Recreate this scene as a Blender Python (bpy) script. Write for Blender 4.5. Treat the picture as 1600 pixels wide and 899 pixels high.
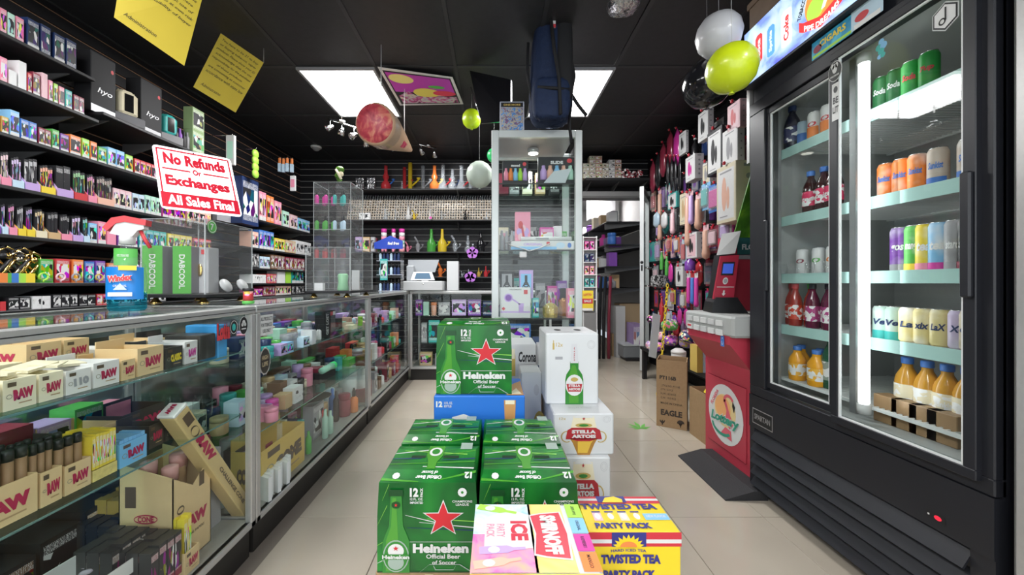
import bpy, math, random
from mathutils import Vector, Matrix
for o in list(bpy.data.objects): bpy.data.objects.remove(o)
C = bpy.context.scene; COL = C.collection
R = math.radians; rnd = random.Random(7)
# ---- camera: one-point perspective, taken from the photograph (frame 1600 x 899)
F = 560.0; CX = 773.0; CY = 442.0; H = 1.06
cam = bpy.data.objects.new('camera', bpy.data.cameras.new('camera')); COL.objects.link(cam)
cam.location = (0, 0, H); cam.rotation_euler = (R(90), 0, 0)
cam.data.sensor_width = 36; cam.data.lens = F/1600*36
cam.data.shift_x = (800-CX)/1600; cam.data.shift_y = -(449.5-CY)/1600
cam.data.clip_start = .05; C.camera = cam
C.view_settings.view_transform = 'Standard'; C.view_settings.look = 'None'; C.view_settings.gamma = 1
C.view_settings.exposure = 0.1
C.cycles.max_bounces = 10; C.cycles.transparent_max_bounces = 28
# ---- world: daylight that comes in through the shop front behind the camera
W = bpy.data.worlds.new('world'); C.world = W; W.use_nodes = True
W.node_tree.nodes['Background'].inputs[0].default_value = (.82, .9, 1, 1); W.node_tree.nodes['Background'].inputs[1].default_value = .7
def area(name, loc, size, power, rot=(0, 0, 0), col=(1, 1, 1)):
    l = bpy.data.lights.new(name, 'AREA'); l.shape = 'RECTANGLE'; l.size, l.size_y = size; l.energy = power; l.color = col
    o = bpy.data.objects.new(name, l); COL.objects.link(o); o.location = loc; o.rotation_euler = rot; return o
area('shop_front_daylight', (-.2, -2.2, 1.5), (4.2, 2.1), 60, (R(90), 0, 0), (.93, .97, 1))
LX = [(-1.509, -.912), (.31, .917)]                       # ceiling light columns
LY = [(2.717, 3.505), (-.44, .35), (-1.9, -1.2)]            # rows: one in view, two unseen ones added behind / above the camera
PANELS = [(a, b, *LY[k], 36) for a, b in (LX[0], LX[1]) for k in range(1)]+[(*LX[0], *LY[1], 32), (*LX[0], *LY[2], 24), (1.52, 2.06, *LY[1], 32), (1.52, 2.06, *LY[2], 24)]+[(-2.115, -1.509, .35, 1.14, 4), (1.45, 2.05, 6.3, 7.0, 30)]  # rear, staff aisle and back room panels are fill, added to brighten
for x0, x1, y0, y1, pw in PANELS: area('panel_glow', ((x0+x1)/2, (y0+y1)/2, 2.655), (x1-x0-.05, y1-y0-.05), pw)

# ---- helpers -------------------------------------------------------------
def P(px, py, D): return Vector(((px-CX)*D/F, D, H-(py-CY)*D/F))
def DX(px, X): return F*X/(px-CX)
_m = {}
def nt(name):
    m = bpy.data.materials.new(name); m.use_nodes = True; t = m.node_tree; return m, t, t.nodes['Principled BSDF']
def mat(name, c=(.8, .8, .8), rough=.5, metal=0, emit=0, noise=0, scale=30, bump=0, spec=None, coat=0):
    if name in _m: return _m[name]
    m, t, b = nt(name)
    b.inputs['Base Color'].default_value = (*c, 1); b.inputs['Roughness'].default_value = rough; b.inputs['Metallic'].default_value = metal
    if coat: b.inputs['Coat Weight'].default_value = coat
    if spec is not None: b.inputs['Specular IOR Level'].default_value = spec
    if emit: b.inputs['Emission Color'].default_value = (*c, 1); b.inputs['Emission Strength'].default_value = emit
    if noise or bump:
        tc = t.nodes.new('ShaderNodeTexCoord'); n = t.nodes.new('ShaderNodeTexNoise'); n.inputs['Scale'].default_value = scale
        t.links.new(tc.outputs['Object'], n.inputs['Vector'])
        if noise:
            mx = t.nodes.new('ShaderNodeMix'); mx.data_type = 'RGBA'
            mx.inputs[6].default_value = (*[x*(1-noise) for x in c], 1); mx.inputs[7].default_value = (*[min(1, x*(1+noise)) for x in c], 1)
            t.links.new(n.outputs[0], mx.inputs[0]); t.links.new(mx.outputs[2], b.inputs['Base Color'])
        if bump:
            bp = t.nodes.new('ShaderNodeBump'); bp.inputs['Strength'].default_value = bump; bp.inputs['Distance'].default_value = .01
            t.links.new(n.outputs[0], bp.inputs['Height']); t.links.new(bp.outputs[0], b.inputs['Normal'])
    _m[name] = m; return m
def glass(name, tint=(.93, .97, .96), refl=1.0, rough=.0, opac=0.0, col=(1, 1, 1)):
    if name in _m: return _m[name]
    m = bpy.data.materials.new(name); m.use_nodes = True; t = m.node_tree; t.nodes.clear()
    out = t.nodes.new('ShaderNodeOutputMaterial'); tr = t.nodes.new('ShaderNodeBsdfTransparent'); tr.inputs[0].default_value = (*tint, 1)
    gl = t.nodes.new('ShaderNodeBsdfGlossy'); gl.inputs['Roughness'].default_value = rough; gl.inputs[0].default_value = (refl, refl, refl, 1)
    ge = t.nodes.new('ShaderNodeNewGeometry'); dt = t.nodes.new('ShaderNodeVectorMath'); dt.operation = 'DOT_PRODUCT'
    t.links.new(ge.outputs['Normal'], dt.inputs[0]); t.links.new(ge.outputs['Incoming'], dt.inputs[1])
    def mth(op, a, b=None):
        n = t.nodes.new('ShaderNodeMath'); n.operation = op
        for i, x in enumerate((a, b)):
            if x is None: continue
            if isinstance(x, (int, float)): n.inputs[i].default_value = x
            else: t.links.new(x, n.inputs[i])
        return n.outputs[0]
    fo = mth('ADD', mth('MULTIPLY', mth('POWER', mth('SUBTRACT', 1.0, mth('ABSOLUTE', dt.outputs['Value'])), 5.0), .6), .015)
    mx = t.nodes.new('ShaderNodeMixShader')
    src = tr
    if opac:
        df = t.nodes.new('ShaderNodeBsdfDiffuse'); df.inputs[0].default_value = (*col, 1); m0 = t.nodes.new('ShaderNodeMixShader'); m0.inputs[0].default_value = opac
        t.links.new(tr.outputs[0], m0.inputs[1]); t.links.new(df.outputs[0], m0.inputs[2]); src = m0
    t.links.new(fo, mx.inputs[0]); t.links.new(src.outputs[0], mx.inputs[1]); t.links.new(gl.outputs[0], mx.inputs[2])
    t.links.new(mx.outputs[0], out.inputs[0]); _m[name] = m; return m
def objmat(name, rough=.45, mode='flat', scale=26.0, trans=0):
    """packaging whose ink colour is the object's own colour"""
    if name in _m: return _m[name]
    m, t, b = nt(name); oi = t.nodes.new('ShaderNodeObjectInfo'); b.inputs['Roughness'].default_value = rough
    if mode == 'flat': t.links.new(oi.outputs['Color'], b.inputs['Base Color'])
    if mode in ('print', 'lively', 'fade'):
        tc = t.nodes.new('ShaderNodeTexCoord'); v = t.nodes.new('ShaderNodeTexVoronoi' if mode != 'fade' else 'ShaderNodeTexNoise'); v.inputs['Scale'].default_value = scale
        ad = t.nodes.new('ShaderNodeVectorMath'); ad.operation = 'ADD'; t.links.new(tc.outputs['Object'], ad.inputs[0]); 
        sc = t.nodes.new('ShaderNodeMath'); sc.operation = 'MULTIPLY'; sc.inputs[1].default_value = 9; t.links.new(oi.outputs['Random'], sc.inputs[0]); t.links.new(sc.outputs[0], ad.inputs[1])
        t.links.new(ad.outputs[0], v.inputs['Vector'])
        cr = t.nodes.new('ShaderNodeValToRGB'); cr.color_ramp.interpolation = 'CONSTANT' if mode != 'fade' else 'LINEAR'
        sp = t.nodes.new('ShaderNodeSeparateColor'); 
        if mode != 'fade': t.links.new(v.outputs['Color'], sp.inputs[0]); src = sp.outputs[0]
        else: src = v.outputs[0]
        t.links.new(src, cr.inputs[0])
        e = cr.color_ramp.elements; e[0].position = 0 if mode != 'fade' else .5; e[0].color = (0, 0, 0, 1); e[1].position = .62 if mode != 'fade' else .85; e[1].color = (1, 1, 1, 1)
        mx = t.nodes.new('ShaderNodeMix'); mx.data_type = 'RGBA'; t.links.new(cr.outputs[0], mx.inputs[0]); t.links.new(oi.outputs['Color'], mx.inputs[6])
        if mode == 'lively':
            hs = t.nodes.new('ShaderNodeHueSaturation'); t.links.new(v.outputs['Color'], hs.inputs['Color']); hs.inputs['Saturation'].default_value = .9; t.links.new(hs.outputs[0], mx.inputs[7])
        else: mx.inputs[7].default_value = (.85, .85, .85, 1)
        t.links.new(mx.outputs[2], b.inputs['Base Color'])
    _m[name] = m; return m
def unitmat(name, dark=.5, seed=0.0, white=.5):
    if name in _m: return _m[name]
    m, t, b = nt(name); oi = t.nodes.new('ShaderNodeObjectInfo'); b.inputs['Roughness'].default_value = .38
    tc = t.nodes.new('ShaderNodeTexCoord'); L = t.links.new
    def N(kind, **k):
        n = t.nodes.new(kind)
        for a_, v_ in k.items(): setattr(n, a_, v_)
        return n
    mul = N('ShaderNodeMath', operation='MULTIPLY'); mul.inputs[1].default_value = 23; L(oi.outputs['Random'], mul.inputs[0])
    ad = N('ShaderNodeVectorMath', operation='ADD'); L(tc.outputs['Object'], ad.inputs[0]); L(mul.outputs[0], ad.inputs[1])
    v = N('ShaderNodeTexVoronoi'); v.inputs['Scale'].default_value = 4.2; L(ad.outputs[0], v.inputs['Vector'])
    sp = N('ShaderNodeSeparateColor'); L(v.outputs['Color'], sp.inputs[0])
    hs = N('ShaderNodeHueSaturation'); L(oi.outputs['Color'], hs.inputs['Color']); h2 = N('ShaderNodeMath', operation='MULTIPLY_ADD'); h2.inputs[1].default_value = .5; h2.inputs[2].default_value = .25; L(sp.outputs[1], h2.inputs[0]); L(h2.outputs[0], hs.inputs['Hue']); hs.inputs['Saturation'].default_value = 1.3
    def ramp(src, pts):
        r_ = N('ShaderNodeValToRGB'); r_.color_ramp.interpolation = 'CONSTANT'; e = r_.color_ramp.elements
        for i, (p_, c_) in enumerate(pts):
            q = e[i] if i < 2 else e.new(p_); q.position = p_; q.color = (c_, c_, c_, 1)
        L(src, r_.inputs[0]); return r_.outputs[0]
    def mix(f_, a_, b__):
        x = N('ShaderNodeMix', data_type='RGBA'); L(f_, x.inputs[0])
        for i, s_ in ((6, a_), (7, b__)):
            if isinstance(s_, tuple): x.inputs[i].default_value = s_
            else: L(s_, x.inputs[i])
        return x.outputs[2]
    c1 = mix(ramp(sp.outputs[0], [(0, 0), (1-white*.55, 1)]), hs.outputs[0], (.75, .75, .74, 1))
    c2 = mix(ramp(sp.outputs[2], [(0, 0), (1-dark*.7, 1)]), c1, (.02, .02, .025, 1))
    xyz = N('ShaderNodeSeparateXYZ'); L(tc.outputs['Object'], xyz.inputs[0])
    band = ramp(xyz.outputs[2], [(0, 1), (.2, 0), (.78, 1), (.94, 0)])
    wv = N('ShaderNodeTexWave'); wv.inputs['Scale'].default_value = 9; wv.inputs['Distortion'].default_value = 5; wv.inputs['Detail Scale'].default_value = 4; L(ad.outputs[0], wv.inputs['Vector'])
    letters = ramp(wv.outputs['Fac'], [(0, 0), (.72, 1)])
    base = mix(letters, oi.outputs['Color'], (.8, .8, .8, 1))
    L(mix(band, c2, base), b.inputs['Base Color']); _m[name] = m; return m
class MB:
    def __init__(s): s.v = []; s.f = []; s.m = []; s.s = []
    def add(s, vs, fs, mi=0, sm=False):
        o = len(s.v); s.v += [tuple(v) for v in vs]
        for f in fs: s.f.append(tuple(i+o for i in f)); s.m.append(mi); s.s.append(sm)
        return s
    def box(s, a, b, mi=0, M=None):
        x0, y0, z0 = a; x1, y1, z1 = b
        vs = [Vector(p) for p in ((x0, y0, z0), (x1, y0, z0), (x1, y1, z0), (x0, y1, z0), (x0, y0, z1), (x1, y0, z1), (x1, y1, z1), (x0, y1, z1))]
        if M is not None: vs = [M @ v for v in vs]
        return s.add(vs, [(0, 3, 2, 1), (4, 5, 6, 7), (0, 1, 5, 4), (1, 2, 6, 5), (2, 3, 7, 6), (3, 0, 4, 7)], mi)
    def bbox(s, a, b, c=.004, mi=0, M=None):      # box with chamfered edges
        x0, y0, z0 = a; x1, y1, z1 = b
        ring = lambda e, z: [(x0+e, y0, z), (x1-e, y0, z), (x1, y0+e, z), (x1, y1-e, z), (x1-e, y1, z), (x0+e, y1, z), (x0, y1-e, z), (x0, y0+e, z)]
        def inset(z, k): return [(x0+c+k, y0+k, z), (x1-c-k, y0+k, z), (x1-k, y0+c+k, z), (x1-k, y1-c-k, z), (x1-c-k, y1-k, z), (x0+c+k, y1-k, z), (x0+k, y1-c-k, z), (x0+k, y0+c+k, z)]
        vs = inset(z0, c*.7)+inset(z0+c, 0)+inset(z1-c, 0)+inset(z1, c*.7); vs = [Vector(v) for v in vs]
        if M is not None: vs = [M @ v for v in vs]
        fs = [tuple(range(7, -1, -1)), tuple(range(24, 32))]
        for k in range(3):
            for i in range(8): j = (i+1) % 8; fs.append((k*8+i, k*8+j, k*8+8+j, k*8+8+i))
        return s.add(vs, fs, mi)
    def prism(s, poly, f3, mi=0, sm=False):       # poly: 2d points, f3(u, v, t) -> point, t in 0..1
        n = len(poly); vs = [f3(u, v, 0) for u, v in poly]+[f3(u, v, 1) for u, v in poly]
        return s.add(vs, [tuple(range(n-1, -1, -1)), tuple(range(n, 2*n))]+[(i, (i+1) % n, n+(i+1) % n, n+i) for i in range(n)], mi, sm)
    def lathe(s, prof, c=(0, 0, 0), n=14, mi=0, M=None, sm=True, ends=True):
        vs = []; fs = []; k = len(prof)
        for r, z in prof:
            for i in range(n): a = 2*math.pi*i/n; v = Vector((r*math.cos(a), r*math.sin(a), z)); vs.append((M @ v if M is not None else v)+Vector(c))
        for j in range(k-1):
            for i in range(n): q = (i+1) % n; fs.append((j*n+i, j*n+q, j*n+n+q, j*n+n+i))
        if ends: fs.append(tuple(range(n-1, -1, -1))); fs.append(tuple(range((k-1)*n, k*n)))
        return s.add(vs, fs, mi, sm)
    def cyl(s, p, q, r, r2=None, n=10, mi=0, sm=True):
        p = Vector(p); q = Vector(q); d = q-p; L = d.length; M = d.to_track_quat('Z', 'Y').to_matrix() if L else Matrix.Identity(3)
        return s.lathe([(r, 0), (r if r2 is None else r2, L)], p, n, mi, M, sm)
    def tube(s, pts, r, n=6, mi=0):
        pts = [Vector(p) for p in pts]; vs = []; fs = []; K = len(pts)
        for i, p in enumerate(pts):
            d = pts[min(i+1, K-1)]-pts[max(i-1, 0)]; q = d.to_track_quat('Z', 'Y'); rr = r(i/(K-1)) if callable(r) else r
            for j in range(n): a = 2*math.pi*j/n; vs.append(p+q @ Vector((rr*math.cos(a), rr*math.sin(a), 0)))
        for i in range(K-1):
            for j in range(n): k = (j+1) % n; fs.append((i*n+j, i*n+k, i*n+n+k, i*n+n+j))
        fs += [tuple(range(n-1, -1, -1)), tuple(range((K-1)*n, K*n))]
        return s.add(vs, fs, mi, True)
    def ball(s, c, r, n=14, mi=0, sc=(1, 1, 1), M=None):
        k = max(4, n//2); pr = [(max(1e-4, math.sin(math.pi*i/k)), -math.cos(math.pi*i/k)) for i in range(k+1)]
        S = Matrix.Diagonal(Vector((r*sc[0], r*sc[1], r*sc[2]))); 
        return s.lathe(pr, c, n, mi, (M @ S if M is not None else S), True, False)
    def mesh(s, name, mats):
        me = bpy.data.meshes.new(name); me.from_pydata(s.v, [], s.f)
        for x in (mats if isinstance(mats, (list, tuple)) else [mats]): me.materials.append(x)
        me.polygons.foreach_set('material_index', s.m); me.polygons.foreach_set('use_smooth', s.s); me.update(); return me
    def obj(s, name, mats, parent=None, loc=(0, 0, 0), rz=0, color=None): return link(name, s.mesh(name, mats), parent, loc, rz, color)
def link(name, me, parent=None, loc=(0, 0, 0), rz=0, color=None):
    o = bpy.data.objects.new(name, me); COL.objects.link(o); o.location = loc; o.rotation_euler = (0, 0, rz)
    if parent: o.parent = parent
    if color: o.color = (*color, 1)
    return o
USED = {}
def tag(o, label, cat, group=None, kind=None):
    o['label'] = label; o['category'] = cat
    if group: o['group'] = group
    if kind: o['kind'] = kind
    USED.setdefault(label, []).append(o.name)
    return o
def thing(name, label, cat, loc=(0, 0, 0), rz=0, group=None): return tag(link(name, None, None, loc, rz), label, cat, group)
def struct(o): o['kind'] = 'structure'; return o
def dup(o, loc=None, rz=None, label=None, parent=None, color=None, group=None):
    c = o.copy(); COL.objects.link(c); c.parent = parent
    if loc is not None: c.location = loc
    if rz is not None: c.rotation_euler = (0, 0, rz)
    if label: c['label'] = label; USED.setdefault(label, []).append(c.name)
    if group: c['group'] = group
    if color: c.color = (*color, 1)
    for ch in o.children: dup(ch, parent=c, color=color)
    return c
_t = {}
FONT = bpy.data.fonts.load('<builtin>')
def tmesh(s, bold=0.0, shear=0):
    bold = bold*1.5+.006
    k = (s, bold, shear)
    if k in _t: return _t[k]
    cu = bpy.data.curves.new('t', 'FONT'); cu.body = s; cu.size = 1; cu.offset = bold; cu.shear = shear; cu.resolution_u = 2; cu.align_x = 'LEFT'; cu.font = FONT
    o = bpy.data.objects.new('t', cu); COL.objects.link(o); bpy.context.view_layer.update()
    me = bpy.data.meshes.new_from_object(o.evaluated_get(bpy.context.evaluated_depsgraph_get()))
    vs = [tuple(v.co) for v in me.vertices]; fs = [tuple(p.vertices) for p in me.polygons]
    bpy.data.objects.remove(o); bpy.data.meshes.remove(me)
    x0 = min(v[0] for v in vs); x1 = max(v[0] for v in vs); y0 = min(v[1] for v in vs); y1 = max(v[1] for v in vs)
    # unit box: width 1, height 1
    vs = [((v[0]-x0)/(x1-x0), (v[1]-y0)/(y1-y0)) for v in vs]; _t[k] = (vs, fs, (x1-x0)/(y1-y0)); return _t[k]
class Face:
    """flat print on a face: origin O (lower left), axes U, V (unit of the 2d coordinates), drawn outward in thin layers"""
    def __init__(s, parent, O, U, V, step=.0005):
        s.p = parent; s.O = Vector(O); s.U = Vector(U); s.V = Vector(V); s.N = s.U.cross(s.V).normalized(); s.d = {}; s.step = step
    def w(s, u, v, L): return s.O+s.U*u+s.V*v+s.N*(s.step*L)
    def _g(s, name, m):
        mb, ms = s.d.setdefault(name, (MB(), []))
        if m not in ms: ms.append(m)
        return mb, ms.index(m)
    def poly(s, name, pts, m, L=1):
        mb, mi = s._g(name, m)
        a = sum(pts[i][0]*pts[(i+1) % len(pts)][1]-pts[(i+1) % len(pts)][0]*pts[i][1] for i in range(len(pts)))
        if a < 0: pts = pts[::-1]
        mb.add([s.w(u, v, L) for u, v in pts], [tuple(range(len(pts)))], mi); return s
    def rect(s, name, a, b, c, d, m, L=1): return s.poly(name, [(a, b), (c, b), (c, d), (a, d)], m, L)
    def disc(s, name, cx, cy, rx, ry, m, L=1, n=20, a0=0, a1=360): return s.poly(name, [(cx+rx*math.cos(R(a0+(a1-a0)*i/n)), cy+ry*math.sin(R(a0+(a1-a0)*i/n))) for i in range(n if a1-a0 == 360 else n+1)], m, L)
    def ring(s, name, cx, cy, rx, ry, w, m, L=1, n=24, a0=0, a1=360):
        mb, mi = s._g(name, m); vs = []; k = n+1
        for q in (1, 0):
            for i in range(k): a = R(a0+(a1-a0)*i/n); vs.append(s.w(cx+(rx-w*q)*math.cos(a), cy+(ry-w*q)*math.sin(a), L))
        mb.add(vs, [(k+i, k+i+1, i+1, i) for i in range(n)], mi); return s
    def text(s, name, t, cx, cy, w, h, m, L=2, bold=.0, shear=0, ang=0, arc=0):
        vs, fs, _ = tmesh(t, bold, shear); mb, mi = s._g(name, m); ca, sa = math.cos(R(ang)), math.sin(R(ang)); o = []
        for x, y in vs:
            dx = (x-.5)*w; dy = (y-.5)*h+arc*(4*(x-.5)**2)*h; o.append(s.w(cx+dx*ca-dy*sa, cy+dx*sa+dy*ca, L))
        mb.add(o, fs, mi); return s
    def star(s, name, cx, cy, rx, ry, m, L=1):
        return s.poly(name, [(cx+(rx if k % 2 == 0 else rx*.4)*math.sin(R(36*k)), cy+(ry if k % 2 == 0 else ry*.4)*math.cos(R(36*k))) for k in range(10)], m, L)
    def done(s):
        for n, (mb, ms) in s.d.items(): mb.obj(n, ms, s.p)
        s.d = {}
ORD = 'first second third fourth fifth sixth seventh eighth ninth tenth eleventh twelfth thirteenth fourteenth fifteenth sixteenth seventeenth eighteenth nineteenth twentieth'.split()
def nth(i): return ORD[i] if i < 20 else ('twenty-'+ORD[i-20] if i < 29 else ('thirtieth' if i == 29 else ('thirty-'+ORD[i-30] if i < 39 else 'far %s' % ORD[i-39])))
PAL = dict(pink=(.85, .3, .42), red=(.62, .05, .06), orange=(.85, .25, .06), yellow=(.85, .65, .05), green=(.1, .45, .08), lime=(.4, .75, .08), teal=(.05, .45, .42),
    mint=(.5, .8, .65), blue=(.06, .2, .6), navy=(.015, .035, .12), purple=(.22, .07, .4), lilac=(.55, .38, .72), magenta=(.65, .05, .35), white=(.82, .82, .82), grey=(.35, .35, .37),
    black=(.02, .02, .023), tan=(.62, .42, .22), brown=(.2, .1, .05), gold=(.6, .42, .1), cream=(.8, .72, .52), maroon=(.28, .03, .06), peach=(.85, .5, .38))
PAL['sky blue'] = (.25, .55, .85); PAL['pale pink'] = (.85, .55, .6); PAL['pale blue'] = (.55, .72, .85)
def M_(n): return mat('ink_'+n.replace(' ', '_'), PAL[n], .5)
BLACK = mat('black_metal', (.012, .012, .014), .45); DARK = mat('dark_wood', (.018, .018, .02), .5, noise=.3)
ALU = mat('aluminium', (.55, .55, .54), .38, .55, noise=.06, scale=80); WHITE = mat('white_plastic', (.70, .70, .69), .4)
GL = glass('clear_glass', (.965, .985, .98)); ACR = glass('acrylic', (.97, .975, .975), 1.0, .03, .02); CHROME = mat('chrome', (.8, .8, .8), .15, 1)
GOLD = mat('gold_metal', (.8, .55, .18), .22, 1); OBJ = objmat('carton_ink'); OBP = objmat('carton_print', .4, 'print', 60); OBL = objmat('carton_picture', .4, 'lively', 55); OBF = objmat('ink_fade', .4, 'fade', 14)
GLOSS = objmat('glossy_colour', .15); KRAFT = mat('kraft_board', (.36, .23, .12), .85, noise=.12, scale=60)
# ==== SETTING ==============================================================
XL, XR, YB, ZC = -2.6, 2.05, 4.8, 2.70
TILE = mat('porcelain_tile', (.50, .44, .36), .07, noise=.10, scale=3.5, coat=.3)
_t_ = TILE.node_tree; _b = _t_.nodes['Principled BSDF']
n2 = _t_.nodes.new('ShaderNodeTexNoise'); n2.inputs['Scale'].default_value = 9; rr = _t_.nodes.new('ShaderNodeMapRange'); rr.inputs[3].default_value = .05; rr.inputs[4].default_value = .2
_t_.links.new(n2.outputs[0], rr.inputs[0]); _t_.links.new(rr.outputs[0], _b.inputs['Roughness'])
GROUT = mat('grout', (.2, .17, .14), .9)
fl = struct(MB().box((XL-.1, -2.6, -.06), (XR+.1, 8.2, -.004)).obj('floor', GROUT))
tm = MB().bbox((-.2085, -.1935, -.02), (.2085, .1935, 0), .0012).mesh('floor_tile', TILE)
for i in range(-4, 4):
    for j in range(-1, 20):
        x = .795+.42*i-.21+.42; y = 1.62+.39*j-.39*3+.195
        if x > XR-.1: continue
        link('floor_tile', tm, fl, (x, y, 0))
struct(MB().box((XL-.1, -2.6, ZC+.06), (XR+.1, 8.2, ZC+.12)).obj('ceiling', mat('ceiling_void', (.02, .02, .02), .9)))
ceil = bpy.data.objects['ceiling']
CT = mat('black_ceiling_tile', (.022, .022, .024), .55, noise=.25, scale=20, bump=.15); TEE = mat('ceiling_tee', (.035, .035, .037), .5)
cx = [-2.598, -2.115, -1.509, -.9055, -.299, .3065, .917, 1.52, 2.12]; cy = [-2.6, -2.02, -1.23, -.44, .35, 1.14, 1.927, 2.717, 3.505, 4.29, 4.8]
lit = lambda a, c: any(abs(a-p[0]) < .05 and abs(c-p[2]) < .12 for p in PANELS)
ctm = {}
for i in range(8):
    for j in range(10):
        if lit(cx[i], cy[j]): continue
        w, d = cx[i+1]-cx[i], cy[j+1]-cy[j]; k = (round(w, 2), round(d, 2))
        if k not in ctm: ctm[k] = MB().bbox((.012, .012, 0), (w-.012, d-.012, .02), .003).mesh('ceiling_tile', CT)
        link('ceiling_tile', ctm[k], ceil, (cx[i], cy[j], ZC+rnd.uniform(0, .003)))
for x in cx: MB().box((x-.013, -2.6, ZC-.004), (x+.013, YB, ZC+.004)).obj('ceiling_tee', TEE, ceil)
for y in cy: MB().box((XL, y-.012, ZC-.0045), (XR, y+.012, ZC+.003)).obj('ceiling_tee', TEE, ceil)
LITE = mat('light_diffuser', (1, 1, 1), .5, emit=9)
for k, (x0, x1, y0, y1, pw) in enumerate(PANELS):
    w, d = (x1-x0)/2, (y1-y0)/2
    wh = ['square ceiling light panel on the left, above the round hanging cone', 'square ceiling light panel partly hidden by the hanging backpack', 'added unseen ceiling light panel behind the camera, left row', 'added unseen ceiling light panel nearest the shop front, left row', 'added unseen ceiling light panel behind the camera, right row', 'added unseen ceiling light panel nearest the shop front, right row', 'added unseen ceiling light panel over the staff aisle by the left wall', 'added ceiling light panel in the back room'][k]
    t = thing('ceiling_light', wh, 'ceiling light', ((x0+x1)/2, (y0+y1)/2, ZC-.012))
    f = MB(); e = .018
    for a, b in (((-w, -d, -.01), (w, -d+e, .014)), ((-w, d-e, -.01), (w, d, .014)), ((-w, -d+e, -.01), (-w+e, d-e, .014)), ((w-e, -d+e, -.01), (w, d-e, .014))): f.box(a, b)
    f.obj('frame', mat('light_frame', (.3, .3, .31), .4), t); MB().box((-w+e, -d+e, -.004), (w-e, d-e, .006)).obj('diffuser', LITE, t)
# slat walls: every slat its own piece
SLAT = mat('black_slat', (.010, .010, .012), .5, noise=.25, scale=12, spec=.3); GRV = mat('bare_groove', (.36, .2, .12), .7); GRW = mat('groove_metal', (.3, .29, .28), .5)
wl = struct(MB().box((XL-.1, -2.6, 0), (XL-.012, YB+.1, ZC+.06)).obj('wall_left', GRV))
m = MB().box((-.012, -2.6, .006), (0, YB, .074)).mesh('slat', SLAT)
for i in range(34): link('slat', m, wl, (XL, 0, .02+.08*i))
wb = struct(MB().box((XL-.1, YB+.012, 0), (1.13, YB+.12, ZC+.06)).box((1.13, YB+.012, 2.24), (XR+.1, YB+.12, ZC+.06)).obj('wall_back', GRW))
m = MB().box((XL, -.0, .006), (1.13, .012, .075)).mesh('slat', SLAT); m2 = MB().box((1.13, 0, .006), (XR, .012, .075)).mesh('slat', SLAT)
for i in range(34):
    link('slat', m, wb, (0, YB, .02+.08*i))
    if i > 27: link('slat', m2, wb, (0, YB, .02+.08*i))
wr = struct(MB().box((XR+.012, -2.6, 0), (XR+.1, YB+.1, ZC+.06)).obj('wall_right', BLACK))
m = MB().box((0, -2.6, .0035), (.012, YB, .0775)).mesh('slat', SLAT)
for i in range(34): link('slat', m, wr, (XR, 0, .02+.08*i))
# shop front behind the camera: low wall, head, mullions, glass
wf = MB().box((XL-.1, -2.7, 0), (XR+.1, -2.6, .25)).box((XL-.1, -2.7, 2.5), (XR+.1, -2.6, ZC+.06)); struct(wf.obj('wall_front', BLACK))
w1 = MB()
for x in (XL-.05, -1.1, .35, XR-.02): w1.box((x, -2.68, .25), (x+.07, -2.62, 2.5))
struct(w1.obj('window_1', ALU)); MB().box((XL, -2.652, .25), (XR, -2.648, 2.5)).obj('pane', GL, bpy.data.objects['window_1'])
# door frame and back room
tr = MB().box((1.10, YB-.02, 0), (1.15, YB+.14, 2.24)).box((1.15, YB-.02, 2.19), (XR, YB+.14, 2.26)); struct(tr.obj('trim_1', mat('door_frame_grey', (.22, .22, .22), .5)))
BR = mat('back_room_paint', (.42, .41, .4), .8, noise=.08)
struct(MB().box((1.0, YB+.12, 0), (1.1, 8.1, ZC)).obj('wall_back_room_left', BR)); struct(MB().box((XR+.35, YB+.1, 0), (XR+.45, 8.1, ZC)).obj('wall_back_room_right', BR))
struct(MB().box((1.0, 8.1, 0), (XR+.45, 8.2, ZC)).obj('wall_back_room_end', BR)); struct(MB().box((1.0, YB+.12, ZC), (XR+.45, 8.1, ZC+.03)).obj('ceiling_back_room', mat('back_ceiling', (.5, .5, .5), .8)))
# open glass door leaf
d0 = Vector((1.74, 4.24, .02)); d1 = Vector((2.03, 4.76, .02)); L = (d1-d0).length; ang = math.atan2(d1.y-d0.y, d1.x-d0.x)
dr = thing('glass_door', 'open aluminium framed glass door with two pull bars at the back room doorway', 'door', d0, ang)
f = MB()
for a, b in (((0, -.022, 0), (.05, .022, 2.18)), ((L-.05, -.022, 0), (L, .022, 2.18)), ((.05, -.022, 0), (L-.05, .022, .18)), ((.05, -.022, 2.1), (L-.05, .022, 2.18))): f.box(a, b)
f.obj('door_frame', mat('pale_aluminium', (.62, .64, .64), .35, .3), dr); MB().box((.05, -.004, .18), (L-.05, .004, 2.1)).obj('pane', GL, dr)
for z in (1.0, 1.22):
    MB().tube([(.09, -.02, z), (.09, -.09, z), (.42, -.09, z), (.42, -.02, z)], .011).obj('pull_bar', CHROME, dr)
MB().cyl((-.004, 0, 1.28), (.004, 0, 1.28), .018).box((-.003, -.01, 1.18), (0, .01, 1.25)).obj('lock', BLACK, dr)

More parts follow.
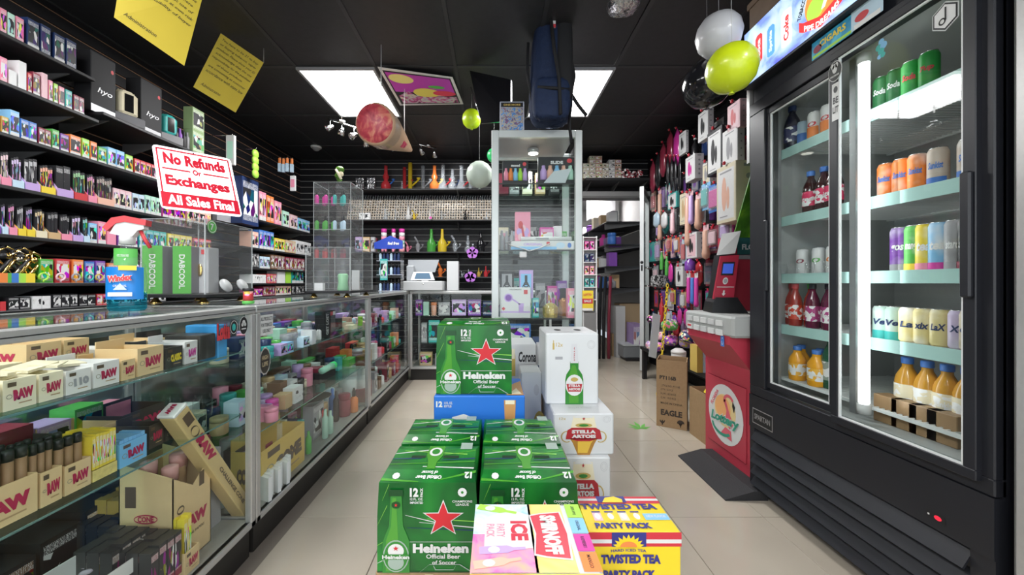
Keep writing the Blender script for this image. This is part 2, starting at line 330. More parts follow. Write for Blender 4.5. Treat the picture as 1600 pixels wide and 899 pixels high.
# ==== SHELVES ==============================================================
SH = mat('shelf_black', (.02, .02, .022), .5); BRK = mat('bracket_grey', (.12, .12, .12), .4)
def shelf(label, x0, x1, y0, y1, z, axis='x', th=.018):
    t = thing('wall_shelf', label, 'shelf', ((x0+x1)/2, (y0+y1)/2, z-th)); w, d = (x1-x0)/2, (y1-y0)/2
    MB().bbox((-w, -d, 0), (w, d, th), .003).obj('board', SH, t)
    n = 3
    for k in range(n):
        b = MB()
        if axis == 'x': y = -d+.08+(2*d-.16)*k/(n-1); b.prism([(-w, 0), (-w, -.09), (-w+.02, -.09), (w*.7, 0)], lambda u, v, t_: (u, y-.004+.008*t_, v))
        else: x = -w+.08+(2*w-.16)*k/(n-1); b.prism([(d, 0), (d, -.09), (d-.02, -.09), (-d*.7, 0)], lambda u, v, t_: (x-.004+.008*t_, u, v))
        b.obj('bracket', BRK, t)
    return t
XS = -2.25
lev = [2.21, 1.985, 1.75, 1.51, 1.284, 1.06, .93]
for i, z in enumerate(lev):
    a, b = .7, [2.02, 2.04, 2.98, 2.98, 2.98, 2.98, 2.98][i]
    shelf('long black shelf on the left slat wall, %s from the top, near run' % nth(i), XL+.001, XS, a, b, z)
shelf('black shelf on the left slat wall carrying the big display boxes', XL+.001, XS, 2.06, 2.95, 2.045)
lev2 = [1.665, 1.39, 1.20, 1.055, .93]
for i, z in enumerate(lev2): shelf('black shelf on the left slat wall near the corner, %s from the top' % nth(i), XL+.001, XS, 3.2, 4.4, z)
levb = [2.245, 1.855, 1.45, 1.135]
for i, z in enumerate(levb): shelf('black shelf on the back slat wall, %s from the top' % nth(i), -1.9, .95, 4.5, YB-.001, z, 'y')
# ==== GLASS SHOWCASES ======================================================
RAILD = mat('rail_dark', (.03, .03, .03), .5); DECK = mat('deck_grey', (.3, .29, .27), .5); KICK = mat('kick_black', (.02, .018, .016), .5)
GSH = glass('shelf_glass', (.86, .95, .92))
def showcase(label, x0, x1, y0, y1, shelves, h=.97, base=.13, back=True, front='x', sh_in=.05):
    t = thing('glass_showcase', label, 'showcase', ((x0+x1)/2, (y0+y1)/2, 0)); w, d = (x1-x0)/2, (y1-y0)/2; e = .026
    # base
    MB().box((-w+.01, -d+.01, 0), (w-.02, d-.01, base)).obj('kick_base', KICK, t)
    MB().box((-w+.01, -d+.01, base), (w-.008, d-.01, base+.012)).obj('deck', DECK, t)
    for sx in (-1, 1):
        for sy in (-1, 1): MB().bbox((sx*w-(e if sx > 0 else 0), sy*d-(e if sy > 0 else 0), base-.012), (sx*w+(0 if sx > 0 else e), sy*d+(0 if sy > 0 else e), h-.03), .003).obj('post', ALU, t)
    for nm, a, b in (('rail', (-w, -d, h-.028), (-w+e, d, h)), ('rail', (w-e, -d, h-.028), (w, d, h)), ('rail', (-w+e, -d, h-.028), (w-e, -d+e, h)), ('rail', (-w+e, d-e, h-.028), (w-e, d, h))): MB().bbox(a, b, .003).obj(nm, ALU, t)
    MB().box((w-.0005, -d+.003, h-.017), (w+.0008, d-.003, h-.0145)).box((-w+.003, -d-.0008, h-.017), (w-.003, -d+.0005, h-.0145)).obj('rail_groove', RAILD, t)
    MB().bbox((w-e, -d, base-.012), (w, d, base+.012), .003).obj('bottom_rail', ALU, t); MB().bbox((-w+e, -d, base-.012), (w-e, -d+e, base+.012), .003).obj('bottom_rail', ALU, t)
    MB().box((-w+.004, -d+.004, h-.0005), (w-.004, d-.004, h+.0055)).obj('glass_top', GL, t)
    MB().box((w-.014, -d+e, base+.012), (w-.009, d-e, h-.028)).obj('glass_front', GL, t)
    if front == 'x':
        MB().box((-w+e, -d+.008, base+.012), (w-e, -d+.012, h-.028)).obj('glass_side', GL, t)
    else: MB().box((-w+e, -d+.009, base+.012), (w-e, -d+.014, h-.028)).obj('glass_front', GL, t)
    if back:
        k = 2
        for i in range(k): MB().box((-w+.004+.006*i, -d+e+(2*d-2*e)*i/k, base+.02), (-w+.009+.006*i, -d+e+(2*d-2*e)*(i+1)/k, h-.03)).obj('sliding_door', mat('mirror_door', (.35, .38, .38), .12, .7), t)
    for z in shelves:
        g = MB().bbox((-w+.03, -d+.012, z-.007), (w-sh_in, d-.012, z), .002).obj('glass_shelf', GSH, t)
        MB().box((w-sh_in, -d+.012, z-.006), (w-sh_in+.0012, d-.012, z-.001)).obj('shelf_edge', mat('green_glass_edge', (.13, .24, .22), .2), t)
    return t
CX0, CX1 = -1.43, -.93
showcase('glass showcase counter nearest the camera, full of rolling paper cartons', CX0, CX1, .15, 1.396, [.554, .794])
showcase('middle glass showcase in the left counter row, with the black oval sticker', CX0, CX1, 1.4, 2.665, [.44, .73])
showcase('far glass showcase in the left counter row, against the register corner', CX0, CX1, 2.67, 3.95, [.42, .70])
showcase('rear glass showcase below the register, facing the aisle', -.925, .62, 3.9, 4.35, [.40, .70], front='y', back=False)
# ==== TOWER SHOWCASE =======================================================
tx0, tx1, ty0, ty1, th = -.022, .6, 2.45, 2.93, 2.105
PA = mat('tower_aluminium', (.62, .66, .65), .35, .25)
t = thing('tower_showcase', 'tall glass tower showcase in the middle of the shop, with pale metal frame', 'showcase', ((tx0+tx1)/2, (ty0+ty1)/2, 0)); w, d = (tx1-tx0)/2, (ty1-ty0)/2
MB().box((-w, -d+.01, 0), (w, d, .3)).obj('base_cabinet', KICK, t)
for sx in (-1, 1):
    for sy in (-1, 1): MB().bbox((sx*w-(.05 if sx > 0 else 0), sy*d-(.03 if sy > 0 else 0), .0), (sx*w+(0 if sx > 0 else .05), sy*d+(0 if sy > 0 else .03), th), .004).obj('post', PA, t)
MB().bbox((-w+.05, -d, th-.05), (w-.05, -d+.03, th), .003).obj('rail', PA, t); MB().bbox((-w+.05, d-.03, th-.05), (w-.05, d, th), .003).obj('rail', PA, t)
MB().bbox((-w+.05, -d+.002, .3), (w-.05, -d+.03, .34), .003).obj('rail', PA, t)
MB().box((-w+.05, -d+.03, th-.03), (w-.05, d-.03, th-.01)).obj('top_panel', mat('tower_top', (.5, .48, .5), .3, .3), t)
MB().box((-w+.05, -d+.01, .34), (w-.05, -d+.015, th-.05)).obj('glass_front', GL, t)
for sx in (-1, 1): MB().box((sx*(w-.02)-.003, -d+.03, .34), (sx*(w-.02)+.003, d-.03, th-.03)).obj('glass_side', GL, t)
MB().box((-w+.05, d-.02, .34), (w-.05, d-.015, th-.05)).obj('glass_back', GL, t)
for z in (1.747, 1.287, .815): MB().bbox((-w+.02, -d+.02, z-.008), (w-.02, d-.02, z), .002).obj('glass_shelf', GSH, t); MB().box((-w+.05, -d+.018, z-.009), (w-.05, -d+.02, z)).obj('shelf_edge', RAILD, t)
lb = MB().lathe([(.04, 0), (.045, .03), (.03, .035)], (0, 0, th-.075), 16).obj('puck_light', ALU, t); MB().lathe([(.036, -.002), (.036, .001)], (0, 0, th-.075), 16).obj('bulb', mat('lamp_glow', (1, .95, .85), .5, emit=12), lb)
l = bpy.data.lights.new('tower_puck', 'SPOT'); l.energy = 14; l.spot_size = 2.4; l.shadow_soft_size = .04; o = bpy.data.objects.new('tower_puck', l); COL.objects.link(o); o.location = ((tx0+tx1)/2, (ty0+ty1)/2, th-.09)

# ==== DRINKS COOLER (sliding doors) ========================================
FX, FY0, FY1, FZ = 1.30, .93, 1.825, 2.04
fr = thing('drinks_cooler', 'black two-door glass drinks cooler with lit sign header on the right', 'cooler', (FX, (FY0+FY1)/2, 0)); hy = (FY1-FY0)/2
FB = mat('cooler_black', (.014, .015, .02), .42, noise=.2, scale=6, bump=.02); FIN = mat('cooler_liner', (.42, .44, .43), .35)
yl = lambda y: y-(FY0+FY1)/2
b = MB()
b.box((.02, -hy, .06), (.73, hy, .53)).box((.02, -hy, 1.95), (.73, hy, FZ))                       # machine box, top
b.box((.02, -hy, .53), (.73, -hy+.03, 1.95)).box((.02, hy-.03, .53), (.73, hy, 1.95)).box((.70, -hy+.03, .53), (.73, hy-.03, 1.95))
b.obj('body', FB, fr)
li = MB(); li.box((.05, -hy+.03, .53), (.70, hy-.03, .545)).box((.05, -hy+.03, 1.93), (.70, hy-.03, 1.95)).box((.05, -hy+.03, .545), (.70, -hy+.045, 1.93)).box((.05, hy-.045, .545), (.70, hy-.03, 1.93)).box((.685, -hy+.045, .545), (.70, hy-.045, 1.93))
li.obj('liner', FIN, fr)
fm = MB(); z0, z1 = .545, 1.90       # face frame
fm.bbox((-.002, -hy, .50), (.03, hy, .545), .003).bbox((-.002, -hy, 1.90), (.03, hy, 1.96), .003).bbox((-.002, hy-.1, .545), (.03, hy, 1.90), .003).bbox((-.002, -hy, .545), (.03, -hy+.05, 1.90), .003)
fm.obj('face_frame', FB, fr)
def door(ya, yb, xo, za, zb, hand):
    g = MB(); s = .028
    g.bbox((xo, ya, za), (xo+.018, yb, za+s), .002).bbox((xo, ya, zb-s), (xo+.018, yb, zb), .002).bbox((xo, ya, za+s), (xo+.018, ya+s, zb-s), .002).bbox((xo, yb-s, za+s), (xo+.018, yb, zb-s), .002)
    dd = g.obj('sliding_door', FB, fr)
    q = MB(); e = .005
    q.box((xo+.004, ya+s, za+s), (xo+.012, yb-s, za+s+e)).box((xo+.004, ya+s, zb-s-e), (xo+.012, yb-s, zb-s)).box((xo+.004, ya+s, za+s+e), (xo+.012, ya+s+e, zb-s-e)).box((xo+.004, yb-s-e, za+s+e), (xo+.012, yb-s, zb-s-e))
    q.obj('gasket', mat('gasket_white', (.8, .82, .82), .4), dd)
    MB().box((xo+.006, ya+s, za+s), (xo+.010, yb-s, zb-s)).obj('pane', GL, dd)
    h = MB(); yy = yb-.014 if hand > 0 else ya+.014
    h.bbox((xo-.014, yy-.012, 1.02), (xo, yy+.012, 1.36), .004); h.obj('handle', FB, dd); return dd
door(yl(1.375), yl(1.735), .008, .555, 1.895, 1); door(yl(.955), yl(1.37), -.018, .53, 1.93, -1)
gr = MB().box((-.004, -hy, .335), (.02, hy, .498)).obj('kick_panel', FB, fr)
MB().box((.0, -hy, .05), (.02, -hy+.05, .335)).box((.0, hy-.03, .05), (.02, hy, .335)).box((.012, -hy+.05, .05), (.02, hy-.03, .335)).obj('grille_frame', FB, fr)
for i in range(5):
    z = .285-.055*i
    MB().prism([(-.022, z-.006), (-.017, z-.010), (.014, z+.040), (.010, z+.044)], lambda u, v, q: (u, -hy+.05+(2*hy-.08)*q, v)).obj('louvre', FB, fr)
for y in (-hy+.08, hy-.06):
    c = MB().box((.03, y-.02, .03), (.07, y+.02, .06)).obj('caster', BLACK, fr); MB().cyl((.05, y-.012, .025), (.05, y+.012, .025), .025, n=14).obj('wheel', mat('rubber', (.03, .03, .03), .7), c)
f = Face(fr, (-.0045, yl(1.800), .36), (0, -.13, 0), (0, 0, .075), .0006)
f.rect('name_plate', 0, 0, 1, 1, mat('plate_silver', (.5, .5, .5), .3, .6), 1).rect('name_plate', .03, .06, .97, .94, BLACK, 2).text('name_plate', 'SPARTAN', .5, .5, .78, .36, mat('plate_silver'), 3, .01).done()
f = Face(fr, (-.0045, yl(1.075), .36), (0, -.045, 0), (0, 0, .022), .0006)
f.rect('temperature_display', 0, 0, 1, 1, BLACK, 1).disc('temperature_display', .62, .5, .2, .3, mat('red_led', (.8, .02, .05), .5, emit=.6), 2).disc('temperature_display', .12, .5, .06, .12, WHITE, 2).done()
# header light box
hb = MB().box((-.03, -hy, FZ), (.5, hy, 2.32)).obj('header_box', FB, fr)
def picture(name, stops=(), rough=.35, scale=4, detail=3, emit=0, vor=False):
    if name in _m: return _m[name]
    m, t_, b_ = nt(name); tc = t_.nodes.new('ShaderNodeTexCoord'); n = t_.nodes.new('ShaderNodeTexNoise'); n.inputs['Scale'].default_value = scale; n.inputs['Detail'].default_value = detail; n.inputs['Distortion'].default_value = 1.2
    cr = t_.nodes.new('ShaderNodeValToRGB'); e = cr.color_ramp.elements
    t_.links.new(tc.outputs['Object'], n.inputs['Vector'])
    if vor:
        v = t_.nodes.new('ShaderNodeTexVoronoi'); v.inputs['Scale'].default_value = scale*2; t_.links.new(n.outputs['Color'], v.inputs['Vector']); v.inputs['Scale'].default_value = 7; t_.links.new(v.outputs['Distance'], cr.inputs[0])
    else: t_.links.new(n.outputs[0], cr.inputs[0])
    for i, (p_, c_) in enumerate(stops):
        q = e[i] if i < 2 else e.new(p_); q.position = p_; q.color = (*c_, 1)
    t_.links.new(cr.outputs[0], b_.inputs['Base Color']); b_.inputs['Roughness'].default_value = rough
    if emit: t_.links.new(cr.outputs[0], b_.inputs['Emission Color']); b_.inputs['Emission Strength'].default_value = emit
    _m[name] = m; return m
HS = picture('header_ice', [(.3, (.16, .2, .85)), (.8, (.95, .97, 1)), (.42, (.3, .45, .95)), (.55, (.6, .8, 1))], .3, 7, 5, .75)
EM = lambda n, c, e=.75: mat(n, c, .4, emit=e)
hp = Face(fr, (-.031, hy-.005, FZ+.01), (0, -1, 0), (0, 0, 1), .0008)   # u in metres from the far end, v up
Lh = 2*hy-.01
hp.rect('sign_panel', 0, 0, Lh, .265, HS, 1)
red, wh, lim = EM('sign_red', (.85, .05, .05)), EM('sign_white', (.95, .95, .97)), EM('sign_lime', (.5, .85, .1))
def can_art(u, v, w_, h_, c, txt, ang=0): hp.poly('sign_art', [(u-w_/2, v), (u-w_/2+.01, v-.008), (u+w_/2-.01, v-.008), (u+w_/2, v), (u+w_/2, v+h_), (u+w_/2-.012, v+h_+.012), (u-w_/2+.012, v+h_+.012), (u-w_/2, v+h_)], c, 2); hp.text('sign_art', txt, u, v+h_/2, h_*.8, w_*.5, wh if c is not wh else red, 3, .02, 0, 90)
can_art(.10, .075, .045, .115, red, 'Coca'); can_art(.175, .06, .045, .12, EM('sign_blue', (.15, .45, .9)), 'Sprite'); can_art(.262, .05, .055, .135, wh, 'Coke')
hp.disc('sign_art', .43, .115, .075, .085, EM('sign_orange', (.95, .35, .08)), 2, 24).disc('sign_art', .405, .095, .04, .045, lim, 3).disc('sign_art', .455, .14, .04, .04, lim, 3)
hp.poly('sign_art', [(.41, .17), (.45, .12), (.43, .07), (.445, .07), (.47, .12), (.435, .18)], wh, 4)
hp.poly('sign_ribbon', [(.33, .05), (.35, .035), (.43, .004), (.51, .035), (.53, .05), (.53, .09), (.51, .075), (.43, .046), (.35, .075), (.33, .09)], red, 5)
hp.text('sign_ribbon', 'PIPE DREAMS', .43, .022, .15, .024, wh, 6, .02, arc=1.1); hp.text('sign_art', 'TOBACCO', .345, .14, .09, .02, mat('ink_black', PAL['black']), 6, .02, 0, 70); hp.done()
ft = Face(fr, (-.0032, hy-.36, 1.965), (0, -.27, .0), (0, 0, .075), .0006)
ft.rect('poster_strip', 0, 0, .62, .95, picture('strip_blue', [(.3, (.02, .2, .4)), (.7, (.1, .6, .8)), (.5, (.02, .35, .6))], .4, 20), 1).rect('poster_strip', .02, .05, .6, .2, M_('lime'), 2).text('poster_strip', 'CIGARS', .33, .6, .4, .34, M_('yellow'), 3, .02).rect('poster_strip', .6, .05, 1, 1.1, M_('pale blue'), 2).disc('poster_strip', .74, .5, .09, .2, M_('red'), 3).disc('poster_strip', .1, .45, .07, .2, M_('maroon'), 3).rect('poster_strip', .64, .06, .97, .28, M_('white'), 3).done()
# round stickers on the doors
st = Face(fr, (-.020, yl(1.372), 1.62), (0, -.05, 0), (0, 0, 1), .0008)
st.disc('door_sticker', .5, .235, .55, .038, WHITE, 1).disc('door_sticker', .5, .235, .5, .035, BLACK, 2).disc('door_sticker', .5, .245, .2, .018, WHITE, 3).disc('door_sticker', .35, .255, .12, .01, WHITE, 3).disc('door_sticker', .65, .255, .12, .01, WHITE, 3).text('door_sticker', 'PIPE DREAMS', .5, .218, .7, .007, WHITE, 3, .02)
st.rect('door_sticker', .25, .05, .85, .19, WHITE, 1).text('door_sticker', 'BE', .55, .125, .42, .025, BLACK, 2, .02).text('door_sticker', 'LIT', .55, .09, .46, .025, BLACK, 2, .02).disc('door_sticker', .55, .165, .16, .012, BLACK, 2).done()
st = Face(fr, (-.0105, yl(1.06), 1.78), (0, -.07, 0), (0, 0, .085), .0008)
hexa = lambda r: [(.5+r*math.cos(R(60*k+30)), .5+r*math.sin(R(60*k+30))) for k in range(6)]
st.poly('hexagon_sticker', hexa(.5), WHITE, 1).poly('hexagon_sticker', hexa(.46), BLACK, 2).poly('hexagon_sticker', hexa(.40), WHITE, 3).ring('hexagon_sticker', .42, .36, .12, .12, .05, BLACK, 4).rect('hexagon_sticker', .5, .36, .56, .8, BLACK, 4).done()
st = Face(fr, (-.0105, yl(1.22), 1.80), (0, -.05, 0), (0, 0, .08), .0008)
for k, (u, v, r_) in enumerate([(.5, .8, .18), (.35, .6, .2), (.65, .6, .22), (.5, .4, .2), (.4, .2, .14), (.62, .22, .16)]): st.disc('splash_sticker', u, v, r_, r_*.7, M_('teal' if k % 2 else 'sky blue'), 1+k*.3, 10)
st.done()
# inner shelves
CSH = [1.70, 1.375, 1.10, .855, .60]
SHW = mat('wire_white', (.75, .78, .77), .35); MINT = mat('price_channel', (.42, .66, .62), .35)
for i, z in enumerate(CSH):
    s = MB(); s.box((.10, -hy+.05, z-.012), (.112, hy-.05, z)).box((.64, -hy+.05, z-.012), (.652, hy-.05, z))
    for k in range(42): y = -hy+.06+(2*hy-.12)*k/41; s.box((.112, y-.0022, z-.006), (.64, y+.0022, z))
    so = s.obj('wire_shelf', SHW, fr)
    if i != 4: MB().box((.094, -hy+.05, z-.042), (.099, hy-.05, z+.003)).obj('price_channel', MINT, so)
for y in (hy-.075, -hy+.09, .0): MB().box((.075, y-.012, .56), (.09, y+.012, 1.92)).obj('shelf_post', mat('post_grey', (.3, .31, .31), .4, .5), fr)
ty = yl(1.315)
tb = MB().cyl((.055, ty, .62), (.055, ty, 1.88), .016, n=14).obj('light_tube', mat('tube_glow', (.95, .98, 1), .5, emit=4.5), fr)
for z in (.60, 1.885): MB().cyl((.055, ty, z-.02), (.055, ty, z+.015), .02, n=14).obj('tube_cap', WHITE, tb)
area('tube_light', (FX+.10, 1.40, 1.25), (.05, 1.25), .28, (R(90), 0, R(-60))); area('tube_light', (FX+.10, 1.24, 1.25), (.05, 1.25), .25, (R(90), 0, R(-130)))
# second cooler at the right edge of the frame
t = thing('open_cooler', 'silver framed cooler cut off by the right edge of the picture', 'cooler', (FX+.02, .58, 0))
MB().box((.03, -.32, .0), (.7, .32, 2.1)).obj('body', mat('cooler_dark', (.03, .03, .035), .5), t)
g = MB(); g.bbox((-.02, .27, .05), (.03, .325, 2.05), .012).bbox((-.02, -.32, .05), (.03, -.27, 2.05), .012).bbox((-.02, -.27, .05), (.03, .27, .13), .012).bbox((-.02, -.27, 1.97), (.03, .27, 2.05), .012); g.obj('door_frame', ALU, t)
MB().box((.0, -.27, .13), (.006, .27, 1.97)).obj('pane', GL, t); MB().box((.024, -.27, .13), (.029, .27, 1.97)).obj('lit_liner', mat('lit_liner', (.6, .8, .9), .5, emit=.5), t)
# ==== LOTTERY KIOSK ========================================================
KR = mat('kiosk_red', (.50, .045, .075), .4, noise=.08, scale=3); KG = mat('kiosk_grey', (.42, .43, .42), .45)
k0, k1 = 1.86, 2.26
kt = thing('lottery_stand', 'red lottery play stand with a white round emblem and grey top', 'stand', (1.33, 2.06, 0)); kl = lambda y: y-2.06
body = MB(); prof = [(.02, .0), (.32, .0), (.32, .80), (-.10, .80), (-.10, .74), (.0, .58), (.0, .10), (.02, .10)]
prof = [(0, 0), (.5, 0), (.5, .78), (-.11, .78), (-.11, .735), (0, .60)]
body.prism(prof, lambda u, v, q: (u, kl(k0)+(k1-k0)*q, v)); body.obj('cabinet', KR, kt)
MB().bbox((-.115, kl(k0)-.03, .775), (.5, kl(k1)+.03, .885), .012).obj('counter_top', KG, kt)
for k in range(5):
    y = kl(2.225-.072*k)
    for z in (.845, .795):
        MB().box((-.122, y-.026, z-.018), (-.112, y+.026, z+.012)).obj('slip_holder', WHITE if (k+int(z*100)) % 3 else mat('ink_pale_grey', (.6, .6, .6)), kt)
MB().box((-.1225, kl(2.225)-.02, .793), (-.1221, kl(2.225)+.02, .805)).obj('red_label', M_('red'), kt)
MB().bbox((-.006, kl(k0)+.03, .10), (.0, kl(k1)-.03, .50), .003).obj('door_panel', KR, kt)
f = Face(kt, (-.007, kl(2.235), .13), (0, -.35, 0), (0, 0, .345), .0006)
GRN = mat('logo_green', (.03, .3, .2), .45)
f.disc('emblem', .5, .5, .44, .49, WHITE, 1, 32).disc('emblem', .5, .56, .27, .27, mat('logo_cream', (.8, .62, .3), .5), 2, 24).disc('emblem', .45, .60, .2, .2, mat('logo_peach', (.85, .42, .16), .5), 3, 24)
f.ring('emblem', .60, .74, .13, .12, .05, mat('logo_pink', (.7, .12, .16), .5), 4, 20, 20, 200).poly('emblem', [(.47, .74), (.53, .76), (.62, .56), (.72, .40), (.62, .30), (.52, .44), (.55, .58)], mat('logo_pink'), 4).poly('emblem', [(.70, .78), (.76, .70), (.73, .60), (.69, .70)], BLACK, 5).poly('emblem', [(.40, .16), (.68, .12), (.66, .28), (.52, .30)], mat('logo_pink'), 4)
f.ring('emblem', .42, .28, .26, .16, .05, GRN, 5, 20, 180, 330)
f.text('emblem_lettering', 'Lottery', .50, .40, .74, .22, WHITE, 6, .06, .25, 4).text('emblem_lettering', 'Lottery', .50, .40, .72, .20, GRN, 7, .025, .25, 4).text('emblem_lettering', 'FLORIDA', .24, .72, .34, .06, mat('logo_pink'), 6, .02, 0, 58).done()
f = Face(kt, (-.113, kl(1.93), .72), (0, -.03, 0), (.0, 0, .055), .0006); f.rect('access_sticker', 0, 0, 1, 1, M_('blue'), 1).disc('access_sticker', .5, .8, .12, .08, WHITE, 2).ring('access_sticker', .5, .35, .28, .2, .07, WHITE, 2, 14, 120, 400).done()
# raised red back board and signs
MB().box((.085, kl(k1)-.02, .8855), (.62, kl(k1)+.01, 1.34)).obj('back_board', KR, kt)
f = Face(kt, (.10, kl(k1)-.025, .80), (.5, 0, 0), (0, 0, .7), .0012)
f.rect('game_poster', .16, .62, 1, .78, mat('poster_teal', (.03, .13, .13), .5), 2).text('game_poster', 'FLORIDA LOTTERY', .58, .69, .72, .05, M_('white'), 3, .02).text('game_poster', 'THANK YOU FOR PLAYING', .58, .75, .5, .018, M_('white'), 3).rect('game_poster', .16, .58, 1, .615, M_('grey'), 2).done()
g = MB(); g.prism([(.155, 1.341), (.62, 1.341), (.62, 1.96), (.34, 1.86), (.27, 1.75)], lambda u, v, q: (u, kl(k1)-.03+.008*q, v)); g.obj('scratch_poster', picture('poster_green', [(.35, (.01, .04, .01)), (.8, (.35, .6, .03)), (.55, (.08, .25, .02))], .4, 5), kt)
f = Face(kt, (.22, kl(k1)-.031, 1.40), (.4, 0, 0), (0, 0, .5), .001)
for u, v in ((.45, .3), (.6, .5), (.75, .75), (.3, .12)): f.poly('scratch_print', [(u, v), (u+.03, v+.02), (u+.12, v+.22), (u+.08, v+.20)], M_('yellow'), 2)
f.done()
# terminal on the kiosk
tt = thing('ticket_checker', 'red and black ticket checker with small blue screen on the lottery stand', 'terminal', (1.345, 2.13, .8855), R(-12))
MB().prism([(-.075, 0), (.115, 0), (.07, .07), (.06, .09), (-.05, .09), (-.065, .06)], lambda u, v, q: (u, -.07+.14*q, v)).obj('foot', mat('black_plastic', (.015, .015, .017), .35), tt)
MB().prism([(-.055, .0), (.05, .0), (.085, .255), (-.02, .255)], lambda u, v, q: (u+.0, -.03+.08*q-.0, v+.085)).obj('housing', mat('black_plastic'), tt)
MB().prism([(-.062, .08), (.045, .09), (.078, .335), (-.018, .33)], lambda u, v, q: (u, -.045+.018*q+(.33-v)*-.05, v)).obj('face_plate', mat('terminal_red', (.45, .03, .06), .3), tt)
f = Face(tt, (-.062, -.0595, .08), (.107, 0, .0), (.036, .0125, .25), .001)
f.rect('screen', .2, .55, .8, .86, BLACK, 1).rect('screen', .25, .59, .75, .82, mat('blue_screen', (.05, .1, .5), .3, emit=.5), 2).disc('button', .46, .42, .13, .08, WHITE, 1).disc('button', .46, .42, .09, .055, M_('grey'), 2).rect('line', .08, .27, .92, .285, WHITE, 1).poly('arrow', [(.42, .2), (.42, .13), (.36, .13), (.46, .07), (.56, .13), (.50, .13), (.50, .2)], WHITE, 1).done()
tag(MB().add([(1.30, 2.10, 1.222), (1.395, 2.08, 1.232), (1.47, 2.14, 1.37), (1.375, 2.17, 1.355)], [(0, 1, 2, 3)]).add([(1.30, 2.10, 1.2205), (1.395, 2.08, 1.2305), (1.47, 2.14, 1.3685), (1.375, 2.17, 1.3535)], [(3, 2, 1, 0)]).obj('paper_sheet', WHITE), 'white sheet of paper leaning up from the top of the ticket checker', 'paper')
tag(MB().bbox((-.03, -.012, 0), (.03, .012, .07), .002).obj('card_box', OBL, None, (1.52, 2.05, .886), R(20), PAL['lime']), 'small printed card pack behind the ticket checker on the lottery stand', 'card pack')
# floor ramp mat
tag(MB().prism([(1.12, .0), (1.12, .006), (1.26, .045), (1.328, .045), (1.328, 0)], lambda u, v, q: (u, 1.74+.45*q, v)).obj('ramp_mat', mat('rubber_mat', (.025, .025, .028), .7, bump=.3, scale=200)), 'black rubber ramp mat on the floor in front of the lottery stand', 'mat')
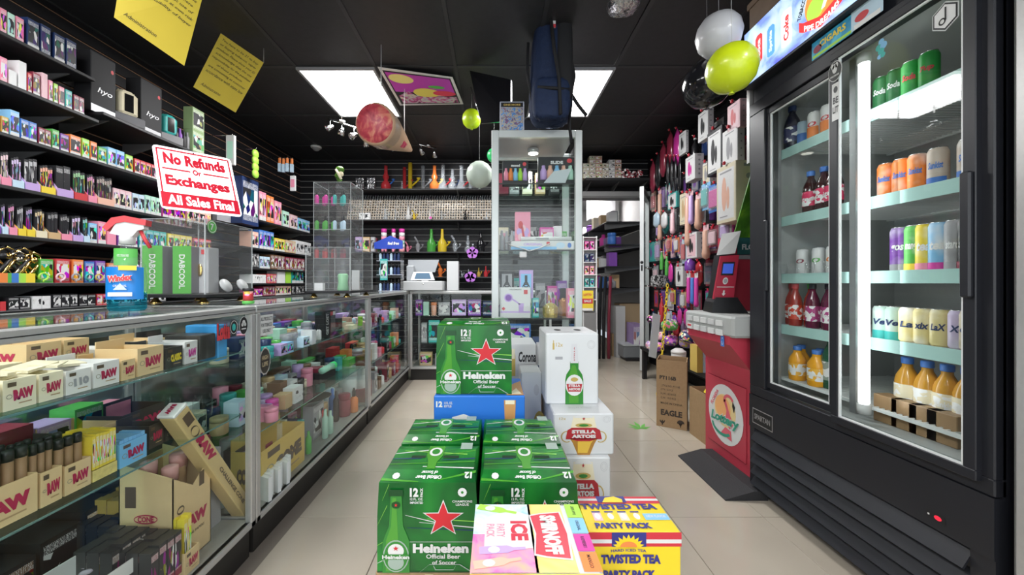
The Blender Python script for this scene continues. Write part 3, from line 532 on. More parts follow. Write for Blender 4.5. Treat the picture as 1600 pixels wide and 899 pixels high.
# ==== BEER CARTONS IN THE AISLE ============================================
HG = picture('lager_green', [(.3, (.002, .07, .012)), (.75, (.02, .27, .03)), (.5, (.005, .15, .018))], .3, 5, 2)
HGD = mat('lager_dark_green', (.004, .06, .012), .35); HGL = mat('lager_light', (.25, .6, .08), .35); NV = mat('stripe_navy', (.01, .03, .12), .4)
BG = mat('bottle_green', (.03, .22, .03), .25); BGL = mat('bottle_green_light', (.07, .30, .03), .25); STARR = mat('star_red', (.6, .02, .03), .4); SLV = mat('label_silver', (.33, .42, .36), .4)
def lager_box(label, loc, sc=1.0, grp='green twelve-bottle lager cartons in the aisle stack'):
    w, d, h = .260*sc, .212*sc, .244*sc
    t = thing('beer_carton', label, 'beer carton', loc, 0, grp)
    mb = MB(); k = .008; tb = .018*sc; hb = .012
    # lower box, then the tapering shoulder and the flat lid
    L = [(-w/2, 0, w/2, d, 0), (-w/2, 0, w/2, d, h*.6), (-w/2+.004, .002, w/2-.004, d-.002, h-hb), (-w/2+.012, .045, w/2-.012, d-.045, h)]
    vs = []
    for x0, y0, x1, y1, z in L: vs += [(x0, y0, z), (x1, y0, z), (x1, y1, z), (x0, y1, z)]
    fs = [(3, 2, 1, 0), (12, 13, 14, 15)]
    for q in range(3):
        for i in range(4): j = (i+1) % 4; fs.append((q*4+i, q*4+j, q*4+4+j, q*4+4+i))
    mb.add(vs, fs); mb.obj('carton', HG, t)
    f = Face(t, (-w/2, -.0002, 0), (w, 0, 0), (0, 0, h*.95), .0005)
    # front print
    for (a, b_, c, e, m_) in ((.42, .56, 1.0, .50, WHITE), (.5, .60, 1.0, .57, HGL), (.3, .50, 1.0, .47, NV), (.28, .64, .62, .55, WHITE), (.0, .30, .18, .42, HGL), (0, .52, .1, .75, HGL), (0, .1, .1, .16, WHITE), (.05, .8, .12, .99, HGL)): f.poly('stripe_print', [(a, b_), (c, e-.006), (c, e+.006), (a, b_+.004)], m_, 1)
    f.rect('stripe_print', 0, 0, 1, .015, HGD, 1); f.rect('stripe_print', .3, .34, 1, .345, WHITE, 1)
    cxx = .19
    f.poly('bottle_print', [(cxx-.135, 0), (cxx+.135, 0), (cxx+.135, .34), (cxx+.11, .42), (cxx+.07, .52), (cxx+.055, .86), (cxx+.06, .90), (cxx-.06, .90), (cxx-.055, .86), (cxx-.07, .52), (cxx-.11, .42), (cxx-.135, .34)], BG, 3)
    f.poly('bottle_print', [(cxx-.1, .02), (cxx+.02, .02), (cxx+.02, .4), (cxx+.0, .84), (cxx-.035, .84), (cxx-.05, .52), (cxx-.1, .36)], BGL, 4).rect('bottle_print', cxx-.07, .86, cxx+.07, .93, HGD, 5).disc('bottle_print', cxx, .76, .045, .04, HGD, 5, 12).star('bottle_print', cxx, .76, .02, .022, STARR, 6)
    f.disc('bottle_label', cxx, .19, .13, .18, SLV, 5, 22).disc('bottle_label', cxx, .19, .118, .165, BG, 6, 22).disc('bottle_label', cxx, .25, .08, .08, WHITE, 7, 18).disc('bottle_label', cxx, .12, .08, .08, SLV, 7, 18).rect('bottle_label', cxx-.132, .155, cxx+.132, .215, BG, 8).text('bottle_label', 'Heineken', cxx, .185, .27, .045, WHITE, 9, .02).star('bottle_label', cxx, .28, .03, .03, STARR, 9)
    f.star('star', .66, .605, .215, .215, WHITE, 3).star('star', .66, .605, .19, .19, STARR, 4)
    f.text('lettering', 'Heineken', .635, .275, .555, .105, WHITE, 4, .03).text('lettering', 'Official Beer', .66, .185, .34, .05, WHITE, 4, .01).text('lettering', 'of Soccer', .67, .118, .24, .045, WHITE, 4, .01)
    f.text('lettering', '12', .37, .90, .085, .1, WHITE, 4, .03).text('lettering', 'PACK', .445, .90, .1, .028, WHITE, 4, .02, 0, 90).text('lettering', '12 FL. OZ.', .395, .825, .13, .028, WHITE, 4, .01).text('lettering', 'IMPORTED', .395, .785, .13, .025, WHITE, 4, .01)
    f.disc('club_badge', .85, .90, .045, .05, WHITE, 3, 12).disc('club_badge', .85, .90, .015, .018, BG, 4, 5).text('club_badge', 'CHAMPIONS', .85, .80, .2, .026, WHITE, 4, .01).text('club_badge', 'LEAGUE', .85, .765, .13, .026, WHITE, 4, .01)
    for a, b_, c, e in ((.42, .0, .52, .09), (.52, .09, .82, .09), (.82, .09, .95, .0), (.58, .03, .76, .03), (.58, .03, .56, .075), (.76, .03, .78, .075)):
        f.poly('pitch_lines', [(a, b_), (c, e), (c+.006, e+.008), (a+.006, b_+.008)], SLV, 3)
    f.done()
    # lid print: (0..1, 0..1) on the plateau, text seen upside down from the front
    g = Face(t, (-w/2+.012, .045, h+.0004), (w-.024, 0, 0), (0, d-.09, 0), .0004)
    for (a, b_, c, e, m_) in ((.0, .2, 1, .35, BGL), (0, .7, .5, .95, WHITE), (.4, .1, 1, .05, WHITE), (.55, .6, 1, .9, BGL), (0, .45, .35, .5, NV), (.6, .4, 1, .5, NV), (.1, .85, .9, .7, HGL)): g.poly('lid_stripes', [(a, b_), (c, e-.03), (c, e+.02), (a, b_+.03)], m_, 1)
    g.poly('lid_bottle', [(.40, 1.1), (.60, 1.1), (.60, .62), (.55, .3), (.55, .0), (.45, .0), (.45, .3), (.40, .62)], BGL, 3).disc('lid_bottle', .5, .8, .08, .22, WHITE, 4).disc('lid_bottle', .5, .8, .05, .14, BG, 5)
    g.rect('handle_slot', .22, .5, .39, .62, mat('slot_dark', (.005, .03, .008), .8), 2).rect('handle_slot', .61, .5, .80, .62, mat('slot_dark'), 2).rect('lid_print', .80, .95, .95, 1.3, SLV, 2); g.done()
    sl = Vector((0, .043, hb)); s2 = Face(t, (-w/2+.006, .003, h-hb+.0006), (w-.012, 0, 0), sl, .0004)
    s2.text('lid_lettering', '12', .92, .5, .08, .5, WHITE, 2, .03, 0, 180).text('lid_lettering', 'Official Beer', .5, .35, .28, .28, WHITE, 2, .02, 0, 180).text('lid_lettering', 'of Soccer', .5, .72, .18, .25, WHITE, 2, .02, 0, 180).disc('lid_lettering', .15, .45, .04, .25, WHITE, 2, 8).poly('lid_lettering', [(0, .1), (.4, 0), (.4, .06), (0, .3)], BGL, 1).poly('lid_lettering', [(.6, .1), (1, .7), (1, .9), (.6, .16)], BGL, 1); s2.done()
    return t
ZB = .308
b0 = lager_box('green lager carton, front row left, with whole star and bottle in view', (-.175, .93, ZB))
dup(b0, (.088, .93, ZB), 0, 'green lager carton, front row right, half covered by the ice carton')
dup(b0, (-.175, 1.155, ZB), 0, 'green lager carton, second row left, only the lid showing')
dup(b0, (.088, 1.155, ZB), 0, 'green lager carton, second row right, only the lid showing')
tb_ = dup(b0, (-.082, 1.42, .618), R(0), 'green lager carton on top of the flat blue case, highest of the green ones'); tb_.scale = (1.15, 1, 1.17)
# what the rows stand on
def crate(name, label, x0, x1, y0, y1, z0, z1, m, cat='carton', rz=0):
    cx_, cy_ = (x0+x1)/2, (y0+y1)/2; t = thing(name, label, cat, (cx_, cy_, z0), rz)
    MB().bbox((x0-cx_, y0-cy_, 0), (x1-cx_, y1-cy_, z1-z0), .004).obj('body', m, t); return t
BLUE = mat('case_blue', (.02, .16, .6), .4); WC = mat('carton_white', (.66, .67, .68), .45, noise=.04, scale=4)
for k, (x0, x1, y0, y1) in enumerate([(-.31, -.03, .93, 1.142), (-.025, .238, .93, 1.142), (-.31, -.03, 1.155, 1.367), (-.035, .24, 1.155, 1.367)]):
    t = crate('kraft_case', 'brown cardboard case under the %s green lager cartons, %s' % (('front row', 'front row', 'second row', 'second row')[k], ('left side', 'right side')[k % 2]), x0, x1, y0, y1, 0, ZB-.0005, KRAFT)
    Face(t, (-(x1-x0)/2, -(y1-y0)/2-.0006, 0), (x1-x0, 0, 0), (0, 0, ZB), .0006).rect('tape_strip', .46, 0, .54, .99, mat('tape', (.5, .38, .22), .3), 1).done()
t = crate('blue_case', 'flat blue twelve-bottle beer case below the top green carton', -.238, .118, 1.40, 1.66, .30, .617, BLUE)
f = Face(t, (-.178, -.1306, 0), (.356, 0, 0), (0, 0, .317), .0006)
f.text('lettering', '12', .06, .90, .07, .075, WHITE, 1, .03).text('lettering', '12 FL. OZ.', .16, .915, .09, .03, WHITE, 1, .01).text('lettering', 'BOTTLES', .155, .875, .08, .03, WHITE, 1, .01).poly('glass_print', [(.79, .4), (.88, .4), (.90, .95), (.77, .95)], mat('amber_print', (.55, .28, .1), .4), 1).rect('glass_print', .785, .9, .885, .95, M_('cream'), 2)
f.poly('mountain_print', [(.2, .74), (.33, .78), (.42, .74), (.42, .6), (.2, .6)], WHITE, 1).done()
f = Face(t, (-.178, .0, .3175), (.356, 0, 0), (0, .1, 0), .0006); f.poly('lid_print', [(.80, -1.2), (.99, -1.2), (.99, .8), (.9, .4), (.8, -.3)], mat('amber_print'), 1).poly('lid_print', [(.82, -1.1), (.97, -1.1), (.92, -.3)], M_('cream'), 2).done()
crate('blue_case', 'blue beer case at the bottom, under the flat blue one', -.238, .118, 1.40, 1.66, 0, .2995, BLUE)
def bottle_face(t, w, h, d, x0, glassy=False, name='bottle_print'): pass
# white lager cartons
def white_box(label, x0, x1, y0, y1, z0, z1, kind):
    cx_ = (x0+x1)/2; t = thing('white_beer_carton', label, 'beer carton', (cx_, y0, z0), 0, 'white export lager cartons'); w, h, d = x1-x0, z1-z0, y1-y0
    MB().bbox((-w/2, 0, 0), (w/2, d, h), .005).obj('carton', WC, t)
    f = Face(t, (-w/2, -.0002, 0), (w, 0, 0), (0, 0, h), .0005); GD = mat('print_gold', (.55, .4, .12), .35, .3); CR = mat('crest_red', (.42, .02, .03), .4)
    if kind == 'bottle':
        c = .54; f.poly('bottle_print', [(c-.17, 0), (c+.17, 0), (c+.17, .35), (c+.15, .42), (c+.08, .50), (c+.08, .60), (c-.08, .60), (c-.08, .50), (c-.15, .42), (c-.17, .35)], BG, 1).poly('bottle_print', [(c-.1, .02), (c+.08, .02), (c+.08, .38), (c+.02, .55), (c-.04, .55), (c-.1, .4)], BGL, 2).poly('bottle_print', [(c-.075, .58), (c+.075, .58), (c+.05, .85), (c-.05, .85)], mat('foil', (.62, .62, .64), .3), 3)
        f.text('bottle_print', 'STELLA', c, .71, .2, .02, CR, 4, .01, 0, 90)
        f.disc('bottle_label', c, .27, .165, .15, WHITE, 4).poly('bottle_label', [(c-.15, .29), (c+.15, .29), (c+.12, .18), (c-.12, .18)], CR, 5).text('bottle_label', 'STELLA', c, .265, .22, .035, WHITE, 6, .03).text('bottle_label', 'ARTOIS', c, .215, .22, .035, WHITE, 6, .03).disc('bottle_label', c, .35, .07, .03, GD, 5)
        f.text('lettering', '12x', .26, .84, .13, .055, GD, 1, .0).rect('lettering', .13, .77, .165, .86, GD, 1).rect('lettering', .14, .86, .155, .90, GD, 1).rect('lettering', .18, .63, .32, .67, M_('grey'), 1)
        f.ring('seal', .86, .84, .075, .06, .008, mat('seal_grey', (.55, .55, .56), .5), 1).ring('seal', .86, .84, .05, .04, .006, mat('seal_grey'), 1)
    else:
        c = .5; f.poly('glass_print', [(c-.1, 0), (c+.1, 0), (c+.18, .28), (c+.24, .42), (c-.24, .42), (c-.18, .28)], mat('amber_deep', (.42, .2, .03), .35), 1).poly('glass_print', [(c-.1, .05), (c+.06, .05), (c+.12, .28), (c+.18, .40), (c-.1, .40)], mat('beer_gold', (.75, .48, .06), .35), 2).poly('glass_print', [(c-.22, .62), (c+.22, .62), (c+.17, .93), (c-.17, .93)], M_('cream'), 1).poly('glass_print', [(c-.17, .9), (c+.17, .9), (c+.1, .97), (c-.1, .97)], WHITE, 2)
        f.ring('crest', c-.28, .44, .1, .14, .02, GD, 2, 14, 60, 300).ring('crest', c+.28, .44, .1, .14, .02, GD, 2, 14, -120, 120).poly('crest', [(c-.3, .38), (c+.3, .38), (c+.27, .60), (c+.2, .66), (c-.2, .66), (c-.27, .60)], CR, 3).poly('crest', [(c-.24, .40), (c+.24, .40), (c+.1, .33), (c-.1, .33)], CR, 3).disc('crest', c, .72, .14, .05, GD, 3).disc('crest', c, .72, .08, .03, BG, 4).star('crest', c, .88, .03, .04, CR, 4)
        f.text('crest_lettering', 'STELLA', c, .565, .40, .085, WHITE, 5, .035).text('crest_lettering', 'ARTOIS', c, .455, .40, .085, WHITE, 5, .035)
        f.text('lettering', '12x', .15, .88, .11, .06, GD, 1).ring('seal', .88, .86, .065, .075, .008, mat('seal_grey'), 1).ring('seal', .88, .86, .04, .05, .006, mat('seal_grey'), 1)
    f.done()
    g = Face(t, (-w/2, 0, h+.0003), (w, 0, 0), (0, d, 0), .0004)
    for u in (.3, .7): g.disc('hand_hole', u, .45, .07, .12, mat('hole_dark', (.03, .03, .03), .8), 1, 14)
    g.text('lid_print', 'STELLA ARTOIS', .5, .2, .4, .06, mat('seal_grey'), 1, .01, 0, 180); g.done(); return t
ZS = P(0, 632, 1.56).z
white_box('white lager carton standing on top, with a tall green bottle printed', .222, .452, 1.56, 1.80, ZS, P(0, 521, 1.56).z, 'bottle')
zt = P(0, 650, 1.45).z
white_box('white lager carton in the middle of its stack, with the full goblet crest', .238, .482, 1.45, 1.80, P(0, 711, 1.45).z, ZS-.0008, 'goblet')
white_box('white lager carton low in the stack, crest half hidden behind the green cartons', .243, .462, 1.43, 1.78, .10, P(0, 711, 1.45).z-.0008, 'goblet')
crate('kraft_tray', 'flat brown cardboard tray under the white lager stack', .235, .49, 1.42, 1.8, 0, .0992, KRAFT)
def pack(name, label, x0, x1, y0, y1, z0, z1, m, fn, cat='beer carton'):
    t = crate(name, label, x0, x1, y0, y1, z0, z1, m, cat); fn(Face(t, (-(x1-x0)/2, -(y1-y0)/2-.0003, 0), (x1-x0, 0, 0), (0, 0, z1-z0), .0005)); return t
zc = P(0, 538, 1.9).z
def cor(f):
    f.poly('bottle_print', [(.10, .35), (.26, .35), (.26, .75), (.22, .9), (.14, .9), (.10, .75)], M_('gold'), 1).rect('bottle_print', .12, .7, .24, .9, M_('cream'), 2).text('lettering', 'Corona', .68, .74, .62, .22, mat('ink_black'), 2, .02, .15).text('lettering', 'Extra', .82, .36, .3, .1, mat('ink_black'), 2, .02).done()
pack('corona_like_carton'.replace('corona_like_', 'white_beer_'), 'white beer carton with black gothic lettering behind the top green carton', .07, .2205, 1.9, 2.13, zc-.26, zc, WC, cor)
def cor2(f): f.disc('seal', .75, .75, .13, .08, mat('seal_grey'), 1).ring('crest', .9, .25, .3, .2, .06, M_('gold'), 1, 16, 40, 180).poly('crest', [(.75, .1), (1, .1), (1, .3), (.85, .35)], mat('crest_red'), 1).done()
pack('white_beer_carton', 'white beer carton standing between the flat blue case and the goblet cartons', .125, .222, 1.70, 1.88, .30, P(0, 582, 1.70).z, WC, cor2)
pack('white_beer_carton', 'white and navy beer carton behind the tall bottle carton', .222, .36, 1.92, 2.12, zc-.24, P(0, 535, 1.92).z, mat('carton_navy', (.02, .04, .13), .4), lambda f: f.rect('front_print', 0, .5, 1, 1, WC, 1).rect('front_print', .2, .78, .32, .92, mat('ink_black'), 2).done())
crate('kraft_case', 'brown case on the floor under the gothic lettered carton', .07, .36, 1.9, 2.13, 0, zc-.2605, KRAFT)
crate('kraft_case', 'brown case on the floor behind the flat blue beer case', .125, .222, 1.70, 1.88, 0, .2995, KRAFT)
# hard tea carton
YEL = mat('tea_yellow', (.85, .62, .02), .4); TNV = mat('tea_navy', (.03, .03, .22), .45); TRD = mat('tea_red', (.6, .03, .05), .45)
zt = .468
t = thing('hard_tea_carton', 'yellow hard iced tea party pack carton with red and white stripes', 'beverage carton', (.3325, .85, .338)); w, d, h = .2205, .14, zt-.338
MB().bbox((-w/2, 0, 0), (w/2, d, h), .004).obj('carton', YEL, t)
def teaface(O, U, V, top):
    f = Face(t, O, U, V, .0005)
    if not top:
        f.rect('stripe_print', 0, .87, 1, 1, TRD, 1).rect('stripe_print', .0, .80, 1, .87, WHITE, 1).rect('stripe_print', 0, .74, 1, .80, TRD, 1).rect('stripe_print', .25, .74, .62, 1, TNV, 2)
        ray = [(.43+(.17 if k % 2 else .13)*math.cos(R(180*k/18)), .74+(.23 if k % 2 else .15)*math.sin(R(180*k/18))) for k in range(19)]
        f.poly('sun_print', ray, YEL, 3).disc('sun_print', .43, .74, .09, .1, M_('orange'), 4, 16, 0, 180)
        f.text('lettering', 'HARD ICED TEA', .43, .68, .38, .05, TNV, 3, .01, arc=-.3).text('lettering', 'TWISTED TEA', .455, .52, .64, .17, TNV, 3, .035, arc=-.05).text('lettering', 'PARTY PACK', .44, .24, .56, .15, TNV, 3, .035).done()
    else:
        f.poly('stripe_print', [(0, .78), (1, .78), (1, 1), (0, 1)], TRD, 1).rect('stripe_print', 0, .86, 1, .93, WHITE, 2).rect('stripe_print', .25, .80, .6, 1, TNV, 3).poly('sun_print', [(.30, .80), (.36, .95), (.48, .99), (.56, .90), (.55, .80)], YEL, 4)
        f.text('lettering', 'TWISTED TEA', .47, .68, .90, .17, TNV, 3, .035).text('lettering', 'PARTY PACK', .41, .15, .62, .15, TNV, 3, .035)
        for k, c_ in enumerate(('pale pink', 'lime', 'cream', 'sky blue')):
            f.rect('can_print', .12+.15*k, .28, .22+.15*k, .54, M_('yellow' if k % 2 else c_), 2).disc('can_print', .17+.15*k, .4, .035, .09, M_('white'), 3, 10).rect('can_print', .12+.15*k, .50, .22+.15*k, .54, TNV, 3)
        f.rect('can_print', .70, .3, .98, .48, M_('sky blue'), 2).text('can_print', 'NEW FLAVOR', .84, .40, .22, .07, WHITE, 3, .01).done()
teaface((-w/2, -.0002, 0), (w, 0, 0), (0, 0, h), False); teaface((-w/2, 0, h+.0002), (w, 0, 0), (0, d, 0), True)
crate('kraft_case', 'brown case on the floor under the yellow hard tea carton', .235, .44, .85, .925, 0, .3375, KRAFT)
# flavoured ice party pack, lying on a case in front
t = thing('malt_party_pack', 'pink and rainbow ice party pack carton lying in front of the lager', 'beverage carton', (.074, .73, .40)); w, d, h = .236, .195, .147
MB().bbox((-w/2, -d/2, 0), (w/2, d/2, h), .004).obj('carton', WC, t)
f = Face(t, (-w/2, -d/2, h+.0004), (w, 0, 0), (0, d, 0), .0004)
PK = picture('fruit_pink', [(.3, (.5, .05, .45)), (.75, (.95, .5, .25)), (.5, (.85, .3, .5))], .4, 14, 3); PG = picture('fruit_blue', [(.3, (.1, .4, .7)), (.75, (.75, .85, .5)), (.5, (.6, .8, .85))], .4, 12, 3); PO = picture('fruit_rainbow', [(.3, (.85, .3, .1)), (.75, (.3, .7, .3)), (.5, (.9, .75, .2))], .4, 6, 2)
f.rect('art', 0, .0, .52, .5, PK, 1).rect('art', 0, .5, .52, 1, PG, 1).rect('art', .5, 0, .82, 1, PO, 1)
f.poly('white_panel', [(.1, .25), (.5, .30), (.5, .80), (.32, .92), (.1, .75)], WHITE, 2)
SR = mat('ice_red', (.6, .01, .04), .35)
f.text('lettering', 'ICE', .40, .55, .30, .15, SR, 3, .03, 0, -90).text('lettering', 'PARTY', .24, .55, .2, .07, M_('pink'), 3, .01, 0, -90).text('lettering', 'PACK', .15, .55, .2, .07, M_('pink'), 3, .01, 0, -90)
f.poly('brand_panel', [(.50, .2), (.60, .17), (.80, .14), (.83, .5), (.80, .86), (.60, .83), (.50, .80), (.53, .5)], WHITE, 3).poly('brand_panel', [(.515, .22), (.60, .19), (.785, .16), (.81, .5), (.785, .84), (.60, .81), (.515, .78), (.545, .5)], SR, 4).text('brand_panel', 'SMIRNOFF', .67, .5, .58, .15, WHITE, 5, .04, 0, -90)
for k, c_ in enumerate(('lime', 'sky blue', 'magenta', 'orange')): f.rect('flavour_tabs', .86, .76-.25*k, 1, 1-.25*k if k else 1, M_(c_), 2); f.text('flavour_tabs', ('GREEN APPLE', 'ORIGINAL', 'RASPBERRY', 'MANGO')[k], .93, .88-.25*k, .16, .03, mat('ink_black'), 3, 0, 0, -90)
for (u, v, a, c_) in ((.2, .12, 12, 'peach'), (.2, .90, -18, 'lime'), (.24, .28, 5, 'lilac')):
    ca, sa = math.cos(R(a)), math.sin(R(a)); q = [(-.18, -.05), (.05, -.05), (.1, -.02), (.2, -.02), (.2, .02), (.1, .02), (.05, .05), (-.18, .05)]
    f.poly('bottle_print', [(u+x*ca-y*sa, v+x*sa+y*ca) for x, y in q], M_(c_), 3).disc('bottle_print', u-.06*ca, v-.06*sa, .05, .045, WHITE, 4, 10)
f.done(); f = Face(t, (-w/2, -d/2-.0004, 0), (w, 0, 0), (0, 0, h), .0005); f.rect('front_art', 0, 0, 1, 1, PO, 1).done()
crate('kraft_case', 'brown case on the floor under the ice party pack', -.04, .19, .635, .825, 0, .3995, KRAFT)

# ==== DRINKS ===============================================================
LID = mat('can_lid', (.6, .6, .6), .25, .9)
def can_kind(r, h, key):
    b_ = MB().lathe([(r*.8, 0), (r, .008), (r, h-.014), (r*.82, h-.002)], n=16).mesh('can', OBF if key == 'f' else (OBP if key == 'p' else OBJ)); l_ = MB().lathe([(r*.82, h-.002), (r*.84, h), (r*.78, h), (r*.76, h-.004), (.001, h-.004)], n=16).mesh('lid', LID); return b_, l_
CANS = {k: can_kind(*v) for k, v in dict(std=(.0245, .12, 'j'), fade=(.0245, .12, 'f'), tall=(.0245, .155, 'f'), print=(.0245, .12, 'p')).items()}
def can(kind, label, x, y, z, col, txt=None, tcol='white', grp=None, band=None, extra=None):
    t = thing('drink_can', label, 'can', (x, y, z), 0, grp); b_, l_ = CANS[kind]; r = .0245; h = .155 if kind == 'tall' else .122
    link('can', b_, t, color=col); link('lid', l_, t)
    a0, a1 = 150, 250
    def wrap(za, zb, m, rr=r+.0006, n=6, A0=140, A1=262):
        mb = MB(); vs = []
        for i in range(n+1): a = R(A0+(A1-A0)*i/n); vs += [(rr*math.cos(a), rr*math.sin(a), za), (rr*math.cos(a), rr*math.sin(a), zb)]
        mb.add(vs, [(2*i, 2*i+2, 2*i+3, 2*i+1) for i in range(n)], 0, True); mb.obj('label', m, t)
    if band: wrap(h*band[0], h*band[1], M_(band[2]))
    if txt:
        vs, fs, _ = tmesh(txt, .02, .2); q = []
        for u, v in vs: a = R(204+(u-.5)*76); q.append(((r+.0016)*math.cos(a), (r+.0016)*math.sin(a), h*(.42+.18*v)))
        MB().add(q, fs).obj('lettering', M_(tcol), t)
    return t
def bottle(label, x, y, z, col, cap, lab, h=.2, r=.031, grp=None, cat='bottle', juicy=False, txt=None):
    t = thing('drink_bottle', label, cat, (x, y, z), 0, grp)
    prof = [(r*.9, 0), (r, .006), (r, h*.55), (r*.85, h*.66), (r*.42, h*.82), (r*.4, h*.9)]
    if juicy: prof = [(r*.9, 0), (r, .006), (r, h*.38), (r*.9, h*.42), (r, h*.46), (r*.98, h*.62), (r*.5, h*.8), (r*.45, h*.88)]
    key = ('btl', h, r, juicy)
    if key not in _t: _t[key] = (MB().lathe(prof, n=14).mesh('bottle', objmat('liquid', .12)), MB().lathe([(r*.48, h*.88), (r*.5, h*.9), (r*.5, h*.985), (r*.44, h)], n=12).mesh('cap', OBJ), MB().lathe([(r+.0008, h*.16), (r+.0008, h*.5)], n=14, ends=False).mesh('label', OBP))
    a, b_, c = _t[key]; link('bottle', a, t, color=col); link('cap', b_, t, color=cap); link('label', c, t, color=lab)
    if txt:
        vs, fs, _ = tmesh(txt, .02, .1); q = [((r+.002)*math.cos(R(204+(u-.5)*80)), (r+.002)*math.sin(R(204+(u-.5)*80)), h*(.27+.1*v)) for u, v in vs]; MB().add(q, fs).obj('lettering', M_('white'), t)
    return t
p = PAL; XF = FX+.135
def ys(*px): return [DX(q, XF) for q in px]
G = lambda s: s+' in the drinks cooler'
zs = [z+.0002 for z in CSH]
for i, y in enumerate(ys(1378, 1400, 1424, 1452)): can('std', 'green soda can on the right door top shelf, %s from the light tube' % nth(i), XF, y, zs[0], (.02, .3, .05) if i > 1 else (.03, .18, .06), '7up' if i == 3 else 'Soda', 'red' if i > 1 else 'white', G('green cans'))
for i, y in enumerate(ys(1385, 1409, 1434)): can('fade', 'orange citrus can on the right door second shelf, %s from the light tube' % nth(i), XF, y, zs[1], (.85, .25, .05), 'Sunkist', 'blue', G('orange cans'))
for i, y in enumerate(ys(1466, 1493, 1515)): can('fade', 'pale citrus can on the second cooler shelf, %s right of the orange cans' % nth(i), XF+(.05 if i == 1 else 0), y, zs[1], (.6, .5, .42), 'Sunkist', 'blue', G('pale citrus cans'), (.05, .2, 'blue') if i != 1 else None)
for i, (q, col, tx, cn) in enumerate([(1406, 'purple', 'gos', 'purple mango'), (1429, 'green', 'mango', 'green and yellow'), (1447, 'yellow', 'tea', 'yellow'), (1468, 'sky blue', 'tea', 'sky blue and pink'), (1494, 'grey', 'starch', 'dark grey'), (1515, 'black', 'starch', 'black')]):
    can('tall', 'tall %s drink can on the third shelf behind the right cooler door' % cn, XF, DX(q, XF), zs[2], p[col], tx, 'white', G('tall cans'), (.02, .16, ('grey', 'yellow', 'pink', 'magenta', 'grey', 'maroon')[i]))
for i, (q, col, tx) in enumerate([(1378, 'mint', 'Ve'), (1398, 'mint', 'Ve'), (1420, 'yellow', 'La'), (1444, 'yellow', 'xix'), (1470, 'yellow', 'LaX'), (1500, 'lilac', 'Xo'), (1517, 'gold', 'Co')]):
    c_ = [.55*v+.25 for v in p[col]]; can('fade', '%s seltzer can in the fourth row down, %s from the light tube' % (col, nth(i)), XF, DX(q, XF), zs[3], c_, tx, 'navy', G('seltzer cans'), (.0, .25, 'teal') if i < 2 else None)
for i, y in enumerate(ys(1392, 1422, 1452, 1484)): bottle('faded juice bottle on the bottom cooler shelf, right door, %s from the tube' % nth(i), XF+.06, y, zs[4], (.6, .3, .04), p['blue'], p['cream'], .19, .033, G('juice bottles low right'), txt='Sunkist' if i > 1 else None)
for i in range(4): tag(MB().bbox((-.03, -.04, 0), (.03, .04, .10), .002).obj('snack_carton', OBJ, None, (XF+.02, DX(1395+30*i, XF+.02), .5455), 0, (.32, .2, .1)), 'brown carton on the cooler floor behind the right door, %s from the light tube' % nth(i), 'carton', G('brown cartons'))
bottle('dark cola bottle with a blue cap, top shelf, left cooler door', XF, DX(1238, XF), zs[0], (.01, .012, .03), p['navy'], (.02, .03, .12), .21, .033)
can('std', 'pale blue and white can beside the dark cola bottle', XF+.02, DX(1254, XF+.02), zs[0], p['pale blue'], None, band=(.1, .5, 'blue'))
for i, q in enumerate((1276, 1297)): can('std', 'white and orange soda can on the top cooler shelf, %s from the cola bottle' % nth(i), XF-.01, DX(q, XF), zs[0], p['white'], 'O', 'red', G('white orange cans'), (.0, .42, 'orange'))
for i, q in enumerate((1267, 1288, 1303)): bottle('bottle of red tea drink with blue cap on the second shelf, %s from the left' % nth(i), XF, DX(q, XF), zs[1], (.05, .015, .015), p['blue'], (.7, .03, .12), .19, .031, G('red tea bottles'), txt='tea')
for i, q in enumerate((1254, 1279, 1302)): can('std', 'white soda can with round mark in the middle shelf, %s from the left' % nth(i), XF+.04, DX(q, XF+.04), zs[2], p['white'], 'O', ('maroon', 'green', 'orange')[i], G('white cans middle'), None)
for i, q in enumerate((1224, 1238, 1252, 1266, 1280, 1294)):
    g_ = tag(MB().lathe([(.013, 0), (.02, .05), (.0185, .05), (.012, .004), (.001, .004)], n=12, ends=False).obj('shot_glass', ACR, None, (XF-.05, DX(q, XF-.05), zs[2])), 'small clear cup in front of the white cans, %s from the left' % nth(i), 'cup', G('clear cups'))
for i, q in enumerate((1228, 1243, 1257, 1270, 1284, 1298)): bottle('%s soda bottle on the fourth shelf of the left door, %s from the left' % ('red' if i < 3 else 'berry purple', nth(i)), XF+(.0 if i % 2 else .03), DX(q, XF), zs[3], (.35, .03, .02) if i < 3 else (.12, .01, .04), p['green'] if i == 2 else p['red'] if i < 3 else p['black'], (.6, .06, .03) if i < 3 else (.4, .04, .2), .2, .027, G('red and berry bottles'), txt='soda')
for i, q in enumerate((1236, 1246, 1265, 1276)): bottle('blue-capped orange juice bottle at the foot of the left door, %s from left' % nth(i), XF+(.05 if i % 2 == 0 else 0), DX(q, XF), zs[4], (.85, .38, .02), p['blue'], (.85, .45, .05), .16, .034, G('orange juice bottles'), juicy=True, txt='Sunny')
bottle('tall green soda bottle at the right end of the left door, bottom shelf', XF+.03, DX(1299, XF+.03), zs[4], (.02, .1, .05), p['green'], (.3, .35, .3), .235, .033)
for i, z in enumerate(zs[:4]):       # second row behind
    for j in range(5): can('std', '%s can in the back row of the cooler, %s shelf, %s from the left' % (('green', 'orange', 'purple', 'lime')[i], nth(i), nth(j)), XF+.2, yl(1.2)+(FY0+FY1)/2-.055*j, z, p[('green', 'orange', 'purple', 'lime')[i]], None, grp=G('back row cans'))
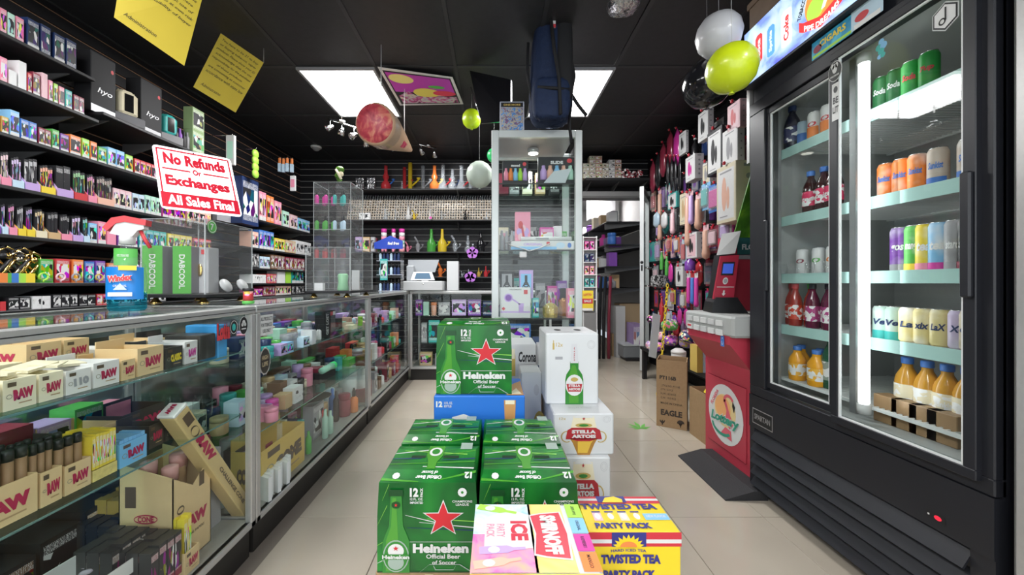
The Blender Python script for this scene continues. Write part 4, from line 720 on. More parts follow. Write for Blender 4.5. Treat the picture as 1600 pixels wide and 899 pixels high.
# ==== LEFT WALL STOCK ======================================================
UC = MB().bbox((-.5, -.5, 0), (.5, .5, 1), .02)       # unit carton, front is -Y
def unit_carton(key, mats, front=None):
    mb = MB().box((-.5, -.5, 0), (.5, .5, 1), 0)
    if front is not None: mb.add([(-.44, -.505, .08), (.44, -.505, .08), (.44, -.505, .92), (-.44, -.505, .92)], [(0, 1, 2, 3)], 1)
    if len(mats) > 2: mb.add([(-.5, -.507, 0), (.5, -.507, 0), (.5, -.507, .16), (-.5, -.507, .16)], [(0, 1, 2, 3)], 2)
    return mb.mesh(key, mats)
PAL['pale white'] = (.55, .56, .57); K = {}; UA = unitmat('packet_picture', .75, 0, .5); UP = unitmat('packet_print', .25, 0, .9); UD = unitmat('packet_dark', 1.0, 0, .4)
OBJ2 = objmat('carton_side')
K['plain'] = unit_carton('carton', [OBJ]); K['art'] = unit_carton('carton', [OBJ, UA], 1); K['print'] = unit_carton('carton', [OBJ, UP], 1)
K['slim'] = unit_carton('slim_box', [mat('ink_soft_black', (.03, .03, .033), .4), UD, OBJ], 1); K['device'] = unit_carton('carton', [OBJ, UA, WHITE], 1)
tr_ = MB().box((-.5, -.5, 0), (.5, .5, .03), 0).box((-.5, -.5, .03), (.5, -.48, .27), 0).box((-.5, .47, .03), (.5, .5, 1), 0)
for s in (-1, 1): tr_.prism([(-.48, .03), (.47, .03), (.47, 1), (.30, 1), (-.48, .27)], lambda u, v, q: (s*.5-(s*.03)*q, u, v), 0)
K['tray'] = tr_.mesh('display_tray', OBJ)
def put(kind, name, label, cat, loc, dims, col, rz=R(90), grp=None):
    o = link(name, K[kind], None, loc, rz, col); o.scale = dims; return tag(o, label, cat, grp)
XFR = -2.275
def shelfy(q0, q1, X=XFR): return DX(q0, X), DX(q1, X)
def lrow(z, where, items, X=XFR, depth=.11):
    """items: (px0, px1, kind, colour, height px, extra)"""
    for i, it in enumerate(items):
        q0, q1, kd, cn, hp_ = it[:5]; n = it[5] if len(it) > 5 else 1; cn2 = it[6] if len(it) > 6 else cn
        y0, y1 = shelfy(q0, q1, X); yc = (y0+y1)/2; hh = hp_*yc/F; wy = y1-y0
        if kd == 'tray':
            lab = '%s display tray holding %s slim boxes on %s' % (cn2, cn, where)
            tagit = '%s, %s tray from the near end' % (lab, nth(sum(1 for k in items[:i] if k[2] == 'tray')))
            put('tray', 'display_tray', short('%s tray of %s slim boxes, %s tray on %s' % (cn2, cn, nth(sum(1 for k in items[:i] if k[2] == 'tray')), where)), 'display tray', (X-depth/2+.012, yc, z), (wy-.003, depth, hh*.95), PAL[cn2], grp='display trays of slim boxes on the left wall')
            bw = (wy-.009)/n
            for j in range(n):
                put('slim', 'slim_box', short('slim black and %s box, %s in the %s tray on %s' % (cn, nth(j), nth(sum(1 for k in items[:i] if k[2] == 'tray')), where)), 'box', (X-depth/2+.01, y0+.0045+bw*(j+.5), z+.004+.001*(j % 2)), (bw*.93, depth*.8, hh*(1.0+.04*((j*7) % 3-1))), PAL[cn], grp='%s slim boxes, tray %d, %s' % (cn, i, where))
        else:
            bw = (wy-.002)/n
            for j in range(n):
                put({'c': 'plain', 'a': 'art', 'p': 'print', 'd': 'device', 's': 'slim'}[kd], 'carton', short('%s %s on %s, %s' % (cn, {'c': 'plain carton', 'a': 'carton with colourful picture front', 'p': 'printed carton', 'd': 'white-footed pictured carton', 's': 'slim black-faced box'}[kd], where, 'at column %s' % nth(cnt(where)))), 'box', (X-depth/2, y0+.001+bw*(j+.5), z), (bw*.94, depth, hh*(1+.03*((i*5+j*3) % 3-1))), PAL[cn], grp='cartons on '+where)
_c = {}
def cnt(w): _c[w] = _c.get(w, -1)+1; return _c[w]
def short(s):
    w = s.split(); return ' '.join(w[:16])
w1 = 'the top left shelf'; w2 = 'left shelf two'; w3 = 'left shelf three'; w4 = 'left shelf four'; w5 = 'left shelf five'; w6 = 'left shelf six'; w7 = 'left shelf seven'
lrow(lev[0], w1, [(-120, -60, 'a', 'pink', 40, 3), (-60, 0, 'a', 'mint', 42, 3), (0, 11, 'a', 'pink', 40), (12, 24, 'a', 'mint', 40), (25, 38, 'a', 'pink', 38), (42, 62, 'd', 'navy', 46), (63, 80, 'a', 'navy', 48), (84, 102, 'd', 'navy', 42), (103, 120, 'a', 'navy', 44)])
lrow(lev[1], w2, [(-100, -50, 'd', 'pink', 34, 3), (-50, -2, 'd', 'lilac', 34, 3), (0, 12, 'p', 'pink', 40), (14, 27, 'c', 'white', 26), (29, 42, 'c', 'white', 44), (43, 50, 'd', 'red', 32), (51, 63, 'd', 'maroon', 38), (65, 75, 'c', 'pale pink', 40), (76, 83, 'd', 'pink', 34), (84, 91, 'd', 'lime', 33), (92, 101, 'd', 'pink', 30), (102, 113, 'd', 'teal', 30), (115, 132, 'd', 'maroon', 28, 2)])
lrow(lev[2], w3, [(-120, -70, 'd', 'sky blue', 34, 3), (-70, -25, 'd', 'purple', 34, 3), (-25, 0, 'd', 'orange', 32, 2), (2, 14, 'd', 'gold', 28), (15, 31, 'd', 'sky blue', 40), (32, 58, 'd', 'blue', 32, 2), (60, 80, 'd', 'maroon', 28, 2), (81, 93, 'd', 'green', 30), (94, 108, 'd', 'purple', 28), (109, 127, 'd', 'orange', 32), (128, 140, 'd', 'lime', 30), (141, 152, 'd', 'orange', 30), (153, 167, 'd', 'green', 26), (168, 195, 'd', 'sky blue', 28, 2), (196, 208, 'd', 'lime', 26), (210, 245, 'd', 'red', 24, 4), (247, 262, 'd', 'orange', 22, 2), (264, 300, 'd', 'mint', 22, 4), (302, 330, 'd', 'pink', 20, 3)])
lrow(lev[3], w4, [(-150, -95, 'tray', 'orange', 48, 6, 'black'), (-92, -45, 'tray', 'blue', 48, 6, 'sky blue'), (-42, -3, 'tray', 'pink', 48, 5, 'white'), (-1, 15, 'tray', 'pale pink', 50, 3, 'pink'), (16, 35, 'tray', 'lilac', 46, 4, 'pale blue'), (36, 60, 'tray', 'grey', 48, 3, 'lilac'), (61, 84, 'tray', 'orange', 42, 5, 'yellow'), (86, 112, 'tray', 'black', 48, 2, 'lilac'), (113, 134, 'tray', 'green', 44, 5, 'red'), (135, 149, 'tray', 'magenta', 42, 4, 'pink'), (150, 176, 'tray', 'brown', 42, 6, 'peach'), (177, 206, 'd', 'pale pink', 30, 3), (207, 226, 'd', 'pale blue', 29, 2), (227, 252, 'd', 'mint', 28, 3), (254, 290, 'd', 'magenta', 26, 4), (292, 330, 'd', 'peach', 22, 4)])
lrow(lev[4], w5, [(-150, -90, 'tray', 'magenta', 48, 6, 'pink'), (-88, -40, 'tray', 'green', 48, 6, 'sky blue'), (-38, -2, 'tray', 'lilac', 46, 4, 'purple'), (0, 10, 'tray', 'purple', 46, 2, 'pale blue'), (11, 24, 'tray', 'magenta', 46, 3, 'pink'), (25, 38, 'tray', 'grey', 44, 3, 'yellow'), (39, 52, 'tray', 'purple', 44, 3, 'yellow'), (53, 71, 'tray', 'gold', 42, 4, 'cream'), (73, 92, 'tray', 'black', 40, 3, 'tan'), (93, 110, 'tray', 'black', 38, 4, 'pink'), (111, 127, 'tray', 'lilac', 38, 3, 'lilac'), (128, 138, 'tray', 'teal', 38, 2, 'pale blue'), (139, 152, 'd', 'sky blue', 32), (153, 166, 'd', 'pink', 34), (167, 182, 'c', 'pink', 32), (184, 215, 'd', 'purple', 30, 3), (217, 260, 'd', 'teal', 28, 4), (262, 300, 'd', 'yellow', 26, 4), (302, 330, 'd', 'red', 24, 3)])
lrow(lev[5], w6, [(62, 84, 'p', 'green', 38), (86, 110, 'p', 'red', 36), (113, 131, 'p', 'orange', 36), (132, 148, 'p', 'blue', 34), (149, 165, 'p', 'purple', 33), (168, 200, 'd', 'orange', 30, 2), (202, 240, 'd', 'purple', 28, 3), (242, 300, 'p', 'maroon', 26, 5)])
lrow(lev[6], w7, [(-60, -2, 'p', 'black', 22, 4), (0, 10, 'c', 'red', 14), (12, 48, 'p', 'black', 20, 2), (50, 80, 'p', 'white', 20, 2), (82, 122, 'p', 'black', 20, 3), (123, 150, 'p', 'black', 18, 2), (151, 170, 'p', 'red', 18, 2), (172, 260, 'p', 'black', 16, 6)], depth=.09)
# big display boxes with small vaporisers
z = 2.0455; DBK = mat('display_black', (.012, .012, .014), .65)
def bigbox(label, q0, q1, hpx, X, word):
    y0, y1 = DX(q0, X), DX(q1, X); h = hpx*(y0+y1)/2/F; t = thing('display_box', label, 'display box', (X, (y0+y1)/2, z), R(90)); w = y1-y0
    MB().bbox((-w/2, 0, 0), (w/2, .10, h), .003).obj('panel', DBK, t); f = Face(t, (-w/2, -.0004, 0), (w, 0, 0), (0, 0, h), .0005)
    f.text('lettering', word, .55, .38, .6, .12, mat('print_silver', (.6, .6, .62), .3), 1, .0, .3).disc('price_dot', .85, .80, .06, .035, M_('red'), 1).rect('foot_print', 0, 0, 1, .12, mat('print_silver'), 1); f.done()
bigbox('tall black display box on the left wall, the nearer of the two', 142, 181, 92, -2.30, 'hyo'); bigbox('tall black display box on the left wall, the one further from the camera', 220, 253, 82, -2.30, 'hyo')
def gadget(label, q, s, body, X=-2.32):
    y = DX(q, X); t = thing('vaporizer_model', label, 'vaporizer', (X, y, z+.06), R(70)); MB().bbox((-.05*s, -.03, 0), (.05*s, .03, .15*s), .02).obj('body', mat('gad_'+body.replace(' ', '_'), PAL[body], .2), t)
    Face(t, (-.05*s, -.0305, 0), (.1*s, 0, 0), (0, 0, .15*s), .0008).rect('window', .3, .15, .72, .85, mat('dark_glass', (.01, .01, .01), .1), 1).done()
    MB().bbox((-.07*s, -.05, -.06), (.07*s, .05, -.0005), .004).obj('stand', mat('stand_grey', (.14, .14, .15), .4), t)
gadget('large pale rounded vaporizer model standing between the black display boxes', 197, 1.05, 'cream'); gadget('teal vaporizer model with dark window on its grey stand', 263, .95, 'teal')
for i, (q, c_) in enumerate(((275, 'black'), (281, 'purple'), (287, 'black'), (293, 'grey'))):
    K.setdefault('tube', MB().lathe([(.4, 0), (.5, .04), (.5, .7), (.25, .8), (.22, 1)], n=10).mesh('tube_bottle', OBJ)); put('tube', 'bottle', 'small %s bottle beside the teal vaporizer, %s from it' % (c_, nth(i)), 'bottle', (-2.30, DX(q, -2.30), z), (.03, .03, .13+.01*(i % 2)), PAL[c_])
y0, y1 = DX(298, -2.28), DX(316, -2.28)
for k in range(2): put('art', 'tall_box', 'green and white tall box, %s of the stacked pair at the shelf end' % ('lower', 'upper')[k], 'box', (-2.30, (y0+y1)/2, z+.17*k), (y1-y0, .07, .168), (.30, .42, .2))
put('print', 'carton', 'hot pink box at the end of the display shelf, behind the sign', 'box', (-2.32, DX(328, -2.32), z-.10), (.16, .1, .13), PAL['magenta'])
MB_ = None
# gold pipes on shelf six
def loop_pipe(label, q, sc, mt):
    X = -2.29; y = DX(q, X); t = thing('glass_pipe', label, 'pipe', (X, y, lev[5]), R(90)); b = MB()
    pts = [(-.03, 0, .008), (-.005, -.01, .06), (.03, .0, .10), (.025, 0, .135), (0, 0, .15), (-.025, 0, .135), (-.03, .0, .10), (.005, .01, .06), (.03, 0, .008)]
    b.tube([(x*sc, yy, zz*sc) for x, yy, zz in pts], .008, 8); b.obj('twist', mt, t); MB().ball((0, -.005, .112*sc), .016, 12).obj('bead', mt, t)
for i, q in enumerate((28, 51)): loop_pipe('looped glass pipe on the sixth left shelf, %s' % ('the nearer silver one', 'the further gold one')[i], q, 1.0, GOLD if i else mat('smoke_metal', (.45, .4, .3), .2, .9))
for i, q in enumerate((8, 16, 36, 42)): loop_pipe('looped pipe in the back row of the sixth left shelf, %s from the near end' % nth(i), q-6, 1.12, (BLACK, GOLD)[i % 2])
for i in range(5): put('plain', 'carton', '%s flat carton lying in front of the looped pipes, %s from the near end' % (('orange', 'green', 'blue', 'lime', 'yellow')[i], nth(i)), 'box', (-2.262, DX(2+11*i, -2.262), lev[5]), (.035, .012, .045), PAL[('orange', 'green', 'blue', 'lime', 'yellow')[i]])
for i, (q, c_) in enumerate(((68, 'lime'), (95, 'pale pink'), (119, 'grey'), (140, 'teal'), (155, 'gold'))):
    t = tag(MB().tube([(0, 0, .002)]+[(.018*math.sin(R(a)), 0, .03-.018*math.cos(R(a))) for a in range(0, 331, 30)], .0045, 6).obj('ring_pipe', OBJ, None, (-2.257, DX(q, -2.257), lev[5]), R(90), PAL[c_]), 'small looped %s glass pipe standing before the printed cartons on shelf six' % c_, 'pipe')
# corner run
c1 = [(392, 404, 'd', 'lime', 40, 2), (405, 416, 'd', 'pink', 44, 2), (417, 428, 'a', 'orange', 42, 2), (429, 440, 'a', 'pink', 38, 2), (442, 452, 'd', 'mint', 24), (453, 465, 'd', 'pale pink', 22, 2), (466, 484, 'd', 'sky blue', 20, 3)]
c2 = [(392, 404, 'd', 'peach', 26, 2), (405, 428, 'd', 'blue', 28, 4), (429, 445, 'd', 'yellow', 20, 3), (446, 462, 'p', 'tan', 20, 3), (463, 486, 'd', 'white', 20, 4)]
c3 = [(392, 405, 'p', 'black', 24, 3), (406, 422, 'd', 'pale blue', 18, 3), (423, 445, 'p', 'brown', 22, 4), (446, 476, 'p', 'maroon', 20, 5)]
c4 = [(392, 416, 'p', 'white', 14, 4), (417, 432, 'p', 'red', 14, 3), (433, 446, 'c', 'white', 22), (447, 455, 'c', 'lime', 22), (456, 474, 'd', 'teal', 22, 3)]
c5 = [(392, 410, 'd', 'magenta', 12, 3), (411, 430, 'p', 'maroon', 14, 4), (431, 455, 'd', 'peach', 14, 4), (456, 476, 'p', 'black', 14, 4)]
for i, cc in enumerate((c1, c2, c3, c4, c5)): lrow(lev2[i], 'the %s shelf by the left corner' % nth(i), cc)
c0 = [(392, 406, 'a', 'lime', 30, 2), (408, 430, 'a', 'orange', 26, 3), (432, 450, 'a', 'magenta', 22, 3)]
# hanging goods on the left wall near the corner
def hang(name, label, cat, px, py, D, fn):
    t = thing(name, label, cat, P(px, py, D)); fn(t); return t
def hook(t, l=.12, n=1, d=(-1, 0)):
    l = t.location.x-XL-.002
    MB().tube([(d[0]*l, d[1]*l, .004), (0, 0, 0), (-d[0]*.012, -d[1]*.012, .012)], .0025, 5).obj('hook', CHROME, t)
def leaf_pack(t):
    b = MB(); [b.ball((0, .0, -.045-.06*k), .042, 10, 0, (.5, 1, 1)) for k in range(4)]; b.obj('body', M_('lime'), t); hook(t, .1)
hang('hanging_toy', 'bright green lobed pack hanging on the left slat wall', 'hanging pack', 399, 233, 3.25, leaf_pack)
def brush(t):
    MB().box((-.014, -.012, -.15), (.014, .012, -.06)).obj('sleeve', M_('pale blue'), t); MB().bbox((-.012, -.01, -.06), (.012, .01, .0), .004).obj('handle', M_('orange'), t); hook(t, .08)
for i, q in enumerate((437, 443, 449, 456)): hang('brush', 'orange handled brush in pale sleeve near the left corner, %s from the left' % nth(i), 'brush', q, 247+i % 2, 3.9, brush)
hang('hanging_pack', 'white and pink pack hanging below the orange brushes', 'hanging pack', 458, 275, 4.0, lambda t: (MB().bbox((-.03, -.012, -.17), (.03, .012, 0), .004).obj('pack', M_('white'), t), MB().box((-.022, -.0135, -.13), (.022, -.0125, -.04)).obj('label', M_('pink'), t), hook(t, .05)))
hang('hanging_pack', 'white and teal long pack hanging above the sign', 'hanging pack', 361, 212, 2.9, lambda t: (MB().bbox((-.035, -.012, -.24), (.035, .012, 0), .004).obj('pack', WHITE, t), MB().box((-.022, -.0135, -.19), (.022, -.0125, -.05)).obj('label', M_('mint'), t), hook(t, .05)))
put('print', 'tall_box', 'tall navy box behind the no refunds sign', 'box', (-2.29, DX(383, -2.29), lev[2]-.16), (.22, .10, .42), PAL['navy'])
put('plain', 'tall_box', 'tall grey carton leaning behind the no refunds sign', 'box', (-2.36, DX(352, -2.36), lev[2]-.16), (.24, .04, .42), PAL['grey'])

# ==== THINGS ON THE COUNTER ================================================
ZT = .976
t = thing('spray_bottle', 'clear spray bottle of blue window cleaner with a red trigger', 'spray bottle', P(199, 442+F*(H-ZT)/1.07, 1.07), R(18))
BLQ = glass('blue_liquid', (.25, .75, .85), 1, .02, .12, (.02, .35, .5)); CLR = glass('clear_plastic', (.93, .95, .96), 1, .04, .05)
def ob(prof, mi=0):   # oval lathe
    M = Matrix.Diagonal(Vector((1.0, .6, 1))); return MB().lathe(prof, (0, 0, 0), 20, 0, M)
ob([(.04, 0), (.046, .008), (.046, .055), (.001, .056)]).obj('liquid', BLQ, t); ob([(.046, .057), (.047, .10), (.044, .13), (.025, .175), (.015, .188), (.0145, .21)]).obj('bottle', CLR, t)
MB().lathe([(.018, .198), (.018, .222), (.013, .226)], n=14).obj('collar', WHITE, t)
MB().prism([(-.035, .228), (-.005, .222), (.018, .222), (.03, .24), (.045, .245), (.045, .262), (.0, .268), (-.02, .262)], lambda u, v, q: (u, -.012+.024*q, v)).obj('nozzle_head', WHITE, t)
MB().prism([(-.04, .235), (-.02, .258), (.0, .264), (.05, .255), (.052, .272), (.0, .282), (-.03, .274), (-.05, .245)], lambda u, v, q: (u, -.015+.03*q, v)).obj('shroud', M_('red'), t)
MB().tube([(.032, 0, .24), (.042, 0, .215), (.055, 0, .19)], .005, 6).obj('trigger', M_('red'), t)
def wrap2(z0, z1, rr, m, nm, A0=200, A1=340):
    vs = []; n = 10; mb = MB()
    for i in range(n+1): a = R(A0+(A1-A0)*i/n); vs += [(rr*math.cos(a), rr*.62*math.sin(a)-.001, z0), (rr*math.cos(a), rr*.62*math.sin(a)-.001, z1)]
    mb.add(vs, [(2*i, 2*i+2, 2*i+3, 2*i+1) for i in range(n)], 0, True); return mb.obj(nm, m, t)
wrap2(.035, .13, .0475, mat('label_blue', (.01, .2, .6), .4), 'front_label'); wrap2(.135, .185, .030, M_('green'), 'neck_label')
f = Face(t, (-.04, -.0315, .035), (.08, 0, 0), (0, 0, .095), .0005)
f.text('lettering', 'Windex', .5, .66, .72, .22, WHITE, 2, .08, .15, 6).text('lettering', 'Windex', .5, .66, .70, .20, M_('red'), 3, .03, .15, 6).rect('print', .15, .1, .85, .22, M_('white'), 2).rect('print', .45, .9, .98, 1.04, M_('yellow'), 2).poly('print', [(.3, .3), (.5, .5), (.7, .3)], M_('pale blue'), 2).text('lettering', 'ORIGINAL', .5, .42, .4, .07, WHITE, 3, .0); f.done()
f = Face(t, (-.015, -.0195, .14), (.03, 0, 0), (0, 0, .04), .0004); f.text('neck_print', '100% STREAK FREE', .5, .6, .9, .2, WHITE, 2).done()
def acrylic(label, x0, x1, y0, y1, z0, z1, feet=True, shelves=(), mid=None, name='acrylic_case'):
    cx_, cy_ = (x0+x1)/2, (y0+y1)/2; t = thing(name, label, 'acrylic case', (cx_, cy_, z0)); w, d, h = (x1-x0)/2, (y1-y0)/2, z1-z0; b = .035 if feet else 0; e = .004
    MB().box((-w, -d, b), (w, -d+e, h)).obj('front_pane', ACR, t); MB().box((-w, d-e, b), (w, d, h)).obj('back_pane', ACR, t); MB().box((-w, -d+e, b), (-w+e, d-e, h)).obj('side_pane', ACR, t); MB().box((w-e, -d+e, b), (w, d-e, h)).obj('side_pane', ACR, t); MB().box((-w+e, -d+e, h-e), (w-e, d-e, h)).obj('top_pane', ACR, t)
    ed = glass('acrylic_edge', (.8, .82, .83), 1, .1, .45, (.75, .78, .78))
    for sx in (-1, 1):
        for sy in (-1, 1): MB().box((sx*w-.002, sy*d-.002, b), (sx*w+.002, sy*d+.002, h+.001)).obj('edge', ed, t)
    MB().box((-w-.001, -d-.001, h), (w+.001, -d+.002, h+.002)).obj('edge', ed, t); MB().box((w-.002, -d, h), (w+.001, d, h+.002)).obj('edge', ed, t); MB().box((-w-.001, -d, h), (-w+.002, d, h+.002)).obj('edge', ed, t)
    MB().bbox((-w-.004, -d-.004, b-.012), (w+.004, d+.004, b+.002), .002).obj('base', BLACK if feet else ACR, t)
    for z in shelves: MB().box((-w+e, -d+e, z), (w-e, d-e, z+.004)).obj('shelf', ACR, t); MB().box((-w, -d-.001, z), (w, -d+.001, z+.004)).obj('edge', ed, t)
    if mid is not None: MB().box((mid-.002, -d+e, b), (mid+.002, d-e, h-e)).obj('divider', ACR, t)
    if feet:
        for sx in (-1, 1):
            for sy in (-1, 1): MB().lathe([(.022, 0), (.018, .004), (.006, .022), (.006, .03)], (sx*(w-.03), sy*(d-.03), -.002+.002), 14).obj('foot', GOLD, t)
    return t
a1 = acrylic('large clear acrylic case on gold feet beneath the no refunds sign', -1.43, -1.172, 1.45, 1.73, ZT, 1.318)
f = Face(a1, (.129+.0015, -.14, .036), (0, .28, 0), (0, 0, .3), .0006)
f.disc('number_sticker', .12, .93, .09, .09, M_('green'), 1, 24).ring('number_sticker', .12, .93, .08, .08, .01, WHITE, 2).text('number_sticker', '7', .12, .93, .06, .09, WHITE, 2, .03).done()
def dab(label, px0, px1, pxm, D):
    x0, x1 = (px0-CX)*D/F, (pxm-CX)*D/F; z0_, z1_ = ZT+.038, ZT+.24; t = thing('green_device_box', label, 'box', ((x0+x1)/2, D, z0_), R(0)); w = x1-x0; h = z1_-z0_
    MB().bbox((-w/2, 0, 0), (w/2, .09, h), .002).obj('carton', mat('dab_grey', (.16, .16, .17), .4), t); f = Face(t, (-w/2, -.0003, 0), (w, 0, 0), (0, 0, h), .0005); f.rect('front_print', 0, 0, 1, 1, mat('dab_green', (.08, .38, .05), .4), 1).text('lettering', 'DABCOOL', .5, .42, h*.8/w*1.0, .15*w/h*1.0, WHITE, 2, .0, 0, -90)
    f.d.clear(); f.rect('front_print', 0, 0, 1, 1, mat('dab_green'), 1)
    vs, fs, _ = tmesh('DABCOOL', .01); MB().add([(-w/2+w*(.35+.32*v), -.0016, h*(.82-.72*u)) for u, v in vs], fs).obj('lettering', WHITE, t); f.done(); return t
dab('green boxed device in the large acrylic case, left one', 222, 0, 254, 1.50); dab('green boxed device in the large acrylic case, right one', 270, 0, 299, 1.52)
t = thing('grey_device_box', 'silver grey box beside the green devices in the large acrylic case', 'box', P(313, 442+F*(H-ZT-.038)/1.56, 1.56)); MB().bbox((-.035, 0, 0), (.035, .06, .2), .002).obj('carton', mat('pale_silver', (.45, .45, .46), .35), t); MB().ball((0, -.004, .10), .02, 12, 0, (.6, .2, 1.4)).obj('gold_bottle', GOLD, t); MB().box((.005, -.002, .17), (.02, -.0005, .19)).obj('price_tag', M_('red'), t)
for i, q in enumerate((352, 378)): tag(MB().cyl((0, 0, .03), (.006, 0, .033), .032, n=24).obj('white_disc', mat('disc_white', (.6, .6, .6), .5), None, (-1.23, DX(q, -1.23), ZT+.04)), 'round white disc propped in the acrylic case, %s one' % ('left', 'right')[i], 'disc')
tag(MB().box((-.09, -.06, 0), (.09, .06, .004)).box((-.09, -.06, .004), (-.087, .06, .05)).obj('clear_bag', CLR, None, (-1.30, 1.60, ZT+.255)), 'crumpled clear plastic sleeve lying on the boxes in the acrylic case', 'plastic sleeve')
# the sign
TL = Vector((-1.388, 1.45, 1.622)); U = Vector((.196, .165, -.004)); V = Vector((.108, -.075, -.275))
sg = thing('refund_sign', 'red and white sign reading No Refunds or Exchanges on the acrylic case', 'sign', TL+V)
O = Vector((0, 0, 0)); SW = mat('sign_white', (.5, .5, .5), .45); SRD = mat('sign_paint_red', (.55, .01, .03), .35)
N = U.cross(-V).normalized()
def rr_(a, b, c, e, r): return [(c-r+r*math.cos(q), e-r*1.0+r*math.sin(q)) for q in (0, .8, 1.57)]+[(a+r+r*math.cos(q), e-r+r*math.sin(q)) for q in (1.57, 2.35, 3.14)]+[(a+r+r*math.cos(q), b+r+r*math.sin(q)) for q in (3.14, 3.93, 4.71)]+[(c-r+r*math.cos(q), b+r+r*math.sin(q)) for q in (4.71, 5.5, 6.28)]
MB().prism(rr_(0, 0, 1, 1, .05), lambda u, v, q: O+U*u-V*v-N*.003*(1-q)).obj('board', SW, sg)
f = Face(sg, O, U, -V, .0006)
for (a, b_, c, e) in ((.035, .035, .965, .06), (.035, .94, .965, .965), (.035, .05, .055, .95), (.945, .05, .965, .95)): f.rect('border', a, b_, c, e, SRD, 1)
f.poly('red_band', [(.02, .03), (.98, .03), (.98, .26), (.02, .26)], SRD, 1.5)
f.text('lettering', 'No Refunds', .5, .81, .78, .19, SRD, 2, .03).text('lettering', 'Or', .5, .635, .11, .10, SRD, 2, .03).text('lettering', 'Exchanges', .5, .435, .80, .21, SRD, 2, .03).text('lettering', 'All Sales Final', .5, .15, .82, .15, SW, 3, .014)
f.rect('rule', .08, .625, .42, .65, SRD, 2).rect('rule', .58, .625, .92, .65, SRD, 2); [f.disc('rivet', u, v, .012, .012, mat('ink_black'), 4, 8) for u, v in ((.5, .97), (.5, .04))]; f.done()
# small red-gold-green lighter jar at the case joint
t = thing('rasta_jar', 'small jar with red, yellow and green wrap on the counter edge', 'jar', (-.985, DX(388, -.985), ZT)); MB().lathe([(.02, 0), (.021, .003), (.021, .012)], n=16).obj('base', M_('green'), t); MB().lathe([(.018, .012), (.017, .05)], n=16).obj('wrap', OBL, t, color=PAL['red']); MB().lathe([(.017, .05), (.02, .052), (.02, .062)], n=16).obj('lid', BLACK, t)
a2 = acrylic('smaller clear acrylic case on gold feet holding a pale green bottle', (478-CX)*2.05/F, (547-CX)*2.05/F, 2.05, 2.42, ZT, 1.262)
x0 = (478-CX)*2.05/F
t = thing('green_vase', 'pale green bottle with clear neck inside the smaller acrylic case', 'bottle', ((536-CX)*2.12/F, 2.12, ZT+.037)); MB().lathe([(.028, 0), (.033, .005), (.026, .05), (.03, .09), (.022, .10)], n=16).obj('bottle', mat('mint_glow', (.3, .6, .35), .3), t); MB().lathe([(.02, .10), (.01, .13), (.007, .15), (.013, .165), (.001, .18)], n=14).obj('stopper', CLR, t)
put('plain', 'card', 'white card box standing in the smaller acrylic case', 'box', ((497-CX)*2.12/F, 2.14, ZT+.037), (.05, .03, .045), PAL['white'], 0)
put('plain', 'tall_card', 'tall white card at the right of the smaller acrylic case', 'box', ((555-CX)*2.46/F, 2.47, ZT), (.05, .012, .17), PAL['white'], 0)
# acrylic juice tower, standing behind
a3 = acrylic('tall clear acrylic tower with three tiers of small dropper bottles', (490-CX)*2.75/F, (548-CX)*2.75/F, 2.75, 3.0, ZT, P(0, 285, 2.75).z, False, (.27, .49, .69), .03)
K['drop'] = MB().lathe([(.4, 0), (.5, .04), (.5, .55), (.2, .65)], n=8).lathe([(.2, .65), (.22, .85), (.1, 1)], n=6, mi=1).mesh('dropper_bottle', [OBJ, BLACK])
for k, (zz, cs) in enumerate(((0.696, ('magenta', 'teal')), (.496, ('green', 'pale blue')), (.276, ('red', 'maroon')))):
    for j in range(7): cn = cs[0] if j < 4 else cs[1]; put('drop', 'dropper_bottle', '%s dropper bottle in the acrylic tower, %s tier down, %s from the left' % (cn, nth(k), nth(j)), 'bottle', ((497+7*j-CX)*2.82/F, 2.80+.05*(j % 2), ZT+zz), (.032, .032, .115), PAL[cn], 0, 'dropper bottles in the acrylic tower')
# blue counter rack
t = thing('counter_rack', 'white counter rack with a blue peaked header and rows of small bottles', 'rack', ((609-CX)*3.6/F, 3.62, ZT)); 
for s in (-1, 1): MB().box((s*.12-.002, -.06, 0), (s*.12+.002, .06, .42)).obj('side', ACR, t)
for z in (0, .16, .30): MB().box((-.12, -.06, z), (.12, .06, z+.005)).obj('tier', mat('rack_grey', (.5, .52, .6), .4), t)
MB().prism([(-.14, .42), (.14, .42), (.14, .50), (.02, .55), (-.14, .48)], lambda u, v, q: (u, -.07+.02*q, v)).obj('header', mat('header_blue', (.02, .06, .42), .4), t)
f = Face(t, (-.14, -.0705, .42), (.28, 0, 0), (0, 0, .1), .001); f.text('header_lettering', 'feel free', .68, .55, .4, .3, WHITE, 1, .03, .2).done()
for k, z in enumerate((.005, .165, .305)):
    for j in range(6): put('drop', 'dropper_bottle', 'dark blue bottle on the blue-headed rack, %s tier up, %s from the left' % (nth(k), nth(j)), 'bottle', ((609-CX)*3.6/F-.09+.036*j, 3.59, ZT+z), (.03, .03, .115), PAL['navy'] if j % 3 else PAL['pale blue'], 0, 'bottles on the counter rack')
put('print', 'card_sign', 'pale teal card on the left front of the counter rack', 'sign', ((597-CX)*3.5/F, 3.556, ZT+.11), (.072, .006, .21), PAL['teal'], 0)
